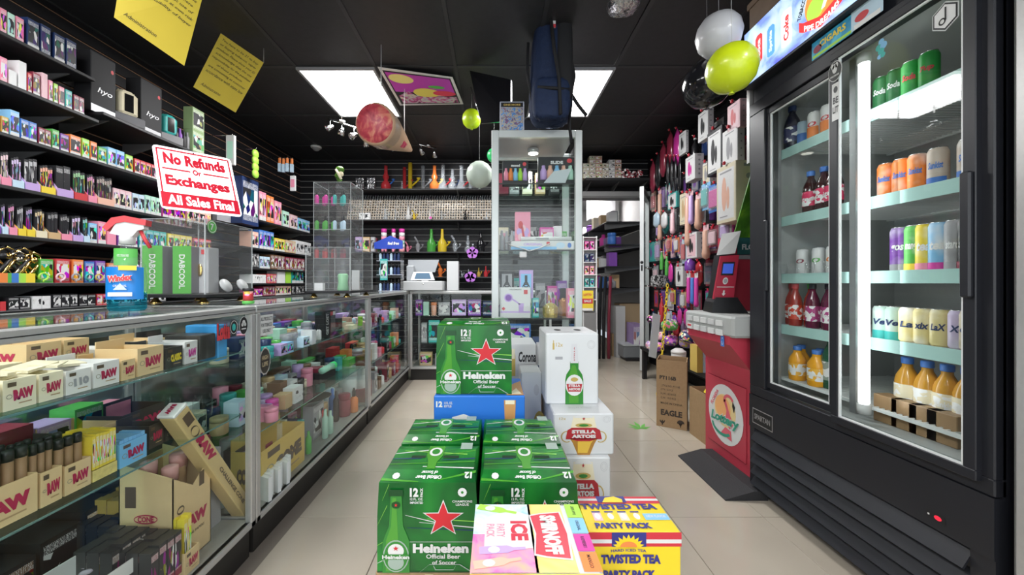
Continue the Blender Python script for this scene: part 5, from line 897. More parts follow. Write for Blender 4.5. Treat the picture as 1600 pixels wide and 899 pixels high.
# register
REG = mat('register_white', (.5, .51, .52), .4); REG2 = mat('register_pale', (.38, .4, .42), .4)
t = thing('cash_register', 'white touch screen point of sale register with cash drawer', 'cash register', ((657-CX)*3.7/F, 4.02, .977))
MB().bbox((-.21, -.2, 0), (.21, .12, .10), .006).obj('cash_drawer', REG, t); MB().bbox((-.20, -.1, .1), (-.12, .08, .27), .008).obj('printer', REG2, t)
MB().prism([(-.14, .11), (.12, .11), (.08, .20), (-.12, .20)], lambda u, v, q: (u, -.16+.02*q+(v-.11)*.5, v)).obj('customer_screen', REG, t)
MB().prism([(-.10, .125), (.08, .125), (.055, .188), (-.085, .188)], lambda u, v, q: (u, -.163+.001*q+(v-.11)*.5, v)).obj('display', mat('display_blue', (.05, .11, .18), .7, emit=.1), t)
MB().prism([(-.2, .2), (.10, .2), (.145, .34), (-.2, .34)], lambda u, v, q: (u, -.02+.015*q, v)).obj('screen_back', REG2, t); MB().box((-.05, -.02, .10), (.02, .02, .2)).obj('stand', REG, t); MB().cyl((.0, -.203, .07), (.0, -.199, .07), .008, n=10).obj('lock', CHROME, t)
put('plain', 'white_box', 'tall white box standing on the rear counter right of the register', 'box', ((708-CX)*4.0/F, 4.0, .977), (.125, .1, .32), PAL['pale white'], 0)
put('plain', 'card_reader', 'small black card reader on the counter left of the blue rack', 'card reader', ((580-CX)*3.3/F, 3.3, ZT), (.11, .06, .06), (.03, .03, .03), 0)
# ==== SHOWCASE STOCK =======================================================
RAWR = mat('roll_red', (.45, .02, .08), .5); KR1 = mat('roll_tan', (.74, .54, .29), .6, noise=.06, scale=30); KR2 = mat('roll_cream', (.84, .77, .56), .55, noise=.05, scale=30); KR3 = mat('roll_white', (.80, .78, .76), .5); KIN = mat('carton_inside', (.5, .36, .2), .8)
def rawbox(label, X, q0, q1, z, h, m, depth=.12, txt='RAW', opened=True, tcol=None, name='paper_carton', rz=0, side=True):
    y0, y1 = DX(q0, X), DX(q1, X); w = y1-y0-.003; t = thing(name, label, 'carton', (X, (y0+y1)/2, z), R(90)+rz)
    a = .003; b_ = MB()
    if opened:
        b_.box((-w/2, 0, 0), (w/2, depth, a)).box((-w/2, 0, a), (w/2, a, h)).box((-w/2, depth-a, a), (w/2, depth, h*1.25)).box((-w/2, a, a), (-w/2+a, depth-a, h)).box((w/2-a, a, a), (w/2, depth-a, h))
    else: b_.bbox((-w/2, 0, 0), (w/2, depth, h), .003)
    b_.obj('carton', m, t); tc = tcol or RAWR
    f = Face(t, (-w/2, -.0003, 0), (w, 0, 0), (0, 0, h), .0005)
    if txt: f.text('lettering', txt, .60, .48, .62, .36, tc, 1, .05, 0, 4).ring('seal_print', .17, .45, .09, .09*w/h, .02, mat('ink_grey_olive', (.3, .28, .2), .5), 1, 14).rect('corner_print', .12, .76, .38, .9, mat('ink_brown_dark', (.12, .08, .05), .5), 1).rect('small_print', .45, .16, .85, .20, mat('ink_gold_small', (.45, .3, .15), .5), 1)
    f.done()
    if side and txt:
        f = Face(t, (-w/2-.0003, depth, 0), (0, -depth, 0), (0, 0, h), .0005)
        f.text('side_lettering', txt, .5, .48, .6, .34, tc, 1, .05).done()
    return t
def packs_in(t, w, d, h, n, m, nm='booklet', lean=.1):   # paper booklets in an open carton, as its own pieces
    pass
z1 = .7945; X1 = -1.005
rawbox('long low cream rolling paper carton nearest the camera on the upper glass shelf', X1, -70, 2, z1, .058, KR2)
rawbox('cream rolling paper carton with grey label at the picture edge, upper shelf', X1, 3, 58, z1, .064, KR2)
rawbox('pale rolling paper carton beside it, partly open, upper shelf', X1, 60, 100, z1, .062, KR2)
rawbox('white printed carton without large letters between two paper cartons', X1, 102, 143, z1, .056, KR3, txt='110', tcol=M_('grey'))
rawbox('off-white paper carton whose side faces the aisle, upper shelf', X1, 145, 187, z1, .062, KR3)
rawbox('tan paper carton at the middle of the upper shelf', X1, 189, 212, z1, .055, KR1)
rawbox('tallest tan paper carton on the upper shelf, towards the far end', X1, 214, 256, z1, .078, KR1)
rawbox('black carton with yellow lettering on the upper shelf', X1, 258, 286, z1, .064, mat('roll_black', (.05, .045, .04), .4), txt='CLASSIC', tcol=M_('yellow'))
rawbox('white paper carton with magenta lettering at the upper shelf end', X1, 288, 309, z1, .072, KR3, tcol=M_('magenta'))
rawbox('black carton with small round badge near the shelf end', X1, 311, 338, z1, .085, mat('roll_black'), txt='', opened=False)
rawbox('bright blue upright carton near the stickers on the showcase glass', X1+.0, 340, 356, z1-.02, .13, mat('ink_sky_deep', (.05, .35, .75), .4), txt='', opened=False)
# rear row
rawbox('open tan paper carton in the rear row, large red letters, raised above the others', X1-.15, 40, 97, z1+.05, .062, KR1, .13); rawbox('tan paper carton in the rear row beside the raised open one', X1-.15, 99, 140, z1+.05, .060, KR1, .13)
for k, (a, b_) in enumerate(((40, 97), (99, 140))): put('plain', 'carton', 'plain cream carton under the rear row paper cartons, %s one' % ('near', 'far')[k], 'carton', (X1-.215, DX((a+b_)/2, X1-.15), z1), (abs(DX(a, X1-.15)-DX(b_, X1-.15))-.004, .12, .0495), PAL['cream'])
for k in range(4): rawbox('%s paper carton at the back of the upper shelf, %s from the near end' % (('white', 'black', 'tan', 'black')[k], nth(k)), X1-.16, 150+38*k, 186+38*k, z1, .07, (KR3, mat('roll_black'), KR1, mat('roll_black'))[k], .12)
rawbox('pale carton at the far left edge of the rear row', X1-.16, -60, 36, z1, .07, KR2)
ZZ = [(-40, .004), (-20, .01), (10, .006), (40, .01), (70, .008), (90, .012), (115, .01), (132, .006)]
for k, (q, dz) in enumerate(ZZ):
    o = put('plain', 'paper_booklet', 'cream paper booklet lying across the open cartons, %s from the near end' % nth(k), 'booklet', (X1-.06, DX(q, X1), z1+.058+dz), (.075, .045, .006), PAL['cream'], R(70+37*k % 50)); o.rotation_euler = (R(8), R(-9+5*(k % 4)), R(60+23*k % 70))
# middle shelf
z2 = .5545; X2 = -1.015
CON = mat('cone_brown', (.34, .2, .1), .6); BLC = mat('cap_black', (.02, .02, .02), .4)
def tubes_box(label, q0, q1, h, n, m=KR1, z=z2, tall=.055, tube=CON):
    t = rawbox(label, X2, q0, q1, z, h, m, .10); y0, y1 = DX(q0, X2), DX(q1, X2); w = y1-y0
    for k in range(n):
        for r_ in range(2):
            u = -w/2+w*(k+.5)/n; o = thing('cone_tube', 'brown capped cone tube %s along, %s row, in the %s' % (nth(k), ('front', 'back')[r_], label.split(',')[0]), 'tube', (X2-.025-.05*r_, (y0+y1)/2+u, z+.004), 0, 'cone tubes, '+label[:40])
            ky = ('tb', round(w/n, 3)); rad = min(.013, w/n*.42)
            if ky not in _t: _t[ky] = (MB().lathe([(rad, 0), (rad, h+tall-.02)], n=10).mesh('tube', tube), MB().lathe([(rad*1.08, h+tall-.02), (rad*1.08, h+tall), (rad*.9, h+tall+.003)], n=10).mesh('cap', BLC))
            link('tube', _t[ky][0], o); link('cap', _t[ky][1], o)
    return t
tubes_box('large tan carton at the edge, middle shelf', -80, 60, .085, 6); tubes_box('tan carton with red sticker, second on the middle shelf', 62, 98, .078, 3); tubes_box('tan carton with cut-out front, third on the middle shelf', 100, 143, .07, 3)
def slimrow(label, kind, X, q0, q1, z, h, n, rows, col, depth, name='slim_box', cat='box', dz=0):
    y0, y1 = DX(q0, X), DX(q1, X); w = (y1-y0)/n
    for i in range(n):
        for r_ in range(rows):
            put(kind, name, short('%s, %s along, %s deep' % (label, nth(i), nth(r_))), cat, (X-depth/rows*(r_+.5), y0+w*(i+.5), z), (w*.92, depth/rows*.92, h*(1+.015*((i*3+r_*5) % 4))), PAL[col], R(90), label)
slimrow('yellow floral slim box in the block on the middle shelf', 'print', X2, 145, 182, z2+.03, .085, 7, 3, 'yellow', .10)
rawbox('low floral yellow tray under the block of slim boxes', X2, 144, 184, z2, .028, mat('floral', (.75, .6, .2), .5, noise=.3, scale=90), .11, txt='', opened=True)
rawbox('light blue and yellow paper carton on the middle shelf', X2, 186, 230, z2, .065, mat('ink_sky_mid', (.2, .5, .8), .45), .10, tcol=RAWR)
slimrow('blue booklet in the light blue carton', 'plain', X2-.004, 188, 228, z2+.004, .068, 6, 1, 'sky blue', .07, 'paper_booklet', 'booklet')
rawbox('black paper carton with red letters behind the leaning long box', X2-.03, 232, 256, z2, .07, mat('roll_black'), .10); rawbox('small black paper carton with red letters, right of the other', X2-.03, 258, 282, z2, .045, mat('roll_black'), .10)
for k in range(4): rawbox('dark carton in the rear row of the middle shelf, %s from the near end' % nth(k), X2-.17, -20+70*k, 48+70*k, z2, .07+.01*(k % 2), mat('roll_black') if k % 2 else KR1, .12, txt='RAW')
JAR = MB().lathe([(.6, 0), (.95, .04), (1, .15), (1, .75), (.8, .88), (.8, 1), (.7, 1), (.7, .86), (.92, .74), (.92, .1), (.001, .06)], n=18, ends=False).mesh('glass_jar', GL)
for k, (x, q) in enumerate(((-1.10, 340), (-1.10, 366), (-1.22, 330), (-1.22, 352), (-1.33, 330), (-1.22, 372))):
    o = link('glass_jar', JAR, None, (x, DX(q, x) if DX(q, x) < 1.36 else 1.35, z2)); o.scale = (.03, .03, .085); tag(o, 'clear glass jar on the middle shelf near the showcase corner, %s from the front' % nth(k), 'jar')
# bottom deck
zb = .1425; X3 = -.99
t = thing('cone_display_carton', 'big tan cone carton with a cut-away front, standing on the showcase deck', 'carton', (-1.01, 1.20, zb), R(90)); w, d, h = .15, .17, .30
MB().prism([(-w/2, 0), (w/2, 0), (w/2, h), (0, h*.80), (-w/2, h)], lambda u, v, q: (u, .003*q, v)).prism([(0, 0), (d, 0), (d, h*1.15), (0, h)], lambda u, v, q: (-w/2+.003*q, u, v)).prism([(0, 0), (d, 0), (d, h*1.15), (0, h)], lambda u, v, q: (w/2-.003+.003*q, u, v)).box((-w/2, d-.003, 0), (w/2, d, h*1.1)).box((-w/2, 0, 0), (w/2, d, .003)).obj('carton', KRAFT if 0 else KR1, t)
f = Face(t, (-w/2, -.0004, 0), (w, 0, 0), (0, 0, h), .0006); f.text('lettering', 'RAW', .55, .42, .66, .13, RAWR, 1, .05, 0, 0).ring('seal_print', .18, .62, .09, .045, .02, mat('ink_brown_dark'), 1).rect('corner_print', .66, .74, .80, .9, mat('ink_brown_dark'), 1).text('lettering', 'ROLLING PAPERS', .5, .28, .6, .03, mat('ink_brown_dark'), 1, .01); f.done()
f = Face(t, (-w/2-.0004, d, 0), (0, -d, 0), (0, 0, h), .0006); f.text('side_lettering', 'RAW', .5, .40, .6, .13, RAWR, 1, .05).text('side_lettering', 'CONE', .5, .58, .3, .06, RAWR, 1, .03).ring('side_print', .5, .58, .22, .05, .015, RAWR, 1).rect('side_print', .12, .7, .32, .92, mat('ink_brown_dark'), 1); f.done()
for k, (x, y) in enumerate(((-1.06, 1.17), (-1.08, 1.22), (-1.10, 1.25), (-1.12, 1.16))):
    o = thing('giant_cone', 'large wrapped brown cone standing in the big tan carton, %s from the front' % nth(k), 'cone', (x, y, zb+.004)); MB().lathe([(.012, 0), (.022, .27), (.022, .31+.02*(k % 2))], n=14).obj('wrap', CON, o); MB().lathe([(.0222, .27+.02*(k % 2)), (.0222, .312+.02*(k % 2)), (.016, .316+.02*(k % 2))], n=14).obj('cap', mat('cap_pink', (.62, .32, .3), .5), o)
# long leaning box
A = P(392, 806, DX(392, -.985)); B_ = P(284, 650, DX(284, -.985)); ax = (B_-A).normalized(); L = (B_-A).length
t = thing('long_cone_box', 'long tan box with red letters leaning against the showcase glass', 'box', A+Vector((0, 0, .012)))
nx = Vector((1, 0, 0)); up = nx.cross(ax).normalized(); M = Matrix((ax, up, nx)).transposed()     # local x along the box, z towards the aisle
s = .027
MB().bbox((0, -s, -2*s), (L, s, 0), .004, 0, M).obj('carton', mat('long_box_tan', (.68, .50, .23), .5), t)
lid_ = MB().bbox((L+.0005, -s-.001, -2*s-.001), (L+.012, s+.001, .001), .003, 0, M).obj('lid', mat('roll_white'), t)
sgn = 1
f = Face(t, M @ Vector((L, -s, .0006)), M @ Vector((-L, 0, 0)), M @ Vector((0, 2*s, 0)), .0006)
if f.N.x < 0: f = Face(t, M @ Vector((L, s, .0006)), M @ Vector((-L, 0, 0)), M @ Vector((0, -2*s, 0)), .0006)
f.text('lettering', 'RAW', .30, .5, .20, .6, RAWR, 1, .05).text('lettering', 'CHALLENGE CONE', .68, .5, .38, .25, mat('ink_brown_dark'), 1, .02).ring('seal_print', .155, .5, .035, .28, .01, mat('ink_brown_dark'), 1).rect('corner_print', .03, .3, .10, .85, mat('ink_brown_dark'), 1).done()
f = Face(t, M @ Vector((L, -s-.0006, -2*s)), M @ Vector((-L, 0, 0)), M @ Vector((0, 0, 2*s)), .0006)
if f.N.y > 0: f = Face(t, M @ Vector((L, s+.0006, -2*s)), M @ Vector((-L, 0, 0)), M @ Vector((0, 0, 2*s)), .0006)
f.text('side_lettering', 'RAW', .34, .5, .20, .6, RAWR, 1, .05).rect('side_print', .1, .3, .16, .8, mat('ink_brown_dark'), 1).disc('side_print', .045, .5, .03, .45, mat('ink_brown_dark'), 1).done()
f = Face(t, M @ Vector((L+.0126, -s, -2*s)), M @ Vector((0, 2*s, 0)), M @ Vector((0, 0, 2*s)), .0006)
f.text('lid_lettering', 'RAW', .5, .45, .7, .3, RAWR, 1, .05).done()
# dark slim boxes, yellow boxes, trays
slimrow('dark red-topped slim box in the front deck block', 'slim', -.97, 236, 285, zb+.02, .13, 4, 3, 'maroon', .11)
slimrow('dark slim box in the middle block on the deck', 'slim', -1.06, 175, 235, zb+.02, .145, 4, 3, 'brown', .11)
slimrow('dark slim box in the rear block on the deck', 'slim', -1.18, 170, 225, zb+.02, .15, 3, 3, 'black', .11)
slimrow('yellow slim box lying behind the dark blocks on the deck', 'print', -1.17, 205, 262, zb, .21, 6, 3, 'gold', .12)
slimrow('yellow slim box in front of the big cone carton', 'print', -.975, 288, 300, zb, .17, 2, 2, 'yellow', .05)
rawbox('low tan carton with red letters in front of the yellow slim boxes', -.965, 288, 312, zb, .07, KR1, .05)
t = thing('candy_tray', 'white open tray of wrapped lilac sweets on the showcase deck', 'tray', (-1.03, .93, zb+.10), R(84)); b_ = MB(); b_.box((-.14, 0, 0), (.14, .14, .003)).box((-.14, 0, .003), (.14, .003, .04)).box((-.14, .137, .003), (.14, .14, .06)).box((-.14, .003, .003), (-.137, .137, .05)).box((.137, .003, .003), (.14, .137, .05)); b_.obj('tray', WHITE, t)
for k in range(34):
    o = tag(MB().ball((0, 0, 0), .011, 8, 0, (1.4, .8, .6)).obj('sweet', objmat('wrap_gloss', .25), None, (-1.04-.11*rnd.random(), .80+.25*rnd.random(), zb+.113+.013*rnd.random()), rnd.uniform(0, 3), (.45, .38, .45) if k % 3 else (.2, .08, .15)), 'wrapped lilac sweet in the white tray', 'sweet', 'wrapped sweets in the tray')
put('plain', 'carton', 'dark carton under the white sweet tray', 'carton', (-1.11, .93, zb), (.26, .13, .099), PAL['black'])
t = thing('kraft_tray_small', 'tan tray with red price sticker at the lower left, on the deck', 'tray', (-1.06, .76, zb+.16), R(80)); b_ = MB(); b_.box((-.06, 0, 0), (.06, .12, .003)).box((-.06, 0, .003), (.06, .003, .035)).box((-.06, .117, .003), (.06, .12, .10)).box((-.06, .003, .003), (-.057, .117, .07)).box((.057, .003, .003), (.06, .117, .07)); b_.obj('tray', mat('tray_white_inside', (.5, .48, .45), .6), t); Face(t, (.03, -.0004, .01), (.022, 0, 0), (0, 0, .022), .0005).rect('price_tag', 0, 0, 1, 1, M_('red'), 1).done()
put('plain', 'carton', 'black carton under the tan tray at the lower left', 'carton', (-1.12, .76, zb), (.12, .12, .159), PAL['black']); put('print', 'carton', 'tan carton lying in the tray at the lower left', 'carton', (-1.13, .76, zb+.164), (.09, .08, .03), PAL['tan'])
for k in range(7): put('slim', 'carton', 'black carton in the back row of the deck, %s from the near end' % nth(k), 'carton', (-1.34, .62+.11*k, zb), (.10, .12, .16+.02*(k % 3)), PAL[('brown', 'black', 'tan')[k % 3]])
put('plain', 'red_box', 'small dark red carton on a grey ledge near the far corner of the showcase', 'box', (-1.10, 1.335, .43), (.045, .045, .055), PAL['maroon']); put('plain', 'ledge_box', 'tall grey white-topped carton under the small dark red one', 'box', (-1.11, 1.335, zb), (.09, .11, .287), PAL['grey'])
# stickers on the glass
def gface(y0, label_, name, fn, X=CX1-.0082):
    t = thing(name, label_, 'sticker', (X, y0, .90)); f = Face(t, (0, 0, 0), (0, 1, 0), (0, 0, 1), .0004); fn(f); f.done(); return t
ya, yb_ = DX(343, -.938), DX(373, -.938)
gface(DX(337, -.938), 'red dripping letter sticker inside the near showcase glass', 'lettering_sticker', lambda f: (f.text('print', 'Lotta', .035, -.008, .062, .062, BLACK, 1, .1), f.text('print', 'Lotta', .035, -.008, .06, .06, M_('red'), 2, .045)))
gface(ya+.055, 'round black badge sticker inside the near showcase glass', 'round_sticker', lambda f: f.disc('print', .012, 0, .021, .028, BLACK, 1, 24).ring('print', .012, 0, .018, .024, .002, WHITE, 2).disc('print', .012, 0, .009, .013, M_('teal'), 2))
gface(ya+.105, 'oval black sticker with white cloud emblem inside the near showcase glass', 'oval_sticker', lambda f: f.disc('print', .012, 0, .022, .034, WHITE, 1, 24).disc('print', .012, 0, .0205, .032, BLACK, 2, 24).disc('print', .012, .012, .008, .009, WHITE, 3).disc('print', .005, .004, .006, .007, WHITE, 3).disc('print', .019, .004, .006, .007, WHITE, 3).rect('print', .0, -.014, .024, -.010, WHITE, 3))
y_ = DX(406, -.938)
gface(y_, 'white notice sticker reading all products for tobacco use only', 'notice_sticker', lambda f: f.rect('paper', 0, -.055, .085, .028, WHITE, 1).text('print', 'ALL PRODUCTS', .043, .012, .076, .015, mat('ink_black'), 2, .01).text('print', 'FOR TOBACCO', .043, -.013, .07, .015, mat('ink_black'), 2, .01).text('print', 'USE ONLY', .043, -.037, .05, .015, mat('ink_black'), 2, .01))
gface(y_, 'black badge sticker with gold lettering below the tobacco notice', 'badge_sticker', lambda f: f.poly('paper', [(.032+.034*(1+.08*(k % 2))*math.cos(R(15*k)), -.16+.054*(1+.08*(k % 2))*math.sin(R(15*k))) for k in range(24)], mat('badge_edge', (.5, .48, .45), .5), 1).disc('print', .032, -.16, .031, .050, mat('badge_black', (.04, .035, .03), .4), 2, 24).text('print', 'HIGH', .032, -.145, .04, .018, mat('badge_gold', (.4, .33, .2), .4), 3, .03).text('print', 'LIFE', .032, -.172, .036, .018, mat('badge_gold'), 3, .03))
# second and third showcases
K['jar'] = MB().lathe([(.46, 0), (.5, .03), (.5, .7), (.44, .74)], n=14).lathe([(.5, .74), (.5, .98), (.46, 1)], n=14, mi=1).mesh('jar', [OBJ, objmat('lid_colour', .3)])
K['tub'] = MB().lathe([(.42, 0), (.48, .78)], n=16).lathe([(.5, .78), (.5, .96), (.47, 1)], n=16, mi=1).mesh('tub', [OBP, OBJ])
K['grinder'] = MB().lathe([(.5, 0), (.5, .45), (.46, .47), (.46, .53), (.5, .55), (.5, 1)], n=18).mesh('grinder', objmat('anodised', .22))
def srow(z, X, items, where):
    for it in items:
        q, kd, nm, cn, w_, h_ = it[:6]; lab = it[6] if len(it) > 6 else '%s %s %s' % (cn, nm.replace('_', ' '), where)
        x = it[7] if len(it) > 7 else X
        k = sum(1 for l in USED if l.startswith(lab))
        put(kd, nm, short(lab if not k else '%s %s' % (nth(k), lab)), nm.replace('_', ' '), (x, DX(q, x), z), (w_, w_, h_) if kd in ('jar', 'tub', 'grinder', 'tube', 'drop') else (w_, .06, h_), PAL[cn], R(90) if kd not in ('jar', 'tub', 'grinder') else 0)
zu, zm, zd = .7305, .4405, .1425
wu = 'on the upper shelf of the middle showcase'
srow(zu, -1.03, [(414, 'grinder', 'grinder', 'navy', .05, .075), (428, 'grinder', 'grinder', 'green', .06, .06, 'shiny green grinder %s' % wu), (418, 'grinder', 'grinder', 'teal', .05, .05, 'teal grinder in the front row %s' % wu, -1.0), (447, 'grinder', 'grinder', 'grey', .055, .075, 'large steel grey grinder %s' % wu), (456, 'grinder', 'grinder', 'grey', .055, .075, 'steel grey grinder beside the larger one %s' % wu),
  (434, 'art', 'picture_box', 'lilac', .05, .05, 'lilac picture box in the front row %s' % wu, -.99), (444, 'art', 'picture_box', 'sky blue', .05, .05, 'blue cartoon-free picture box in the front row %s' % wu, -.99), (470, 'art', 'picture_box', 'pale blue', .06, .05, 'pale blue picture box %s' % wu, -1.0), (482, 'plain', 'tall_figure_box', 'white', .04, .075, 'white tall pieces box %s' % wu, -1.0), (490, 'drop', 'bottle', 'white', .03, .10, 'white bottle %s' % wu, -1.02), (498, 'drop', 'bottle', 'white', .03, .09, 'second white bottle %s' % wu, -1.02),
  (548, 'plain', 'cream_box', 'cream', .09, .03, 'flat cream box %s' % wu), (543, 'plain', 'cream_box', 'cream', .08, .03, 'small cream box resting at the far end %s' % wu, -1.1), (563, 'jar', 'jar', 'lime', .035, .07), (520, 'tub', 'tub', 'pale blue', .05, .06, 'pale blue tub at the back %s' % wu, -1.2), (500, 'tub', 'tub', 'white', .06, .07, 'white tub at the back %s' % wu, -1.2), (470, 'jar', 'jar', 'white', .05, .06, 'white jar at the back %s' % wu, -1.2), (445, 'art', 'picture_box', 'purple', .12, .09, 'purple picture box at the back %s' % wu, -1.3), (420, 'art', 'picture_box', 'blue', .14, .09, 'blue picture box at the back %s' % wu, -1.3), (535, 'art', 'picture_box', 'lilac', .14, .07, 'lilac picture box at the back %s' % wu, -1.3)], wu)
t = thing('black_box', 'black box with upright white GET LOST lettering in the middle showcase', 'box', (-1.02, DX(516, -1.02), zu), R(90)); MB().bbox((-.075, 0, 0), (.075, .06, .155), .003).obj('carton', BLACK, t); vs, fs, _ = tmesh('GET LOST', .02); MB().add([(-.022-.034*v, -.0008, .012+.13*u) for u, v in vs], fs).obj('lettering', WHITE, t); MB().box((.005, -.0008, .02), (.07, -.0004, .12)).obj('window', mat('window_grey', (.12, .13, .14), .15), t); Face(t, (.0, -.0004, .125), (.07, 0, 0), (0, 0, .025), .0005).rect('badge', 0, 0, .5, 1, M_('red'), 1).rect('badge', .5, 0, 1, 1, M_('white'), 1).done()
wm = 'on the lower shelf of the middle showcase'
srow(zm, -1.05, [(414, 'tub', 'tub', 'lilac', .06, .06), (425, 'jar', 'jar', 'magenta', .055, .07, 'lilac lidded jar %s' % wm), (424, 'jar', 'jar', 'pink', .055, .06, 'pink jar in front %s' % wm, -1.0), (410, 'art', 'picture_box', 'pink', .06, .06), (442, 'plain', 'kraft_box', 'tan', .06, .07, 'small kraft box with leaf mark %s' % wm), (458, 'print', 'white_packet', 'white', .08, .08, 'white blue-striped packet %s' % wm), (450, 'jar', 'jar', 'cream', .08, .05, 'cream wooden-lidded jar %s' % wm, -1.15), (470, 'jar', 'jar', 'cream', .07, .05, 'second cream wooden-lidded jar %s' % wm, -1.15), (505, 'plain', 'black_tray', 'black', .22, .06, 'black tray box %s' % wm, -1.1), (545, 'plain', 'green_box', 'green', .13, .05, 'dark green box %s' % wm, -1.1), (560, 'grinder', 'grinder', 'grey', .12, .06, 'very wide grey tin %s' % wm, -1.15), (520, 'plain', 'red_box', 'red', .12, .10, 'red box at the back %s' % wm, -1.3), (480, 'art', 'picture_box', 'green', .16, .09, 'green picture box at the back %s' % wm, -1.3), (550, 'art', 'picture_box', 'red', .16, .08, 'red picture box at the back %s' % wm, -1.3), (435, 'art', 'picture_box', 'brown', .16, .10, 'brown picture box at the back %s' % wm, -1.3)], wm)
t = thing('tumbler', 'mint green tube with bright green cap lying on the black tray', 'tumbler', (-1.05, DX(505, -1.08), zm+.083)); MB().cyl((0, -.08, 0), (0, .06, 0), .02, n=16).obj('tube', mat('mint_tube', (.35, .65, .5), .2), t); MB().cyl((0, .0601, 0), (0, .085, 0), .023, n=16).obj('cap', mat('bright_green', (.05, .75, .2), .3), t)
wd = 'on the deck of the middle showcase'
t = rawbox('open yellow and white cone carton with a label, on the deck of the middle showcase', -.985, 408, 476, zd, .20, mat('cone_yellow', (.72, .5, .12), .5), .13, txt='COME', tcol=mat('ink_brown_dark'))
for k in range(9): put('plain', 'paper_packet', 'white paper packet leaning in the tray at the near end of the middle showcase', 'packet', (-.975-.01*(k % 3), DX(409, -.985)+.022*k, zd), (.016, .07, .10+.004*(k % 3)), PAL['white'], R(70), 'white packets in the tray')
srow(zd, -1.0, [(490, 'art', 'grey_box', 'grey', .13, .20, 'grey box with rainbow top %s' % wd, -1.08), (503, 'jar', 'jar', 'red', .05, .14, 'jar with red lid %s' % wd, -1.06), (508, 'tube', 'tube', 'mint', .035, .17, 'mint tube with green lid %s' % wd), (516, 'tube', 'tube', 'mint', .035, .14, 'second mint tube %s' % wd), (525, 'tube', 'bottle', 'black', .035, .20, 'slim black bottle %s' % wd, -1.05), (519, 'tube', 'bottle', 'blue', .04, .20, 'slim blue bottle %s' % wd, -1.1), (538, 'jar', 'jar', 'maroon', .08, .15, 'lilac and red wide jar %s' % wd, -1.04), (546, 'tub', 'tub', 'white', .17, .26, 'large white tub %s' % wd, -1.13), (563, 'tub', 'tub', 'white', .09, .26, 'tall white tub by the far post %s' % wd, -1.05), (553, 'drop', 'bottle', 'orange', .06, .17, 'orange bottle %s' % wd, -1.0), (470, 'tube', 'bottle', 'grey', .03, .14, 'grey tube %s' % wd), (482, 'tube', 'bottle', 'green', .03, .12, 'green tube %s' % wd)], wd)
t = tag(MB().ball((0, 0, 0), .11, 20, 0, (1, .75, .02)).obj('oval_plate', BLACK, None, (-1.04, DX(500, -1.0), zd+.245), R(70)), 'black oval plate with white mark on top of the deck boxes', 'plate'); t.location.z = zd+.26
w3_ = 'in the far left showcase'
for z_, wn, hts in ((.7005, 'upper shelf', .07), (.4205, 'middle shelf', .09), (zd, 'deck', .12)):
    cs = ['pale pink', 'mint', 'red', 'white', 'peach', 'lilac', 'maroon', 'pale blue', 'green', 'black'] if z_ > .6 else (['brown', 'green', 'red', 'tan', 'orange', 'black', 'white', 'teal', 'maroon', 'pink'] if z_ > .4 else ['maroon', 'maroon', 'white', 'maroon', 'red', 'maroon', 'grey', 'maroon', 'tan', 'brown'])
    for k, cn in enumerate(cs):
        y = 2.78+.112*k
        for r_, x in enumerate((-1.03, -1.2)):
            c2_ = cs[(k*3+r_) % 10]; kd = ('art', 'jar', 'print', 'plain', 'drop')[(k+2*r_) % 5]
            put(kd, 'boxed_item' if kd in ('art', 'print', 'plain') else 'jar', '%s item in the far showcase, %s, %s row, %s from near end' % (c2_, wn, ('front', 'back')[r_], nth(k)), 'shop item', (x, y, z_), (.07, .07, hts*(1+.3*((k*7) % 3-.6))), PAL[c2_], R(90))
FC = ['grey', 'white', 'maroon', 'teal', 'tan', 'lilac', 'black', 'cream', 'green', 'pale blue', 'brown', 'pink', 'navy', 'mint']
for z_, wn, hh in ((zu, 'upper shelf', .06), (zm, 'lower shelf', .07), (zd, 'deck', .13)):
    for r_, x in enumerate((-1.13, -1.24, -1.35)):
        for k in range(12):
            cn = FC[(k*5+r_*3+int(z_*10)) % 14]; kd = ('jar', 'art', 'tub', 'print', 'grinder', 'plain', 'jar')[(k*3+r_) % 7]
            put(kd, 'shop_item', '%s item in the middle showcase %s, %s row back, %s from near end' % (cn, wn, nth(r_), nth(k)), 'shop item', (x, 1.47+.098*k, z_), (.065, .065, hh*(1+.25*((k*5+r_) % 3))), PAL[cn], R(90))
for k in range(9):
    cn = FC[(k*3+1) % 14]; put(('print', 'art', 'plain')[k % 3], 'shop_item', '%s carton behind the cone cartons on the middle shelf, %s from near end' % (cn, nth(k)), 'shop item', (-1.34, .52+.09*k, z2), (.08, .08, .09+.02*(k % 2)), PAL[cn], R(90))
# rear showcase
rz_ = 0
def brow(z, y, items, where):
    for i, (q0, q1, kd, cn, hp_) in enumerate(items):
        x0, x1 = (q0-CX)*y/F, (q1-CX)*y/F; put(kd, 'boxed_item' if kd in ('plain', 'art', 'print') else 'jar', short('%s %s, %s from the left' % (cn, where, nth(i))), 'shop item', ((x0+x1)/2, y, z), ((x1-x0)*.94, (x1-x0)*.94 if kd in ('jar', 'tub', 'drop') else .06, hp_*y/F), PAL[cn], 0)
brow(.7005, 3.98, [(650, 661, 'art', 'purple', 24), (662, 671, 'plain', 'mint', 21), (673, 683, 'tub', 'orange', 20), (685, 704, 'print', 'grey', 20), (706, 729, 'art', 'lilac', 24), (731, 752, 'print', 'purple', 24), (754, 770, 'art', 'navy', 22), (780, 800, 'plain', 'teal', 22), (803, 825, 'art', 'pink', 20), (830, 850, 'jar', 'white', 20)], 'item on the upper shelf of the rear showcase')
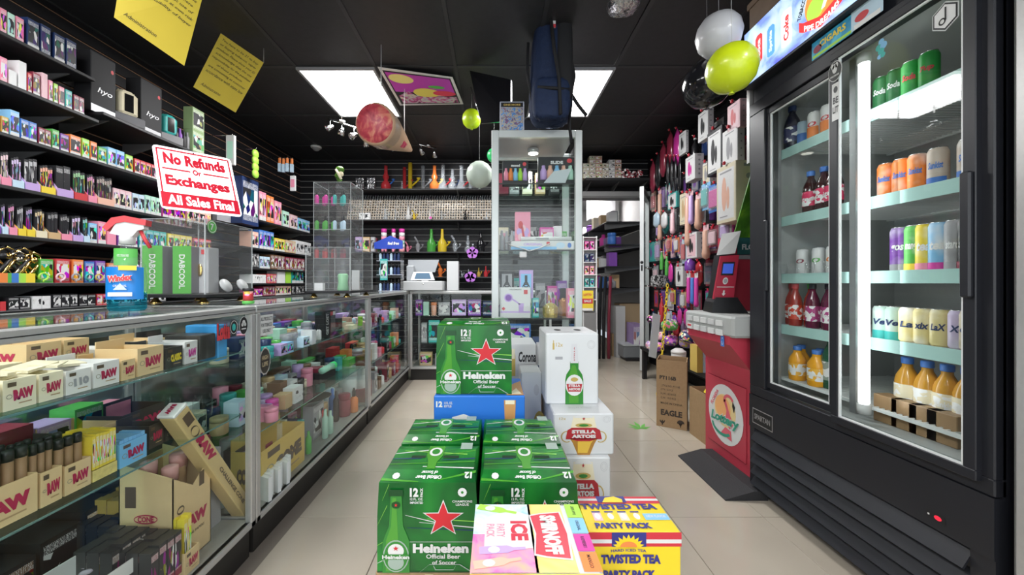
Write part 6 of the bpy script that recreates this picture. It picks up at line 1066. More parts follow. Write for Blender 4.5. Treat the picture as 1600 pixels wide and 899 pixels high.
brow(.4005, 4.0, [(659, 668, 'tube' if 0 else 'print', 'grey', 30), (670, 688, 'art', 'teal', 34), (690, 710, 'art', 'blue', 30), (712, 735, 'print', 'green', 28), (740, 765, 'art', 'red', 30), (790, 830, 'print', 'blue', 28)], 'item on the middle shelf of the rear showcase')
brow(.1425, 4.0, [(656, 676, 'art', 'tan', 20), (680, 700, 'plain', 'grey', 18), (704, 740, 'art', 'maroon', 22), (745, 765, 'jar', 'black', 20)], 'item on the deck of the rear showcase')
# ==== TOWER CONTENTS =======================================================
yt = 2.52
def tw(q0, q1, y, z, hpx, kd, name, label, col, cat='box', depth=.06):
    x0, x1 = (q0-CX)*y/F, (q1-CX)*y/F; return put(kd, name, label, cat, ((x0+x1)/2, y+depth/2, z), (x1-x0, depth, hpx*y/F), PAL[col], 0)
ZS1, ZS2, ZS3, ZS4 = 1.7475, 1.2875, .8155, .3205
def mood(label, q0, q1, z, hpx, cols, word, y=2.52):
    x0, x1 = (q0-CX)*y/F, (q1-CX)*y/F; w = x1-x0; h = hpx*y/F; t = thing('blister_set', label, 'boxed set', ((x0+x1)/2, y, z)); MB().bbox((-w/2, 0, 0), (w/2, .05, h), .003).obj('carton', BLACK, t)
    f = Face(t, (-w/2, -.0004, 0), (w, 0, 0), (0, 0, h), .0006); f.text('lettering', word, .5, .80, .34, .11, WHITE, 1, .03).disc('price_dot', .84, .86, .07, .08, M_('red'), 1).done()
    for k, c_ in enumerate(cols): MB().lathe([(.09*w, 0), (.09*w, h*.3), (.05*w, h*.42), (.05*w, h*.5)], (-w/2+w*(.14+.18*k), .001, h*.18), 12).obj('small_bottle', M_(c_), t)
mood('black carton of five coloured samples on the top shelf of the tower', 785, 826, ZS1, 38, ('pink', 'orange', 'sky blue', 'lime', 'lilac'), 'mood'); mood('larger black carton of five pastel bottles on the top shelf of the tower', 841, 899, ZS1, 44, ('lilac', 'peach', 'sky blue', 'peach', 'mint'), 'SLIDE')
t = tag(MB().prism([(-.05, 0), (.10, 0), (.14, .1), (.02, .08)], lambda u, v, q: (u, .004*q, v)).obj('glossy_leaflet', mat('leaflet', (.6, .66, .68), .15), None, ((860-CX)*2.50/F, 2.475, ZS1+.003)), 'folded glossy leaflet in front of the larger black carton in the tower', 'leaflet')
o = tw(805, 829, 2.52, ZS2, 60, 'plain', 'pink_box', 'tall pink arched box with a red stick shape in the tower', 'pink'); 
t = thing('box_artwork', 'flat red and lilac flower artwork on the front of the pink arched box', 'print', ((817-CX)*2.52/F, 2.518, ZS2)); f = Face(t, (-.054, 0, 0), (.108, 0, 0), (0, 0, .27), .0008)
for k in range(5): f.disc('flower', .5+.22*math.cos(R(72*k+20)), .45+.12*math.sin(R(72*k+20)), .2, .1, M_('pale pink' if k % 2 else 'lilac'), 1+k*.2, 12)
f.disc('stem', .35, .66, .15, .10, M_('red'), 3).poly('stem', [(.38, .6), (.5, .62), (.75, .08), (.6, .06)], M_('red'), 3).done()
tw(844, 865, 2.52, ZS2, 36, 'print', 'magenta_box', 'glossy magenta and white box in the middle of the tower', 'magenta'); tw(866, 878, 2.6, ZS2, 40, 'plain', 'black_box', 'black and white upright box behind the magenta one in the tower', 'white')
for k, q in enumerate((784, 792, 800)): put('tube', 'spray_can', 'grey black-capped bottle on the second tower shelf, %s from the left' % nth(k), 'bottle', ((q-CX)*2.52/F, 2.53+.03*(k % 2), ZS2), (.034, .034, .14), PAL['grey'], 0)
t = thing('wand_box', 'long white and blue box lying across the second shelf of the tower', 'box', ((843-CX)*2.49/F, 2.475, ZS2+.001)); MB().bbox((-.20, 0, 0), (.24, .035, .06), .004).obj('carton', WHITE, t); f = Face(t, (-.20, -.0004, 0), (.44, 0, 0), (0, 0, .06), .0006); f.rect('print', 0, 0, .72, .35, M_('sky blue'), 1).text('lettering', 'ORIGINAL', .35, .62, .3, .3, M_('lilac'), 1, .02, 0, 0).disc('print', .78, .5, .07, .35, M_('pale blue'), 1).disc('print', .92, .5, .03, .3, M_('blue'), 1).rect('price_tag', .56, .55, .61, .9, M_('red'), 1).done()
t = thing('white_wand', 'white handheld wand lying on top of the long white and blue box', 'appliance', ((850-CX)*2.5/F, 2.50, ZS2+.078)); MB().cyl((-.16, 0, 0), (.19, 0, 0), .016, n=14).obj('handle', WHITE, t); MB().box((-.06, -.018, -.006), (.03, -.0155, .006)).obj('button_strip', M_('grey'), t)
t = tag(MB().tube([(-.19, -.012, .06), (-.23, -.015, .045), (-.20, -.02, .03), (-.10, -.02, .0), (-.07, -.02, -.01), (.0, -.018, .01), (.07, -.018, .04)], .004).bbox((-.14, -.025, -.055), (-.09, -.015, -.015), .004).obj('cord', WHITE, None, ((843-CX)*2.47/F, 2.47, ZS2+.0)), 'white cord with tag looped over the tower shelf edge', 'cord')
o = tw(781, 803, 2.52, ZS3+.135, 42, 'plain', 'cable_box', 'black box with coiled cable picture, upper left of the third tower shelf', 'black'); o2 = tw(812, 833, 2.52, ZS3+.135, 44, 'plain', 'cable_box', 'grey lilac box with black rings, beside the coiled cable box', 'lilac')
for k, (q, c_, c2_) in enumerate(((792, 'grey', 'black'), (822, 'sky blue', 'black'))):
    t = thing('ring_artwork', 'printed ring picture on the %s cable box' % ('black', 'lilac')[k], 'print', ((q-CX)*2.518/F, 2.518, ZS3+.135)); f = Face(t, (-.045, 0, 0), (.09, 0, 0), (0, 0, .19), .0006); f.rect('panel', .1, .2, .9, .9, M_(c_), 1).ring('ring', .5, .4, .3, .15, .06, M_(c2_), 2).ring('ring', .5, .5, .2, .12, .06, M_(c2_), 2.4).rect('ring', .4, .55, .6, .85, M_(c2_), 2).poly('price_tag', [(.4, .08), (.55, 0), (.7, .08), (.55, .16)], M_('red'), 2).done()
t = thing('massager_box', 'white square box with a purple hand massager picture in the tower', 'box', ((805-CX)*2.49/F, 2.485, ZS3)); MB().bbox((-.107, 0, 0), (.107, .05, .212), .003).obj('carton', WHITE, t); f = Face(t, (-.107, -.0004, 0), (.214, 0, 0), (0, 0, .212), .0006)
f.disc('picture', .28, .66, .14, .14, M_('lilac'), 1, 24).disc('picture', .28, .66, .10, .10, M_('purple'), 2, 24).poly('picture', [(.38, .6), (.42, .64), (.66, .47), (.64, .43)], M_('lilac'), 1).poly('picture', [(.60, .48), (.78, .48), (.76, .22), (.62, .22)], M_('lilac'), 1).rect('band', .02, .17, .98, .22, M_('lilac'), 1).poly('price_tag', [(.06, .3), (.12, .24), (.18, .3), (.12, .37)], M_('red'), 2).rect('price_tag', .78, .78, .9, .92, M_('red'), 2).text('lettering', 'CORDLESS MASSAGER', .5, .93, .4, .035, mat('ink_black'), 1, 0).done()
t = thing('gold_lantern', 'gold object in a clear arched pack on the third shelf of the tower', 'novelty', ((860-CX)*2.55/F, 2.55, ZS3)); MB().lathe([(.05, 0), (.055, .02), (.055, .07), (.03, .095), (.015, .10)], n=10, sm=False).obj('gold_body', mat('gold_leafy', (.7, .48, .08), .3, .6, bump=.8, scale=90), t); MB().lathe([(.085, 0), (.085, .06), (.03, .16), (.012, .19)], n=14, ends=False).obj('clear_pack', CLR, t)
t = thing('gold_lantern', 'amber object in a clear pack right of the gold one in the tower', 'novelty', ((882-CX)*2.62/F, 2.66, ZS3)); MB().lathe([(.035, 0), (.04, .03), (.03, .11), (.012, .13)], n=10, sm=False).obj('amber_body', mat('amber_leafy', (.5, .22, .08), .3, .4, bump=.6, scale=90), t)
tw(832, 842, 2.53, ZS3, 30, 'art', 'teal_pack', 'teal printed can-like pack beside the massager box in the tower', 'teal'); tw(887, 900, 2.5, ZS3, 46, 'print', 'pink_pack', 'tall pink printed pack at the right of the third tower shelf', 'pink')
for k, (q, c_) in enumerate(((800, 'grey'), (830, 'white'), (858, 'pale blue'), (885, 'mint'))): put('jar', 'glass_item', '%s jar on the bottom of the tower, %s from the left' % (c_, nth(k)), 'jar', ((q-CX)*2.6/F, 2.6, .3405), (.08, .08, .16), PAL[c_], 0)
for k, (q, c_, hh, zz, kd) in enumerate([(790, 'maroon', 26, 1.62, 'plain'), (815, 'maroon', 26, 1.62, 'plain')][:0]+[(788, 'cream', 40, ZS2, 'art'), (812, 'pale blue', 34, ZS2, 'print'), (836, 'black', 44, ZS2, 'print'), (856, 'white', 36, ZS2, 'art'), (876, 'gold', 40, ZS2, 'print'), (892, 'green', 34, ZS2, 'art'), (786, 'navy', 60, ZS3, 'print'), (808, 'teal', 56, ZS3, 'art'), (830, 'mint', 40, ZS3, 'print'), (850, 'grey', 48, ZS3, 'art'), (870, 'magenta', 44, ZS3, 'print'), (890, 'purple', 52, ZS3, 'art'), (788, 'maroon', 32, ZS1, 'plain'), (806, 'grey', 30, ZS1, 'art'), (828, 'cream', 34, ZS1, 'print'), (850, 'tan', 32, ZS1, 'art'), (874, 'black', 36, ZS1, 'print')]):
    zn = {ZS1: 'top', ZS2: 'second', ZS3: 'third'}[zz]
    x = (q-CX)*2.52/F; put(kd, 'boxed_item', '%s item in the rear row of the %s tower shelf' % (c_, zn), 'shop item', (min(.52, max(.06, x*1.02)), 2.80, zz), (.075, .06, hh*2.8/F), PAL[c_], 0)
# ==== ON TOP OF AND ABOVE THE TOWER ========================================
def R3(rx, ry, rz): return Matrix.Rotation(R(rz), 3, 'Z') @ Matrix.Rotation(R(ry), 3, 'Y') @ Matrix.Rotation(R(rx), 3, 'X')
t = thing('monitor', 'thin black flat monitor standing askew on top of the tower', 'monitor', (.0, 2.62, 2.105)); 
mp = [P(736, 112, 2.75), P(800, 126, 2.60), P(800, 190, 2.60), P(754, 194, 2.75)]; mp = [q-Vector(t.location) for q in mp]; n_ = (mp[1]-mp[0]).cross(mp[3]-mp[0]).normalized()*.02
MB().add([*mp, *[q-n_ for q in mp]], [(0, 3, 2, 1), (4, 5, 6, 7), (0, 1, 5, 4), (1, 2, 6, 5), (2, 3, 7, 6), (3, 0, 4, 7)]).obj('panel', mat('screen_black', (.008, .008, .01), .2), t); MB().tube([mp[0]+Vector((-.002, -.003, -.12)), mp[3]+Vector((-.003, -.003, 0))], .003).obj('edge_trim', CHROME, t); MB().box((.02, .0, .0), (.16, .14, .012)).box((.08, .08, .012), (.11, .1, .06)).obj('stand', BLACK, t)
t = thing('picture_box', 'tall box with busy colourful picture front on top of the tower', 'box', ((800-CX)*2.50/F, 2.50, 2.1055)); w = 38*2.5/F; MB().bbox((-w/2, 0, 0), (w/2, .08, .22), .003).obj('carton', mat('box_pale', (.4, .42, .5), .4), t); f = Face(t, (-w/2, -.0004, 0), (w, 0, 0), (0, 0, .22), .0006); f.rect('picture', .05, .02, .95, .80, picture('busy', [(.2, (.02, .03, .15)), (.8, (.7, .15, .05)), (.4, (.1, .3, .7)), (.5, (.6, .5, .3)), (.6, (.08, .1, .3))], .4, 40, 3), 1).rect('title_band', .05, .82, .95, .96, BLACK, 1).text('title_band', 'ONE MORE', .5, .89, .7, .06, M_('gold'), 2, .02).done()
t = thing('wire_basket', 'black bundle of wires and plates behind the picture box on the tower', 'bundle', (.24, 2.72, 2.1055)); b_ = MB(); [b_.tube([(-.1, .02*k, .15+.012*k), (.02, .02*k, .21+.01*k), (.12, .02*k, .16)], .003) for k in range(5)]; b_.box((-.08, 0, 0), (.1, .1, .19)); b_.obj('body', mat('bundle_dark', (.02, .02, .02), .4), t)
# backpack
BPN = mat('pack_navy', (.006, .018, .06), .75, noise=.2, scale=30, bump=.4); BPB = mat('pack_black', (.012, .012, .014), .8)
bp = thing('backpack', 'navy blue and black hiking backpack hanging from the ceiling over the tower', 'backpack', P(860, 200, 2.38))
def lump(c, s, n=20, pw=.45, squash=0):
    mb = MB(); k = 14; vs = []; fs = []
    for j in range(k+1):
        ph = math.pi*j/k-math.pi/2; cz, sz = math.cos(ph), math.sin(ph); z = math.copysign(abs(sz)**pw, sz); rr = max(1e-3, abs(cz)**pw)
        for i in range(n):
            a = 2*math.pi*i/n; ca, sa = math.cos(a), math.sin(a); x = math.copysign(abs(ca)**.7, ca)*rr; y = math.copysign(abs(sa)**.7, sa)*rr
            vs.append((c[0]+s[0]*x*(1-squash*z), c[1]+s[1]*y, c[2]+s[2]*z+.006*math.sin(7*a+3*j)))
    for j in range(k):
        for i in range(n): q = (i+1) % n; fs.append((j*n+i, j*n+q, j*n+n+q, j*n+n+i))
    return mb.add(vs, fs, 0, True)
lump((0, 0, .36), (.135, .11, .345), squash=.15).obj('main_bag', BPN, bp); lump((.075, -.085, .42), (.055, .035, .28), squash=.1).obj('back_panel', BPB, bp); lump((-.01, -.095, .14), (.12, .05, .13)).obj('front_pocket', BPN, bp)
for k, (pts, r_) in enumerate([(((-.02, -.13, .66), (.0, -.14, .45), (.03, -.15, .25), (.04, -.15, .02)), .012), (((.10, -.06, .55), (.14, -.08, .30), (.11, -.07, .0), (.13, -.05, -.12)), .012), (((.12, 0, .25), (.19, .02, .16), (.25, .04, .10)), .012), (((-.15, -.02, .55), (-.16, -.04, .35), (-.12, -.05, .12)), .010), (((-.10, -.13, .20), (.0, -.155, .18), (.10, -.12, .19)), .010)]): MB().tube(pts, r_, 6).obj('strap', BPB, bp)
MB().ball((0, 0, .72), .05, 12, 0, (1.4, 1, .7)).obj('top_knot', BPB, bp); MB().box((-.012, -.135, .57), (.012, -.13, .63)).obj('care_tag', WHITE, bp); MB().box((-.012, -.137, .57), (.012, -.1352, .592)).obj('tag_print', M_('red'), bp)
MB().tube([(0, 0, .74), (-.01, -.02, .82), (0, 0, ZC-bp.location.z-.003)], .012).obj('ceiling_strap', mat('strap_grey', (.12, .12, .13), .5), bp)
# ==== CEILING HUNG THINGS ==================================================
t = thing('ceiling_poster', 'bright magenta and yellow poster with white border fixed to the ceiling', 'poster', (-.6, 3.0, 2.66))
c4_ = [P(590, 105, 2.66), P(707, 121, 2.80), P(724, 163, 3.20), P(625, 165, 3.22)]; c4_ = [(c-Vector(t.location)) for c in c4_]
O = c4_[3]; U_ = c4_[2]-c4_[3]; V_ = c4_[0]-c4_[3]
n_ = Vector((0, 0, .003)); MB().add([*c4_, *[c+n_ for c in c4_]], [(0, 1, 2, 3), (7, 6, 5, 4), (0, 4, 5, 1), (1, 5, 6, 2), (2, 6, 7, 3), (3, 7, 4, 0)]).obj('paper', WHITE, t)
def bil(u, v): return c4_[3]*(1-u)*(1-v)+c4_[2]*u*(1-v)+c4_[1]*u*v+c4_[0]*(1-u)*v-Vector((0, 0, .001))
class BF(Face):
    def __init__(s, parent): s.p = parent; s.d = {}; s.step = .0006
    def w(s, u, v, L): return bil(u, v)-Vector((0, 0, s.step*L))
f = BF(t)
f.rect('picture', .04, .05, .96, .95, mat('poster_dark', (.02, .02, .02), .4), 1).rect('picture', .06, .42, .94, .92, mat('poster_magenta', (.5, .05, .45), .4), 2).disc('picture', .24, .78, .17, .12, mat('poster_yellow', (.8, .75, .25), .4), 3).disc('picture', .52, .42, .20, .14, mat('poster_gold', (.8, .7, .12), .4), 3).disc('picture', .78, .42, .17, .09, mat('poster_red', (.75, .05, .1), .4), 4)
f.rect('picture', .08, .08, .94, .30, picture('poster_flowers', [(.3, (.02, .02, .02)), (.7, (.8, .65, .3)), (.45, (.6, .08, .3)), (.55, (.5, .55, .6))], .4, 16, 4), 3).poly('picture', [(.07, .30), (.25, .45), (.35, .30)], picture('poster_flowers'), 3.5).disc('picture', .70, .62, .12, .05, M_('green'), 4).done()
cn = thing('inflatable_cone', 'giant inflatable rolled cone hanging from the ceiling by a cord', 'inflatable', P(585, 193, 2.35))
a_ = Vector((0, 0, 0)); b__ = P(641, 234, 3.1)-P(585, 193, 2.35); q_ = b__.to_track_quat('Z', 'Y').to_matrix()
Ln = b__.length; rr0 = .137
MB().lathe([(rr0*.9, .0), (rr0, .02), (rr0*.97, .14), (rr0*.62, .55*Ln), (.028, .95*Ln), (.02, Ln)], (0, 0, 0), 28, 0, q_).obj('paper_body', mat('cone_paper', (.5, .32, .2), .45, noise=.15, scale=14), cn)
MB().lathe([(.001, -.03), (rr0*.5, -.026), (rr0*.85, -.008), (rr0*.90, .0)], (0, 0, 0), 28, 0, q_, True, False).obj('cone_end', picture('cone_top', [(.3, (.25, .01, .03)), (.75, (.75, .35, .2)), (.5, (.5, .06, .08))], .4, 14, 5), cn)
MB().lathe([(rr0*1.004, .02), (rr0*.974, .14)], (0, 0, 0), 28, 0, q_, True, False).obj('clear_collar', CLR, cn)
vs, fs, _ = tmesh('RAW', .05); rw = []; vd_ = q_.transposed() @ (Vector((0, 0, H))-cn.location-b__*.5); a0_ = math.atan2(vd_.y, vd_.x)
for u, v in vs:
    ang_ = a0_+R(30*(.5-v)); zz = Ln*(.38+.20*u); r0_ = rr0*.97+(rr0*.62-rr0*.97)*(zz-.14)/(.55*Ln-.14) if zz < .55*Ln else rr0*.62+(.028-rr0*.62)*(zz-.55*Ln)/(.4*Ln)
    rw.append(q_ @ Vector(((r0_+.003)*math.cos(ang_), (r0_+.003)*math.sin(ang_), zz)))
MB().add(rw, fs).obj('lettering', RAWR, cn)
for f_ in (.15, .8): p_ = b__*f_; MB().tube([p_+Vector((0, 0, .05)), Vector((p_.x, p_.y, ZC-cn.location.z-.004))], .003).obj('cord', mat('cord_pale', (.5, .5, .5), .4), cn)
def track(label, p0, p1, n_heads, feet, aims):
    t = thing('track_light', label, 'spotlight', p0); d_ = p1-p0; MB().tube([(0, 0, 0), d_], .008, 8).obj('rail', CHROME, t)
    MB().lathe([(.03, 0), (.03, .02)], d_*.5, 12).tube([d_*.5, (d_.x*.5, d_.y*.5, ZC-p0.z-.004)], .006).obj('canopy', CHROME, t)
    for k in range(n_heads):
        b_ = d_*(k+.15)/(n_heads-.7); aim = Vector(aims[k % len(aims)]).normalized(); s_ = MB(); c_ = b_+Vector((0, 0, -.07)); q2 = aim.to_track_quat('Z', 'Y').to_matrix()
        s_.tube([b_, c_], .004); s_.lathe([(.012, -.03), (.02, -.02), (.022, .0), (.032, .035), (.028, .035), (.018, .01), (.001, .008)], c_, 12, 0, q2, True, False); h_ = s_.obj('spot_head', CHROME, t)
track('chrome track spotlight left of the giant cone', P(513, 186, 3.3), P(556, 200, 3.15), 3, 0, [(-.5, -.3, -.4), (-.3, .2, -.6), (-.4, -.5, -.5)]); track('chrome track spotlight partly behind the giant cone', P(568, 212, 3.6), P(616, 219, 3.7), 3, 0, [(.0, .5, -.6), (-.3, .5, -.7), (.4, .5, -.5)])
track('chrome track spotlight near the back wall above the shelf of tall glass pieces', P(655, 226, 4.1), P(682, 232, 4.25), 2, 0, [(.3, .8, -.5), (0, .8, -.6)])
l = bpy.data.lights.new('spot_on_wall', 'SPOT'); l.energy = 26; l.spot_size = 1.15; l.spot_blend = .6; l.shadow_soft_size = .03; o = bpy.data.objects.new('spot_on_wall', l); COL.objects.link(o); o.location = P(676, 240, 4.15); o.rotation_euler = (R(70), 0, R(-14))
t = thing('ceiling_camera', 'white round ceiling camera near the back left corner', 'camera', (P(494, 236, 4.3).x, 4.3, ZC-.005)); MB().lathe([(.055, -.02), (.06, -.012), (.06, 0)], n=18).obj('base', WHITE, t); MB().lathe([(.001, -.055), (.025, -.05), (.045, -.03), (.05, -.02)], n=18, ends=False).obj('dome', mat('dome_grey', (.3, .3, .3), .2), t)
# hand-written yellow posters
YP = mat('poster_board_yellow', (.62, .47, .03), .6, noise=.05, scale=8)
class Quad(Face):
    def __init__(s, parent, c): s.p = parent; s.d = {}; s.step = .0012; s.c = c; s.N = (c[2]-c[3]).cross(c[0]-c[3]).normalized()
    def w(s, u, v, L):
        c = s.c     # the board is two triangles split along corners 1-3
        p_ = c[3]+(c[2]-c[3])*u+(c[1]-c[2])*v if u >= v else c[3]+(c[1]-c[0])*u+(c[0]-c[3])*v
        return p_+s.N*(s.step*L)
def yposter(label, pts, lines, sign_off):
    t = thing('yellow_poster', label, 'poster', pts[3]); c_ = [p_-pts[3] for p_ in pts]; n_ = (c_[2]-c_[3]).cross(c_[0]-c_[3]).normalized()
    MB().add([*c_, *[q-n_*.002 for q in c_]], [(3, 2, 1), (3, 1, 0), (4, 5, 7), (5, 6, 7), (0, 1, 5, 4), (1, 2, 6, 5), (2, 3, 7, 6), (3, 0, 4, 7)]).obj('board', YP, t)
    f = Quad(t, c_); ink = mat('marker_ink', (.06, .05, .01), .6)
    for k, s_ in enumerate(lines): f.text('handwriting', s_, .5, .92-.075*k*1.08, min(.9, .035*len(s_)), .05, ink, 1, -.0, .3, -1)
    f.text('signature', sign_off, .32, .12, .45, .05, ink, 1, 0, .3).done()
    for q in (c_[0], c_[1]): MB().tube([q, Vector((q.x, q.y, ZC-pts[3].z-.004))], .0012, 4).obj('thread', mat('cord_pale'), t)
D2 = 2.3
yposter('smaller yellow handwritten poster hanging from the ceiling', [P(345, 52, 2.35), P(412, 98, 2.5), P(368, 176, 2.5), P(302, 136, 2.35)], ['You have to be 21 to buy', 'or buying tobacco, vapes', 'products. Please show your ID', 'acknowledge that the use', 'responsibility for the purchase', 'of these products', 'are consuming at customer', 'accordance with state law'], 'Administration')
yposter('larger yellow handwritten poster at the top edge of the picture', [P(196, -80, 1.55), P(318, -10, 1.72), P(288, 103, 1.72), P(178, 27, 1.55)], ['Please be advised that all', 'customers are responsible', 'products purchased here', 'acknowledging that use of', 'these products is at own risk', 'and responsibility of buyer'], 'Administration')
# balloons
def balloon(label, px, py, rpx, D, col, rough=.35):
    r_ = rpx*D/F*.94; p_ = P(px, py, D); t = thing('balloon', label, 'balloon', p_); m = mat('balloon_'+label.split()[0], col, rough, coat=.3)
    MB().lathe([(.001, -r_*1.0), (r_*.3, -r_*.95), (r_*.62, -r_*.80), (r_*.88, -r_*.48), (r_, 0), (r_*.92, r_*.4), (r_*.7, r_*.72), (r_*.38, r_*.93), (.001, r_)], n=28, ends=False).lathe([(.004, -r_*.99), (.012, -r_*1.09), (.001, -r_*1.07)], n=8, ends=False).obj('skin', m, t)
    MB().tube([(0, 0, r_), (0, .005, ZC-p_.z-.004)], .001, 4).obj('thread', mat('cord_pale'), t); return t
balloon('white balloon highest beside the cooler header', 1123, 55, 35, 1.80, (.6, .6, .62)); balloon('neon yellow green balloon in front of the white one', 1143, 107, 39, 1.50, (.62, .75, .01)); balloon('black glossy balloon behind the neon one', 1105, 132, 38, 1.95, (.012, .012, .015), .12)
balloon('lime small balloon behind the monitor by the tower', 737, 186, 16, 3.1, (.5, .7, .01)); balloon('pale white balloon left of the tower', 749, 273, 22, 3.0, (.5, .58, .5)); balloon('bright green balloon hidden behind the tower post', 772, 243, 12, 3.15, (.03, .5, .15))
t = tag(MB().obj('tmp', WHITE) if 0 else lump((0, 0, 0), (.10, .09, .07), 18, .8).obj('foil_ball', mat('foil_crumpled', (.55, .55, .57), .25, .9, bump=1, scale=35), None, P(975, 0, 2.1)), 'crumpled silver plastic ball stuck to the ceiling at the top edge', 'ball')
# wood planter on the cooler
t = thing('wood_planter', 'wooden planter box with green leaves on top of the cooler header', 'planter', (1.45, 1.62, 2.321)); MB().bbox((-.16, -.25, 0), (.2, .2, .14), .006).obj('crate', mat('planter_wood', (.16, .10, .06), .7, noise=.4, scale=9), t); MB().box((-.165, -.255, .12), (.205, .205, .15)).obj('rim', mat('planter_wood'), t)
lf = MB()
for k in range(160):
    x, y, zz = rnd.uniform(-.2, .2), rnd.uniform(-.27, .22), rnd.uniform(.12, .34); a = rnd.uniform(0, 6.28); e = rnd.uniform(-.5, .9); dx = Vector((math.cos(a), math.sin(a), e)).normalized(); sx_ = dx.cross(Vector((0, 0, 1))).normalized()*.011; p_ = Vector((x, y, zz)); lf.add([p_, p_+dx*.03+sx_, p_+dx*.065, p_+dx*.03-sx_], [(0, 1, 2, 3)])
lo = lf.obj('leaves', mat('leaf_green', (.03, .14, .03), .6), t); lo['kind'] = 'stuff'
# silver strips by the cooler's far upper corner
tag(MB().box((-.01, -.01, 0), (.01, .01, .5)).obj('metal_upright', ALU, None, (1.325, 1.86, 1.68)), 'narrow silver upright beside the far edge of the cooler', 'upright')
# ==== BACK WALL GLASSWARE ==================================================
def bx(px, D=4.62): return (px-CX)*D/F
GCOL = {}
def gcol(cn, k=.55):
    if cn not in GCOL: GCOL[cn] = glass('tinted_glass_'+cn.replace(' ', '_'), tuple(.25+.75*v for v in PAL[cn]) if cn not in ('clear',) else (.9, .93, .95), 1.0, .02, k, PAL[cn])
    return GCOL[cn]
PAL['clear'] = (.7, .74, .78)
def pipe(label, px, z, h, kind, col, D=4.62, col2=None):
    t = thing('water_pipe', label, 'water pipe', (bx(px, D), D, z)); m = gcol(col, .2 if col == 'clear' else .5); m2 = gcol(col2 or col, .2 if (col2 or col) == 'clear' else .5); r_ = h*.09
    if kind == 'tube': MB().lathe([(r_*1.6, 0), (r_*1.6, .006), (r_*.85, .012), (r_*.85, h), (r_*.7, h)], n=12, ends=False).obj('tube', m, t)
    if kind == 'cone': MB().lathe([(r_*2.6, 0), (r_*2.4, .02), (r_*.9, h*.45), (r_*.8, h*.95), (r_*1.0, h)], n=14, ends=False).obj('beaker', m, t)
    if kind == 'ball': MB().lathe([(r_*1.6, 0), (r_*2.2, h*.12), (r_*2.2, h*.25), (r_*.8, h*.42), (r_*1.5, h*.55), (r_*.8, h*.7), (r_*.7, h), (r_*.9, h)], n=14, ends=False).obj('body', m, t)
    if kind == 'bottle': MB().lathe([(r_*2.0, 0), (r_*2.1, h*.1), (r_*2.1, h*.42), (r_*.8, h*.62), (r_*.6, h)], n=14, ends=False).obj('body', m, t)
    if kind == 'recycler':
        MB().lathe([(r_*2, 0), (r_*2, .008), (r_*.8, .012), (r_*1.6, h*.25), (r_*1.6, h*.5), (r_*.7, h*.6)], n=12, ends=False).obj('body', m, t); MB().tube([(0, 0, h*.6), (-r_, 0, h*.8), (-r_*2.4, 0, h)], r_*.7, 8).obj('neck', m, t)
    MB().tube([(r_*.8, 0, h*.18), (r_*3.2, 0, h*.38)], r_*.35, 6).obj('stem', m2, t); MB().lathe([(r_*.3, 0), (r_*.8, .02), (r_*.8, .03)], (r_*3.3, 0, h*.38), 8, ends=False).obj('bowl', m2, t); return t
zt_, zp_, zq_, zr_ = levb
for i, (q, k, cn, h, c2_) in enumerate([(603, 'ball', 'red', .32, 'blue'), (628, 'cone', 'clear', .12, 'grey'), (632, 'tube', 'red', .30, 'red'), (641, 'tube', 'yellow', .36, 'yellow'), (661, 'tube', 'clear', .32, 'clear'), (679, 'ball', 'orange', .32, 'yellow'), (692, 'cone', 'clear', .33, 'red'), (707, 'ball', 'clear', .28, 'navy'), (721, 'cone', 'clear', .32, 'red'), (735, 'tube', 'clear', .28, 'clear')]):
    pipe('%s glass water pipe on the top back shelf, %s from the left' % ('clear' if cn == 'clear' else cn, nth(i)), q, zt_, h, k, cn, 4.62, c2_)
for i, (q, k, cn, h) in enumerate([(653, 'recycler', 'grey', .20), (674, 'bottle', 'green', .30), (691, 'bottle', 'yellow', .30), (711, 'recycler', 'clear', .22), (731, 'ball', 'clear', .22), (751, 'bottle', 'black', .28)]):
    pipe('%s glass water pipe on the third back shelf, %s from the left' % (cn, nth(i)), q, zq_, h, k, cn)
for i, (q, k, cn, h) in enumerate([(688, 'recycler', 'orange', .20), (722, 'recycler', 'clear', .08), (732, 'tube', 'clear', .10), (748, 'bottle', 'gold', .12), (759, 'bottle', 'red', .14), (670, 'ball', 'teal', .10)]):
    pipe('%s glass water pipe on the lowest back shelf, %s from the left' % (cn, nth(i)), q, zr_, h, k, cn)
# pink and white canisters
for i, q in enumerate((600, 615, 628)):
    t = thing('canister', 'tall pink and mint striped canister on the back shelf, %s from the left' % nth(i), 'canister', (bx(q, 4.6), 4.6, zq_)); r_ = .035 if i != 1 else .025
    for k, c_ in enumerate(('pink', 'white', 'mint', 'pink', 'white', 'magenta')): MB().lathe([(r_, .05*k), (r_, .05*k+.05)], n=14).obj('band', M_(c_), t)
pipe('pink glass piece leaning beside the canisters on the back shelf', 637, zq_, .14, 'recycler', 'pink')
for i, (q0, q1, cn) in enumerate(((556, 566, 'lilac'), (567, 578, 'tan'), (580, 586, 'grey'), (559, 572, 'red'), (573, 585, 'maroon'))):
    x0, x1 = bx(q0, 4.55), bx(q1, 4.55); put('art', 'boxed_item', '%s picture box on the third back shelf left of the canisters, %s one' % (cn, nth(i)), 'box', ((x0+x1)/2, 4.56 if i < 3 else 4.66, zq_), (x1-x0, .05, .19), PAL[cn], 0)
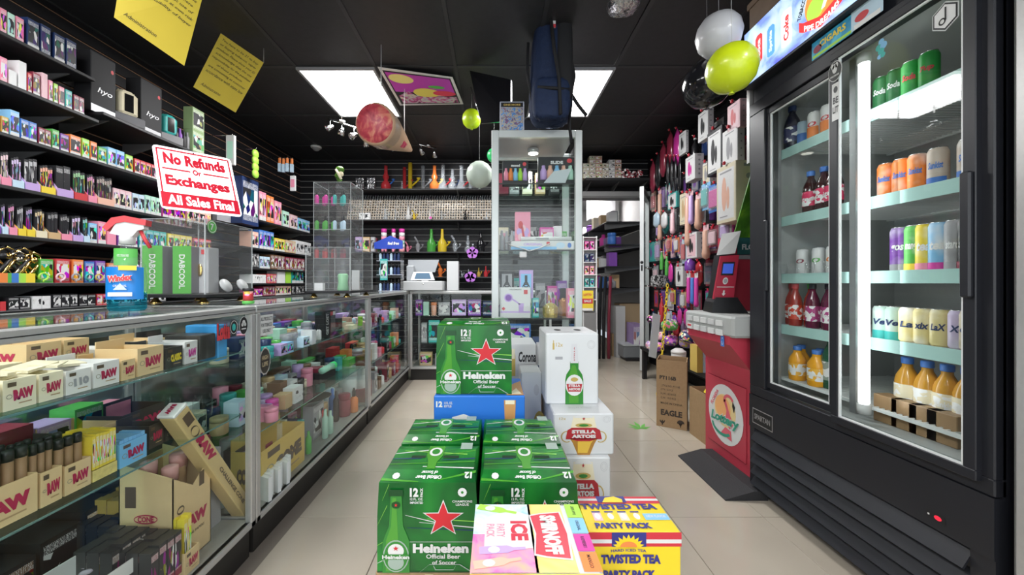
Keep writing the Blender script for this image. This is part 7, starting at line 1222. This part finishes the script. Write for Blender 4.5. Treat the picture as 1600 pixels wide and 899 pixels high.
# the lattice rack of small glass pieces
t = thing('pipe_rack', 'long pale lattice rack packed with small glass pieces on the back wall', 'rack', (bx(657), 4.66, zp_)); xa, xb = bx(546, 4.66)-bx(657), bx(770, 4.66)-bx(657); LW = mat('lattice_beige', (.55, .47, .38), .6, noise=.1, scale=40); TILT = .25
rows, cols_ = 8, 58
for k in range(rows): z = .012+.036*k; MB().box((xa, -.07+.012*k, z), (xb, -.055+.012*k, z+.012)).obj('rack_rail', LW, t)
m = MB().prism([(-.074, 0), (-.060, 0), (.025, .285), (.012, .285)], lambda u, v, q: (-.006+.012*q, u, v)).mesh('rack_upright', LW)
for k in range(cols_): link('rack_upright', m, t, (xa+(xb-xa)*k/(cols_-1), 0, 0))
gp = MB()
for k in range(cols_-1):
    for j in range(rows-1):
        if rnd.random() < .22: continue
        x = xa+(xb-xa)*(k+.5)/(cols_-1); y = -.075+.012*j; z = .036*j+.036; gp.cyl((x, y+.03, z), (x, y-.012, z+.004), .006, .010, 6, rnd.choice((0, 0, 1)))
g_ = gp.obj('small_glass_bowls', [gcol('clear', .5), mat('glass_white_end', (.55, .55, .55), .2)], t); g_['kind'] = 'stuff'
pp = MB()
for k in range(60):
    x = xa+(xb-xa)*(k+.5)/60; pp.tube([(x, .04, .285), (x+rnd.uniform(-.006, .006), .03, .325), (x+.012, .02, .345)], .007, 5, rnd.choice((0, 0, 1)))
g_ = pp.obj('upper_glass_stems', [gcol('clear', .5), gcol('grey', .5)], t); g_['kind'] = 'stuff'
for i, (q, k, cn, h) in enumerate([(602, 'cone', 'clear', .14), (618, 'tube', 'clear', .13), (638, 'ball', 'white', .18), (647, 'recycler', 'yellow', .12), (672, 'cone', 'white', .12), (690, 'tube', 'clear', .12), (727, 'ball', 'black', .12), (760, 'cone', 'clear', .10)]):
    pipe('small %s glass piece in front of the lattice rack, %s from the left' % (cn, nth(i)), q, zp_, h, k, cn, 4.53)
for i, q in enumerate((566, 575)): put('art', 'boxed_item', 'small white double box at the left end of the lattice rack, %s one' % ('left', 'right')[i], 'box', (bx(q, 4.53), 4.53, zp_), (.065, .04, .085), PAL['white'], 0)
for i, q in enumerate((562, 580)):
    t = thing('foil_pouch', 'silver foil pouch hanging above the lattice rack, %s one' % ('left', 'right')[i], 'pouch', P(q, 278, 4.74)); MB().bbox((-.055, -.01, -.15), (.055, .01, 0), .006).obj('pouch', mat('foil_crumpled'), t); MB().tube([(0, .04, .03), (0, -.02, .02)], .003).obj('hook', CHROME, t)
t = thing('mascot_free_figure'.replace('mascot_free_', 'green_'), 'green and white sculpted figure on the acrylic tower top', 'figurine', P(531, 283, 2.86)); fg = MB(); fg.ball((0, 0, .09), .035, 12, 0, (1, .8, .8)).ball((.01, -.005, .055), .022, 10, 1).tube([(.0, 0, 0), (-.02, 0, .04), (.0, 0, .08)], .022, 8, 0).tube([(.02, -.02, .01), (.0, -.03, .05), (-.02, -.02, .085)], .010, 6, 1); fg.obj('figure', [mat('fig_green', (.08, .2, .02), .4), M_('cream')], t)
# purple paper flowers and dots on the shelf edge
for i, (px, py, r_) in enumerate(((738, 395, 9), (735, 433, 9), (673, 341, 4))):
    D = 4.47; t = thing('paper_flower', 'purple paper flower stuck at the back shelf, %s' % ('upper large one', 'lower lopsided one', 'small pink dot one')[i], 'decoration', P(px, py, D)); f = Face(t, (0, 0, 0), (1, 0, 0), (0, 0, 1), .001); rr_m = r_*D/F
    m_ = mat('flower_purple', (.45, .15, .6), .5) if i < 2 else M_('magenta'); b_ = MB()
    for k in range(5 if i < 2 else 1): a = R(72*k+18); b_.lathe([(rr_m*.5, -.004), (rr_m*.5, .004)], (rr_m*.55*math.cos(a)*(1 if i < 2 else 0), 0, rr_m*.55*math.sin(a)*(1.0 if i == 0 else .8)), 10, 0, Matrix.Rotation(R(90), 3, 'X'), False)
    b_.obj('petals', m_, t)
# ==== OVER THE DOOR ========================================================
s_ = shelf('black shelf above the back room doorway holding carton stacks', 1.13, 2.0, 4.45, YB-.001, P(950, 278, 4.45).z, 'y', .03); zo = P(950, 278, 4.45).z+.0003
MB().box((1.13-1.565, -.02, -.16), (2.0-1.565, .0, -.10)).obj('shelf_bar', mat('door_frame_grey'), s_)
hts = [4, 6, 6, 4, 5, 5]
n_ = 0
for c_ in range(6):
    for r_ in range(hts[c_]):
        x = bx(915+10*c_, 4.5); put('print', 'small_carton', '%s carton over the doorway, %s stack, %s up' % (('cream', 'cream', 'pale pink', 'cream', 'white', 'pale pink')[c_], nth(c_), nth(r_)), 'carton', (x, 4.52, zo+.047*r_), (.078, .09, .045), [.6*v for v in PAL[('cream', 'cream', 'peach', 'cream', 'white', 'peach')[c_]]], 0, 'small cartons over the doorway')
for k in range(34):
    tag(MB().bbox((-.02, -.02, 0), (.02, .02, .028), .006).obj('red_packet', OBP, None, (bx(971+rnd.uniform(0, 32), 4.5), 4.48+.05*(k % 2), zo+.03*(k//10)), rnd.uniform(0, 3), (.35, .03, .05)), 'small red packet heaped over the doorway right of the cartons', 'packet', 'heaped red packets')
# ==== BACK ROOM ============================================================
def rshelf(label, x0, x1, y0, y1, z): return shelf(label, x0, x1, y0, y1, z, 'x')
rack = [P(960, 408, 5.6).z, P(965, 370, 5.6).z, P(960, 462, 5.6).z, P(960, 352, 5.6).z]
for i, z in enumerate((1.95, 1.62, 1.30, .98)): rshelf('black bracket shelf in the back room, %s from the top' % nth(i), 1.62, 2.39, 5.2, 7.2, z)
rshelf('long pale bracket shelf high in the back room', 1.25, 1.9, 6.9, 8.0, 1.95)
cs_ = ['white', 'blue', 'purple', 'grey', 'cream', 'black', 'tan', 'magenta']
for i, z in enumerate((1.95, 1.62, 1.30, .98)):
    for k in range(9):
        kd = ('plain', 'jar', 'print', 'tube', 'art')[(k+i) % 5]; cn = cs_[(k*3+i) % 8]
        put(kd, 'stock_item', '%s item on the %s back room shelf, %s from the near end' % (cn, nth(i), nth(k)), 'shop item', (1.72+.1*(k % 2), 5.27+.2*k, z+.0003), (.12, .12, .14+.03*((k*5+i) % 3)), PAL[cn], R(90))
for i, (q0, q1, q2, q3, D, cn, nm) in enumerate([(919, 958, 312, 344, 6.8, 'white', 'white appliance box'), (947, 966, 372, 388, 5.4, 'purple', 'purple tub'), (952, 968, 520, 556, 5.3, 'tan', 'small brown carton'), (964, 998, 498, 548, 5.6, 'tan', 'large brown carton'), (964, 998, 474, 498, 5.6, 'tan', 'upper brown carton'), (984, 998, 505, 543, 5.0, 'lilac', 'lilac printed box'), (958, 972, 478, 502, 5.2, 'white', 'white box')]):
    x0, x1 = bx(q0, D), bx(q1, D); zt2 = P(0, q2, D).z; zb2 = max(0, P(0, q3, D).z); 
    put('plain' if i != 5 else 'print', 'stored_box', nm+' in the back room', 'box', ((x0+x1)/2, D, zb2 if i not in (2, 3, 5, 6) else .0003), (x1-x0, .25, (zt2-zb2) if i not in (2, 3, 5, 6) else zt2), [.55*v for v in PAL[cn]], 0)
t = thing('storage_bin', 'clear plastic bin with dark contents on the back room floor', 'bin', (bx(985, 4.95), 4.95, 0)); MB().bbox((-.13, -.1, .04), (.13, .15, .2), .01).obj('bin', mat('bin_grey', (.18, .19, .2), .3), t); MB().bbox((-.14, -.11, .2), (.14, .16, .22), .005).obj('lid', mat('bin_lid', (.45, .47, .48), .4), t); MB().bbox((-.1, -.12, 0), (.12, .12, .04), .005).obj('base', BLACK, t)
t = thing('white_display', 'narrow white shelf stand with small colourful items beside the tower', 'display stand', (bx(922, 4.3), 4.3, 0)); w = .085
MB().box((-w, 0, 0), (-w+.01, .12, 1.62)).box((w-.01, 0, 0), (w, .12, 1.62)).box((-w, .11, 0), (w, .12, 1.62)).obj('cabinet', WHITE, t)
for k in range(6): MB().box((-w+.01, 0, .85+.15*k), (w-.01, .11, .86+.15*k)).obj('shelf', WHITE, t)
MB().box((-w+.01, .0, 0), (w-.01, .11, .70)).obj('drawer_front', mat('door_frame_grey'), t)
for k in range(5):
    for j in range(2): put('art', 'small_item', '%s item in the white stand beside the tower, %s shelf from the bottom, %s' % (('purple', 'teal', 'pink', 'navy', 'magenta')[k], nth(k), ('left', 'right')[j]), 'shop item', (bx(922, 4.3)-.032+.064*j, 4.35, .8605+.15*k), (.045, .05, .10), PAL[('purple', 'teal', 'pink', 'navy', 'magenta')[k]], 0)
t = thing('yellow_notice', 'yellow and red printed notice at the foot of the white stand', 'notice', P(918, 470, 4.293)); f = Face(t, (-.07, 0, -.12), (.14, 0, 0), (0, 0, .24), .001); MB().box((-.07, 0, -.12), (.07, .004, .12)).obj('card', M_('yellow'), t); f.rect('print', .05, .35, .95, .6, M_('red'), 1).text('print', 'SALE', .5, .48, .6, .12, WHITE, 2, .03).text('print', 'LOTTO', .5, .8, .7, .12, M_('red'), 2, .03).rect('print', .05, 0, .95, .12, M_('white'), 1).done()
# bikes-like dark poles
for i, (q, cn) in enumerate(((936, 'black'), (943, 'black'), (951, 'maroon'))): tag(MB().tube([(0, 0, 0), (.02, .05, .6), (.06, .1, 1.15)], .022, 8).obj('dark_pole', OBJ, None, (bx(q, 5.0), 5.0, .0), 0, PAL[cn]), 'tall %s rolled thing leaning in the back room, %s from the left' % (cn, nth(i)), 'roll')
# ==== RIGHT WALL: HANGING PACKS ============================================
CARD = K['plain']; CLP = glass('blister_plastic', (.93, .93, .94), 1, .05, .10)
LOCKR = mat('lock_red', (.5, .01, .03), .4); SKIN1 = (.62, .36, .26)
def peg(t, l, z=.0):
    MB().tube([(l, 0, z), (-.02, 0, z), (-.03, 0, z+.01)], .0025, 5).obj('hook', CHROME, t); MB().bbox((-.018, -.009, z-.012), (-.004, .009, z+.010), .003).obj('peg_lock', LOCKR, t)
def D_(n): return mat('card_'+n.replace(' ', '_'), [.62*v for v in PAL[n]], .5, noise=.06, scale=40)  # palette dimmed: shade over this wall is put into the inks
PACKS = []
def hpack(label, px, py, X, w, h, kind, cn, c2='white', th=.035, name='hanging_pack', col2=None, filler=False):
    D = DX(px, X); z = P(px, py, D).z
    bb = (X-.03, X+(th if kind == 'box' else .03), D-w/2, D+w/2, z-h, z)
    if filler and any(bb[0] < q[1] and q[0] < bb[1] and bb[2] < q[3] and q[2] < bb[3] and bb[4] < q[5] and q[4] < bb[5] for q in PACKS): return
    PACKS.append(bb); t = thing(name, label, 'hanging pack', (X, D, z)); l = XR-X
    peg(t, l)
    if kind == 'box':      # rigid carton, front toward the aisle (-x)
        b_ = MB().bbox((0, -w/2, -h), (th, w/2, -.012), .003); b_.obj('carton', D_(cn), t); f = Face(t, (-.0004, w/2, -h), (0, -w, 0), (0, 0, h-.012), .0006); f.rect('front_print', .08, .06, .92, .92, D_(c2), 1).disc('front_print', .42, .5, .13, .30, D_(col2 or 'purple'), 2, 12).disc('front_print', .62, .42, .08, .2, D_(col2 or 'purple'), 2, 10).rect('front_print', .2, .86, .8, .89, D_('grey'), 2).rect('front_print', .2, .10, .6, .12, D_('grey'), 2).done()
        g = Face(t, (0, -w/2-.0004, -h), (th, 0, 0), (0, 0, h-.012), .0006)
        for k in range(4): g.disc('side_print', .5, .2+.18*k, .12, .12*th/h*1.0, D_('grey'), 1, 8)
        g.rect('side_print', .3, .9, .7, .95, D_('grey'), 1).done()
    if kind == 'card':
        MB().box((0, -w/2, -h), (.003, w/2, -.008)).obj('card', D_(cn), t); MB().bbox((-.02, -w*.35, -h*.85), (-.0005, w*.35, -h*.25), .006).obj('product', D_(c2), t)
        MB().bbox((-.024, -w*.42, -h*.93), (-.0002, w*.42, -h*.15), .004).obj('blister', CLP, t)
    if kind == 'bag': MB().lathe([(.003, -.005), (w*.5, -h*.25), (w*.55, -h*.8), (w*.2, -h)], n=10, M=Matrix.Diagonal(Vector((.35, 1, 1)))).obj('bag', objmat('bag_shine', .18), t, color=[.7*v for v in PAL[cn]])
    if kind == 'wand':
        MB().lathe([(.001, -h), (w*.42, -h+w*.25), (w*.5, -h+w*.8), (w*.42, -h+w*1.3), (w*.40, -.06), (w*.3, -.05)], n=12).obj('wand', mat('rubber_'+cn, [.8*v for v in (PAL[cn] if cn != 'skin' else SKIN1)], .4, noise=.08, scale=30), t)
        MB().box((-.001, -w*.6, -.05), (.002, w*.6, -.008)).obj('card', D_(c2), t)
    if kind == 'bottle':
        MB().lathe([(w*.45, -h), (w*.5, -h+.01), (w*.5, -h*.4), (w*.2, -h*.25), (w*.2, -h*.12)], n=12).obj('bottle', mat('gl_'+cn, [.7*v for v in PAL[cn]], .2), t); MB().lathe([(w*.24, -h*.14), (w*.24, -.02)], n=10).obj('cap', D_(c2), t)
    return t
PAL['skin'] = SKIN1
big = [
 ('white box with pink flower wand picture on the right wall', 1078, 242, 1.72, .15, .23, 'box', 'white', 'white', .08, 'hanging_pack', 'magenta'),
 ('white carton beside it with plain side, right wall', 1103, 252, 1.75, .10, .20, 'box', 'white', 'cream', .07, 'hanging_pack', 'grey'),
 ('black box with a white window panel high on the right wall', 1116, 200, 1.62, .18, .34, 'box', 'black', 'white', .13, 'hanging_pack', 'black'),
 ('tall beige box at the right edge of the goods wall', 1134, 255, 1.55, .20, .40, 'box', 'cream', 'white', .17, 'hanging_pack', 'peach'),
 ('white box with a black wand picture near the ceiling', 1098, 172, 1.72, .14, .25, 'box', 'white', 'white', .05, 'hanging_pack', 'black'),
 ('white printed pack below the ceiling beside the cooler', 1140, 198, 1.62, .16, .28, 'box', 'white', 'white', .05, 'hanging_pack', 'grey'),
 ('pale pink pack at the top beside the cooler', 1146, 158, 1.62, .13, .20, 'box', 'pale pink', 'pale pink', .05, 'hanging_pack', 'red'),
 ('white narrow carton with a row of black shapes on the right wall', 1066, 205, 1.78, .12, .22, 'box', 'white', 'white', .03, 'hanging_pack', 'black'),
 ('blue carded blister pack in the middle of the right wall', 1118, 285, 1.66, .17, .22, 'card', 'blue', 'magenta', .03, 'hanging_pack', None),
 ('pale blue carded pack left of the blue blister', 1103, 285, 1.68, .12, .22, 'card', 'sky blue', 'teal', .03, 'hanging_pack', None),
 ('teal edged carded pack at the left of the goods wall', 1050, 300, 1.78, .18, .17, 'box', 'teal', 'white', .03, 'hanging_pack', 'black'),
 ('white tapered pack with tan spots on the right wall', 1068, 300, 1.74, .14, .30, 'box', 'cream', 'cream', .04, 'hanging_pack', 'tan'),
 ('white box with pink shapes in the lower middle', 1080, 362, 1.70, .16, .23, 'box', 'white', 'pale pink', .10, 'hanging_pack', 'black'),
 ('white box with a black oval at knee height', 1061, 415, 1.76, .13, .20, 'box', 'white', 'white', .08, 'hanging_pack', 'black'),
 ('maroon clear pack on the right wall near the terminal', 1115, 355, 1.66, .12, .15, 'card', 'maroon', 'pale pink', .03, 'hanging_pack', None),
 ('white and lilac carded pack above the ticket checker', 1134, 342, 1.62, .12, .20, 'card', 'white', 'lilac', .03, 'hanging_pack', None)]
for b_ in big: hpack(b_[0], b_[1], b_[2], b_[3], b_[4], b_[5], b_[6], b_[7], b_[8], b_[9], b_[10], b_[11])
wands = [('long pink wand at the left of the goods wall', 1031, 296, 1.80, .055, .56, 'skin'), ('speckled pink wand hanging beside it', 1075, 300, 1.70, .06, .48, 'skin'), ('skin tone wand on the pale pack', 1091, 302, 1.66, .06, .30, 'skin'), ('pale pink slim wand in the middle', 1051, 325, 1.76, .05, .26, 'pale pink'), ('skin tone wand below the middle', 1103, 350, 1.66, .06, .28, 'skin'), ('white and purple wand pack', 1080, 297, 1.70, .05, .30, 'lilac')]
for w_ in wands: hpack(w_[0]+' on the right wall', w_[1], w_[2], w_[3], w_[4], w_[5], 'wand', w_[6], 'pale pink')
for i, q in enumerate((1043, 1049, 1055, 1062)): hpack('black glossy long bag in the row of four, %s from the left' % nth(i), q, 243, 1.80, .05, .36, 'bag', 'black')
for i, (q, y, cn) in enumerate(((1036, 222, 'maroon'), (1047, 203, 'maroon'), (1058, 200, 'magenta'), (1028, 240, 'black'), (1020, 250, 'maroon'), (1152, 190, 'maroon'))): hpack('hanging %s film bag high on the right wall, %s of the dark bags' % (cn, nth(i)), q, y, 1.83, .12, .38, 'bag', cn)
for i, (q, y, cn, kd, w_, h_) in enumerate(((1046, 370, 'orange', 'card', .08, .15), (1058, 370, 'orange', 'card', .08, .15), (1069, 372, 'pale blue', 'card', .08, .24), (1034, 390, 'green', 'bottle', .04, .22), (1042, 395, 'green', 'bottle', .04, .24), (1048, 410, 'magenta', 'bag', .08, .20), (1078, 400, 'purple', 'bottle', .09, .14), (1076, 425, 'magenta', 'wand', .04, .28), (1082, 425, 'blue', 'wand', .04, .28), (1088, 425, 'magenta', 'wand', .04, .30), (1052, 452, 'yellow', 'card', .08, .15), (1068, 455, 'tan', 'card', .09, .16), (1034, 460, 'red', 'bottle', .05, .30), (1046, 485, 'pale blue', 'card', .09, .14), (1062, 480, 'magenta', 'bag', .07, .18), (1072, 480, 'magenta', 'bag', .07, .18), (1040, 480, 'navy', 'bottle', .05, .30), (1054, 490, 'purple', 'bag', .08, .16), (1026, 330, 'pale blue', 'bag', .13, .18), (1038, 330, 'white', 'bag', .12, .18))):
    hpack('%s %s pack low on the right wall, item %s counted downward' % (cn, {'card': 'carded', 'bottle': 'bottle', 'bag': 'bagged', 'wand': 'slim wand'}[kd], nth(i)), q, y, 1.78 if kd != 'wand' else 1.70, w_, h_, kd, cn, 'white' if i % 2 else 'red')
# fillers behind, on a loose grid
ck = ['maroon', 'black', 'pale pink', 'white', 'lilac', 'red', 'grey', 'magenta', 'navy', 'peach', 'purple', 'teal']
for r_, z in enumerate((2.42, 2.15, 1.85, 1.55, 1.27, 1.0, .74)):
    for k in range(11):
        D = 2.45+.175*k+(.06 if r_ % 2 else 0); X = 1.86+.03*((k*3+r_) % 3); cn = ck[(k*5+r_*7) % 12]; c2_ = ck[(k*7+r_*3+4) % 12]; kd = ('card', 'box', 'bag', 'card', 'bottle', 'box')[(k*2+r_) % 6]
        if kd == 'box' and cn in ('white', 'peach', 'pale pink'): c2_ = 'black'
        px = CX+F*X/D; py = CY-F*(z-H)/D
        hpack('%s %s pack in row %s of the right wall, %s from the near end' % (cn, {'card': 'carded', 'box': 'boxed', 'bag': 'bagged', 'bottle': 'bottle'}[kd], ('one', 'two', 'three', 'four', 'five', 'six', 'seven')[r_], nth(k)), px, py, X, .12 if kd != 'bottle' else .06, .24, kd, cn, c2_, .05, filler=True)
# things at the wall's foot
fl_ = ['purple', 'black', 'pink', 'green', 'grey', 'magenta', 'navy', 'pale pink', 'lilac']
for k in range(26):
    D = 2.75+1.25*rnd.random(); X = 1.60+.35*rnd.random(); z = .45+.30*rnd.random()*0; cn = fl_[k % 9]
    tag(lump((0, 0, .045), (.07, .06, .045), 10, .7).obj('soft_pouch', OBL, None, (X, D, .36+.085*(k % 4)), rnd.uniform(0, 3), PAL[cn]), '%s patterned pouch heaped at the foot of the goods wall' % cn, 'pouch', '%s pouches heaped at the goods wall' % cn)
t = thing('low_bench', 'low dark bench under the pouches at the foot of the goods wall', 'bench', (1.82, 3.35, 0)); MB().bbox((-.2, -.65, .32), (.2, .65, .355), .004).obj('top', BLACK, t)
for sx in (-.17, .17):
    for sy in (-.6, .6): MB().box((sx-.02, sy-.02, 0), (sx+.02, sy+.02, .32)).obj('leg', BLACK, t)
t = thing('white_tub', 'white round tub standing behind the large brown box', 'tub', (bx(1067, 2.95), 3.02, .356)); MB().lathe([(.05, 0), (.058, .10), (.055, .11)], n=20).obj('tub', mat('tub_translucent', (.62, .6, .58), .35), t); MB().lathe([(.059, .11), (.059, .13), (.045, .135), (.03, .15)], n=20).obj('lid', mat('tub_translucent'), t)
put('plain', 'yellow_box', 'upright orange yellow box behind the brown box', 'box', (bx(1088, 2.85), 2.85, .356), (.045, .1, .21), PAL['gold'], 0); put('print', 'pale_box', 'slim pale blue box beside the orange yellow one', 'box', (bx(1096, 2.85), 2.85, .356), (.028, .1, .15), PAL['pale blue'], 0); put('print', 'pale_box', 'slim lilac box at the right of the pale blue one', 'box', (bx(1102, 2.85), 2.87, .356), (.028, .1, .13), PAL['lilac'], 0)
# patterned clutch and yellow chain
t = tag(lump((0, 0, 0), (.10, .03, .065), 16, .45).obj('patterned_bag', picture('dots_black', [(.49, (.01, .01, .01)), (.56, (.4, .4, .4))], .6, 60, 0), None, P(1031, 440, 3.9)), 'black and white patterned bag hanging beside the door', 'bag')
ch = thing('plastic_chain', 'yellow plastic chain hanging from the goods wall to the floor', 'chain', P(1043, 447, 3.35)); c0 = Vector((0, 0, 0)); c1_ = P(1034, 560, 3.25)-P(1043, 447, 3.35); c2_ = Vector((P(1027, 0, 3.3).x, 3.3, .012))-P(1043, 447, 3.35); tor = []
lk = MB(); n = 12
for j in range(n):
    a = 2*math.pi*j/n
    for i in range(5): b_ = 2*math.pi*i/5; rr_q = 1+.0; lk.v.append(((.011+.004*math.cos(b_))*math.cos(a), .004*math.sin(b_), (.021+.004*math.cos(b_))*math.sin(a)))
for j in range(n):
    for i in range(5): lk.f.append((j*5+i, j*5+(i+1) % 5, ((j+1) % n)*5+(i+1) % 5, ((j+1) % n)*5+i)); lk.m.append(0); lk.s.append(True)
lm = lk.mesh('chain_link', mat('chain_yellow', (.75, .55, .02), .4)); path = []
for k in range(36):
    t_ = k/35; p_ = c0.lerp(c1_, min(1, t_*1.7)) if t_*1.7 < 1 else c1_.lerp(c2_, (t_*1.7-1)/.7); path.append(p_)
for k, p_ in enumerate(path): link('chain_link', lm, ch, p_, R(90 if k % 2 else 0))
tag(MB().prism([(-.05, -.22), (.02, -.24), (.06, .16), (-.01, .18)], lambda u, v, q: (u, .004*q, v)).obj('sign_card', mat('card_back', (.5, .54, .56), .4), None, P(1022, 520, 3.3)), 'pale tilted card hanging on the yellow chain', 'sign')
# cardboard boxes on the floor
def openbox(label, x0, x1, y0, y1, h, lines, z=0, flap=True, rz=0):
    cx_, cy_ = (x0+x1)/2, (y0+y1)/2; t = thing('cardboard_box', label, 'cardboard box', (cx_, cy_, z), rz); w, d = (x1-x0)/2, (y1-y0)/2; a = .005; b_ = MB()
    b_.box((-w, -d, 0), (w, d, a)).box((-w, -d, a), (w, -d+a, h)).box((-w, d-a, a), (w, d, h)).box((-w, -d+a, a), (-w+a, d-a, h)).box((w-a, -d+a, a), (w, d-a, h)); b_.obj('box', KRAFT, t)
    f = Face(t, (-w, -d-.0004, 0), (2*w, 0, 0), (0, 0, h), .0006); ink = mat('box_ink', (.05, .035, .025), .7)
    for s_, u, v, w_, h_, bo in lines: f.text('box_print', s_, u, v, w_, h_, ink, 1, bo)
    f.done(); return t
o1 = openbox('large open brown cardboard box printed PT116B on the floor', 1.2366, 1.4366, 2.5966, 2.7966, .49, [('PT116B', .38, .74, .55, .06, .03), ('STYLE NO. PT116B', .48, .62, .6, .03, 0), ('QTY: 12 PCS', .35, .56, .4, .03, 0), ('N.W.: 8.5 KGS', .4, .50, .5, .03, 0), ('G.W.: 10.0 KGS', .4, .44, .5, .03, 0), ('MADE IN CHINA', .5, .36, .7, .03, 0), ('EAGLE', .5, .22, .7, .09, .03)], rz=R(-30))
f = Face(o1, (-.1, -.1006, 0), (.2, 0, 0), (0, 0, .49), .0008); f.ring('box_icons', .2, .10, .09, .05, .03, mat('box_ink'), 1, 10, 180, 360).poly('box_icons', [(.18, .03), (.22, .03), (.22, .1), (.18, .1)], mat('box_ink'), 1).ring('box_icons', .8, .09, .12, .05, .12, mat('box_ink'), 1, 10, 0, 180).rect('box_icons', .79, .03, .81, .1, mat('box_ink'), 1).done()
openbox('smaller open cardboard box with waste paper inside beside the lottery stand', 1.375, 1.60, 2.32, 2.53, .33, [])
for k, (px, py, cn, s_) in enumerate(((1088, 600, 'yellow', .07), (1092, 590, 'white', .08), (1100, 612, 'white', .06), (1082, 610, 'cream', .06), (1096, 604, 'red', .05))):
    o = put('plain', 'paper_scrap', '%s crumpled wrapper in the smaller cardboard box, %s one' % (cn, nth(k)), 'scrap', P(px, py, 2.38), (s_, s_*.3, s_*.6), PAL[cn], 0); o.rotation_euler = (R(20*k), R(35-13*k), R(30*k)); o.location = (1.42+.02*k, 2.38+.02*k, .31+.010*k)
# leaf sticker on the floor
t = thing('leaf_sticker', 'green leaf shaped sticker on the floor tile near the cartons', 'sticker', (P(1000, 0, 2.62).x, 2.60, .0006)); f = Face(t, (0, 0, 0), (1, 0, 0), (0, 1, 0), .0004)
for a, l_ in ((90, .10), (55, .085), (125, .085), (22, .07), (158, .07), (-10, .045), (190, .045)):
    l_ *= 1.35
    ca, sa = math.cos(R(a)), math.sin(R(a)); f.poly('leaf', [(x*ca-y*sa, x*sa+y*ca) for x, y in ((0, 0), (l_*.5, l_*.12), (l_, 0), (l_*.5, -l_*.12))], mat('leaf_print', (.12, .42, .06), .5), 1+a*.001)
f.done()
# cup at the lower left edge, green card
tag(MB().box((-.002, -.05, 0), (.002, .05, .13)).obj('green_card', mat('ink_green_card', (.02, .35, .18), .5), None, (-.945-.02, .665, .30)), 'green card standing inside the near showcase at the picture edge', 'card')
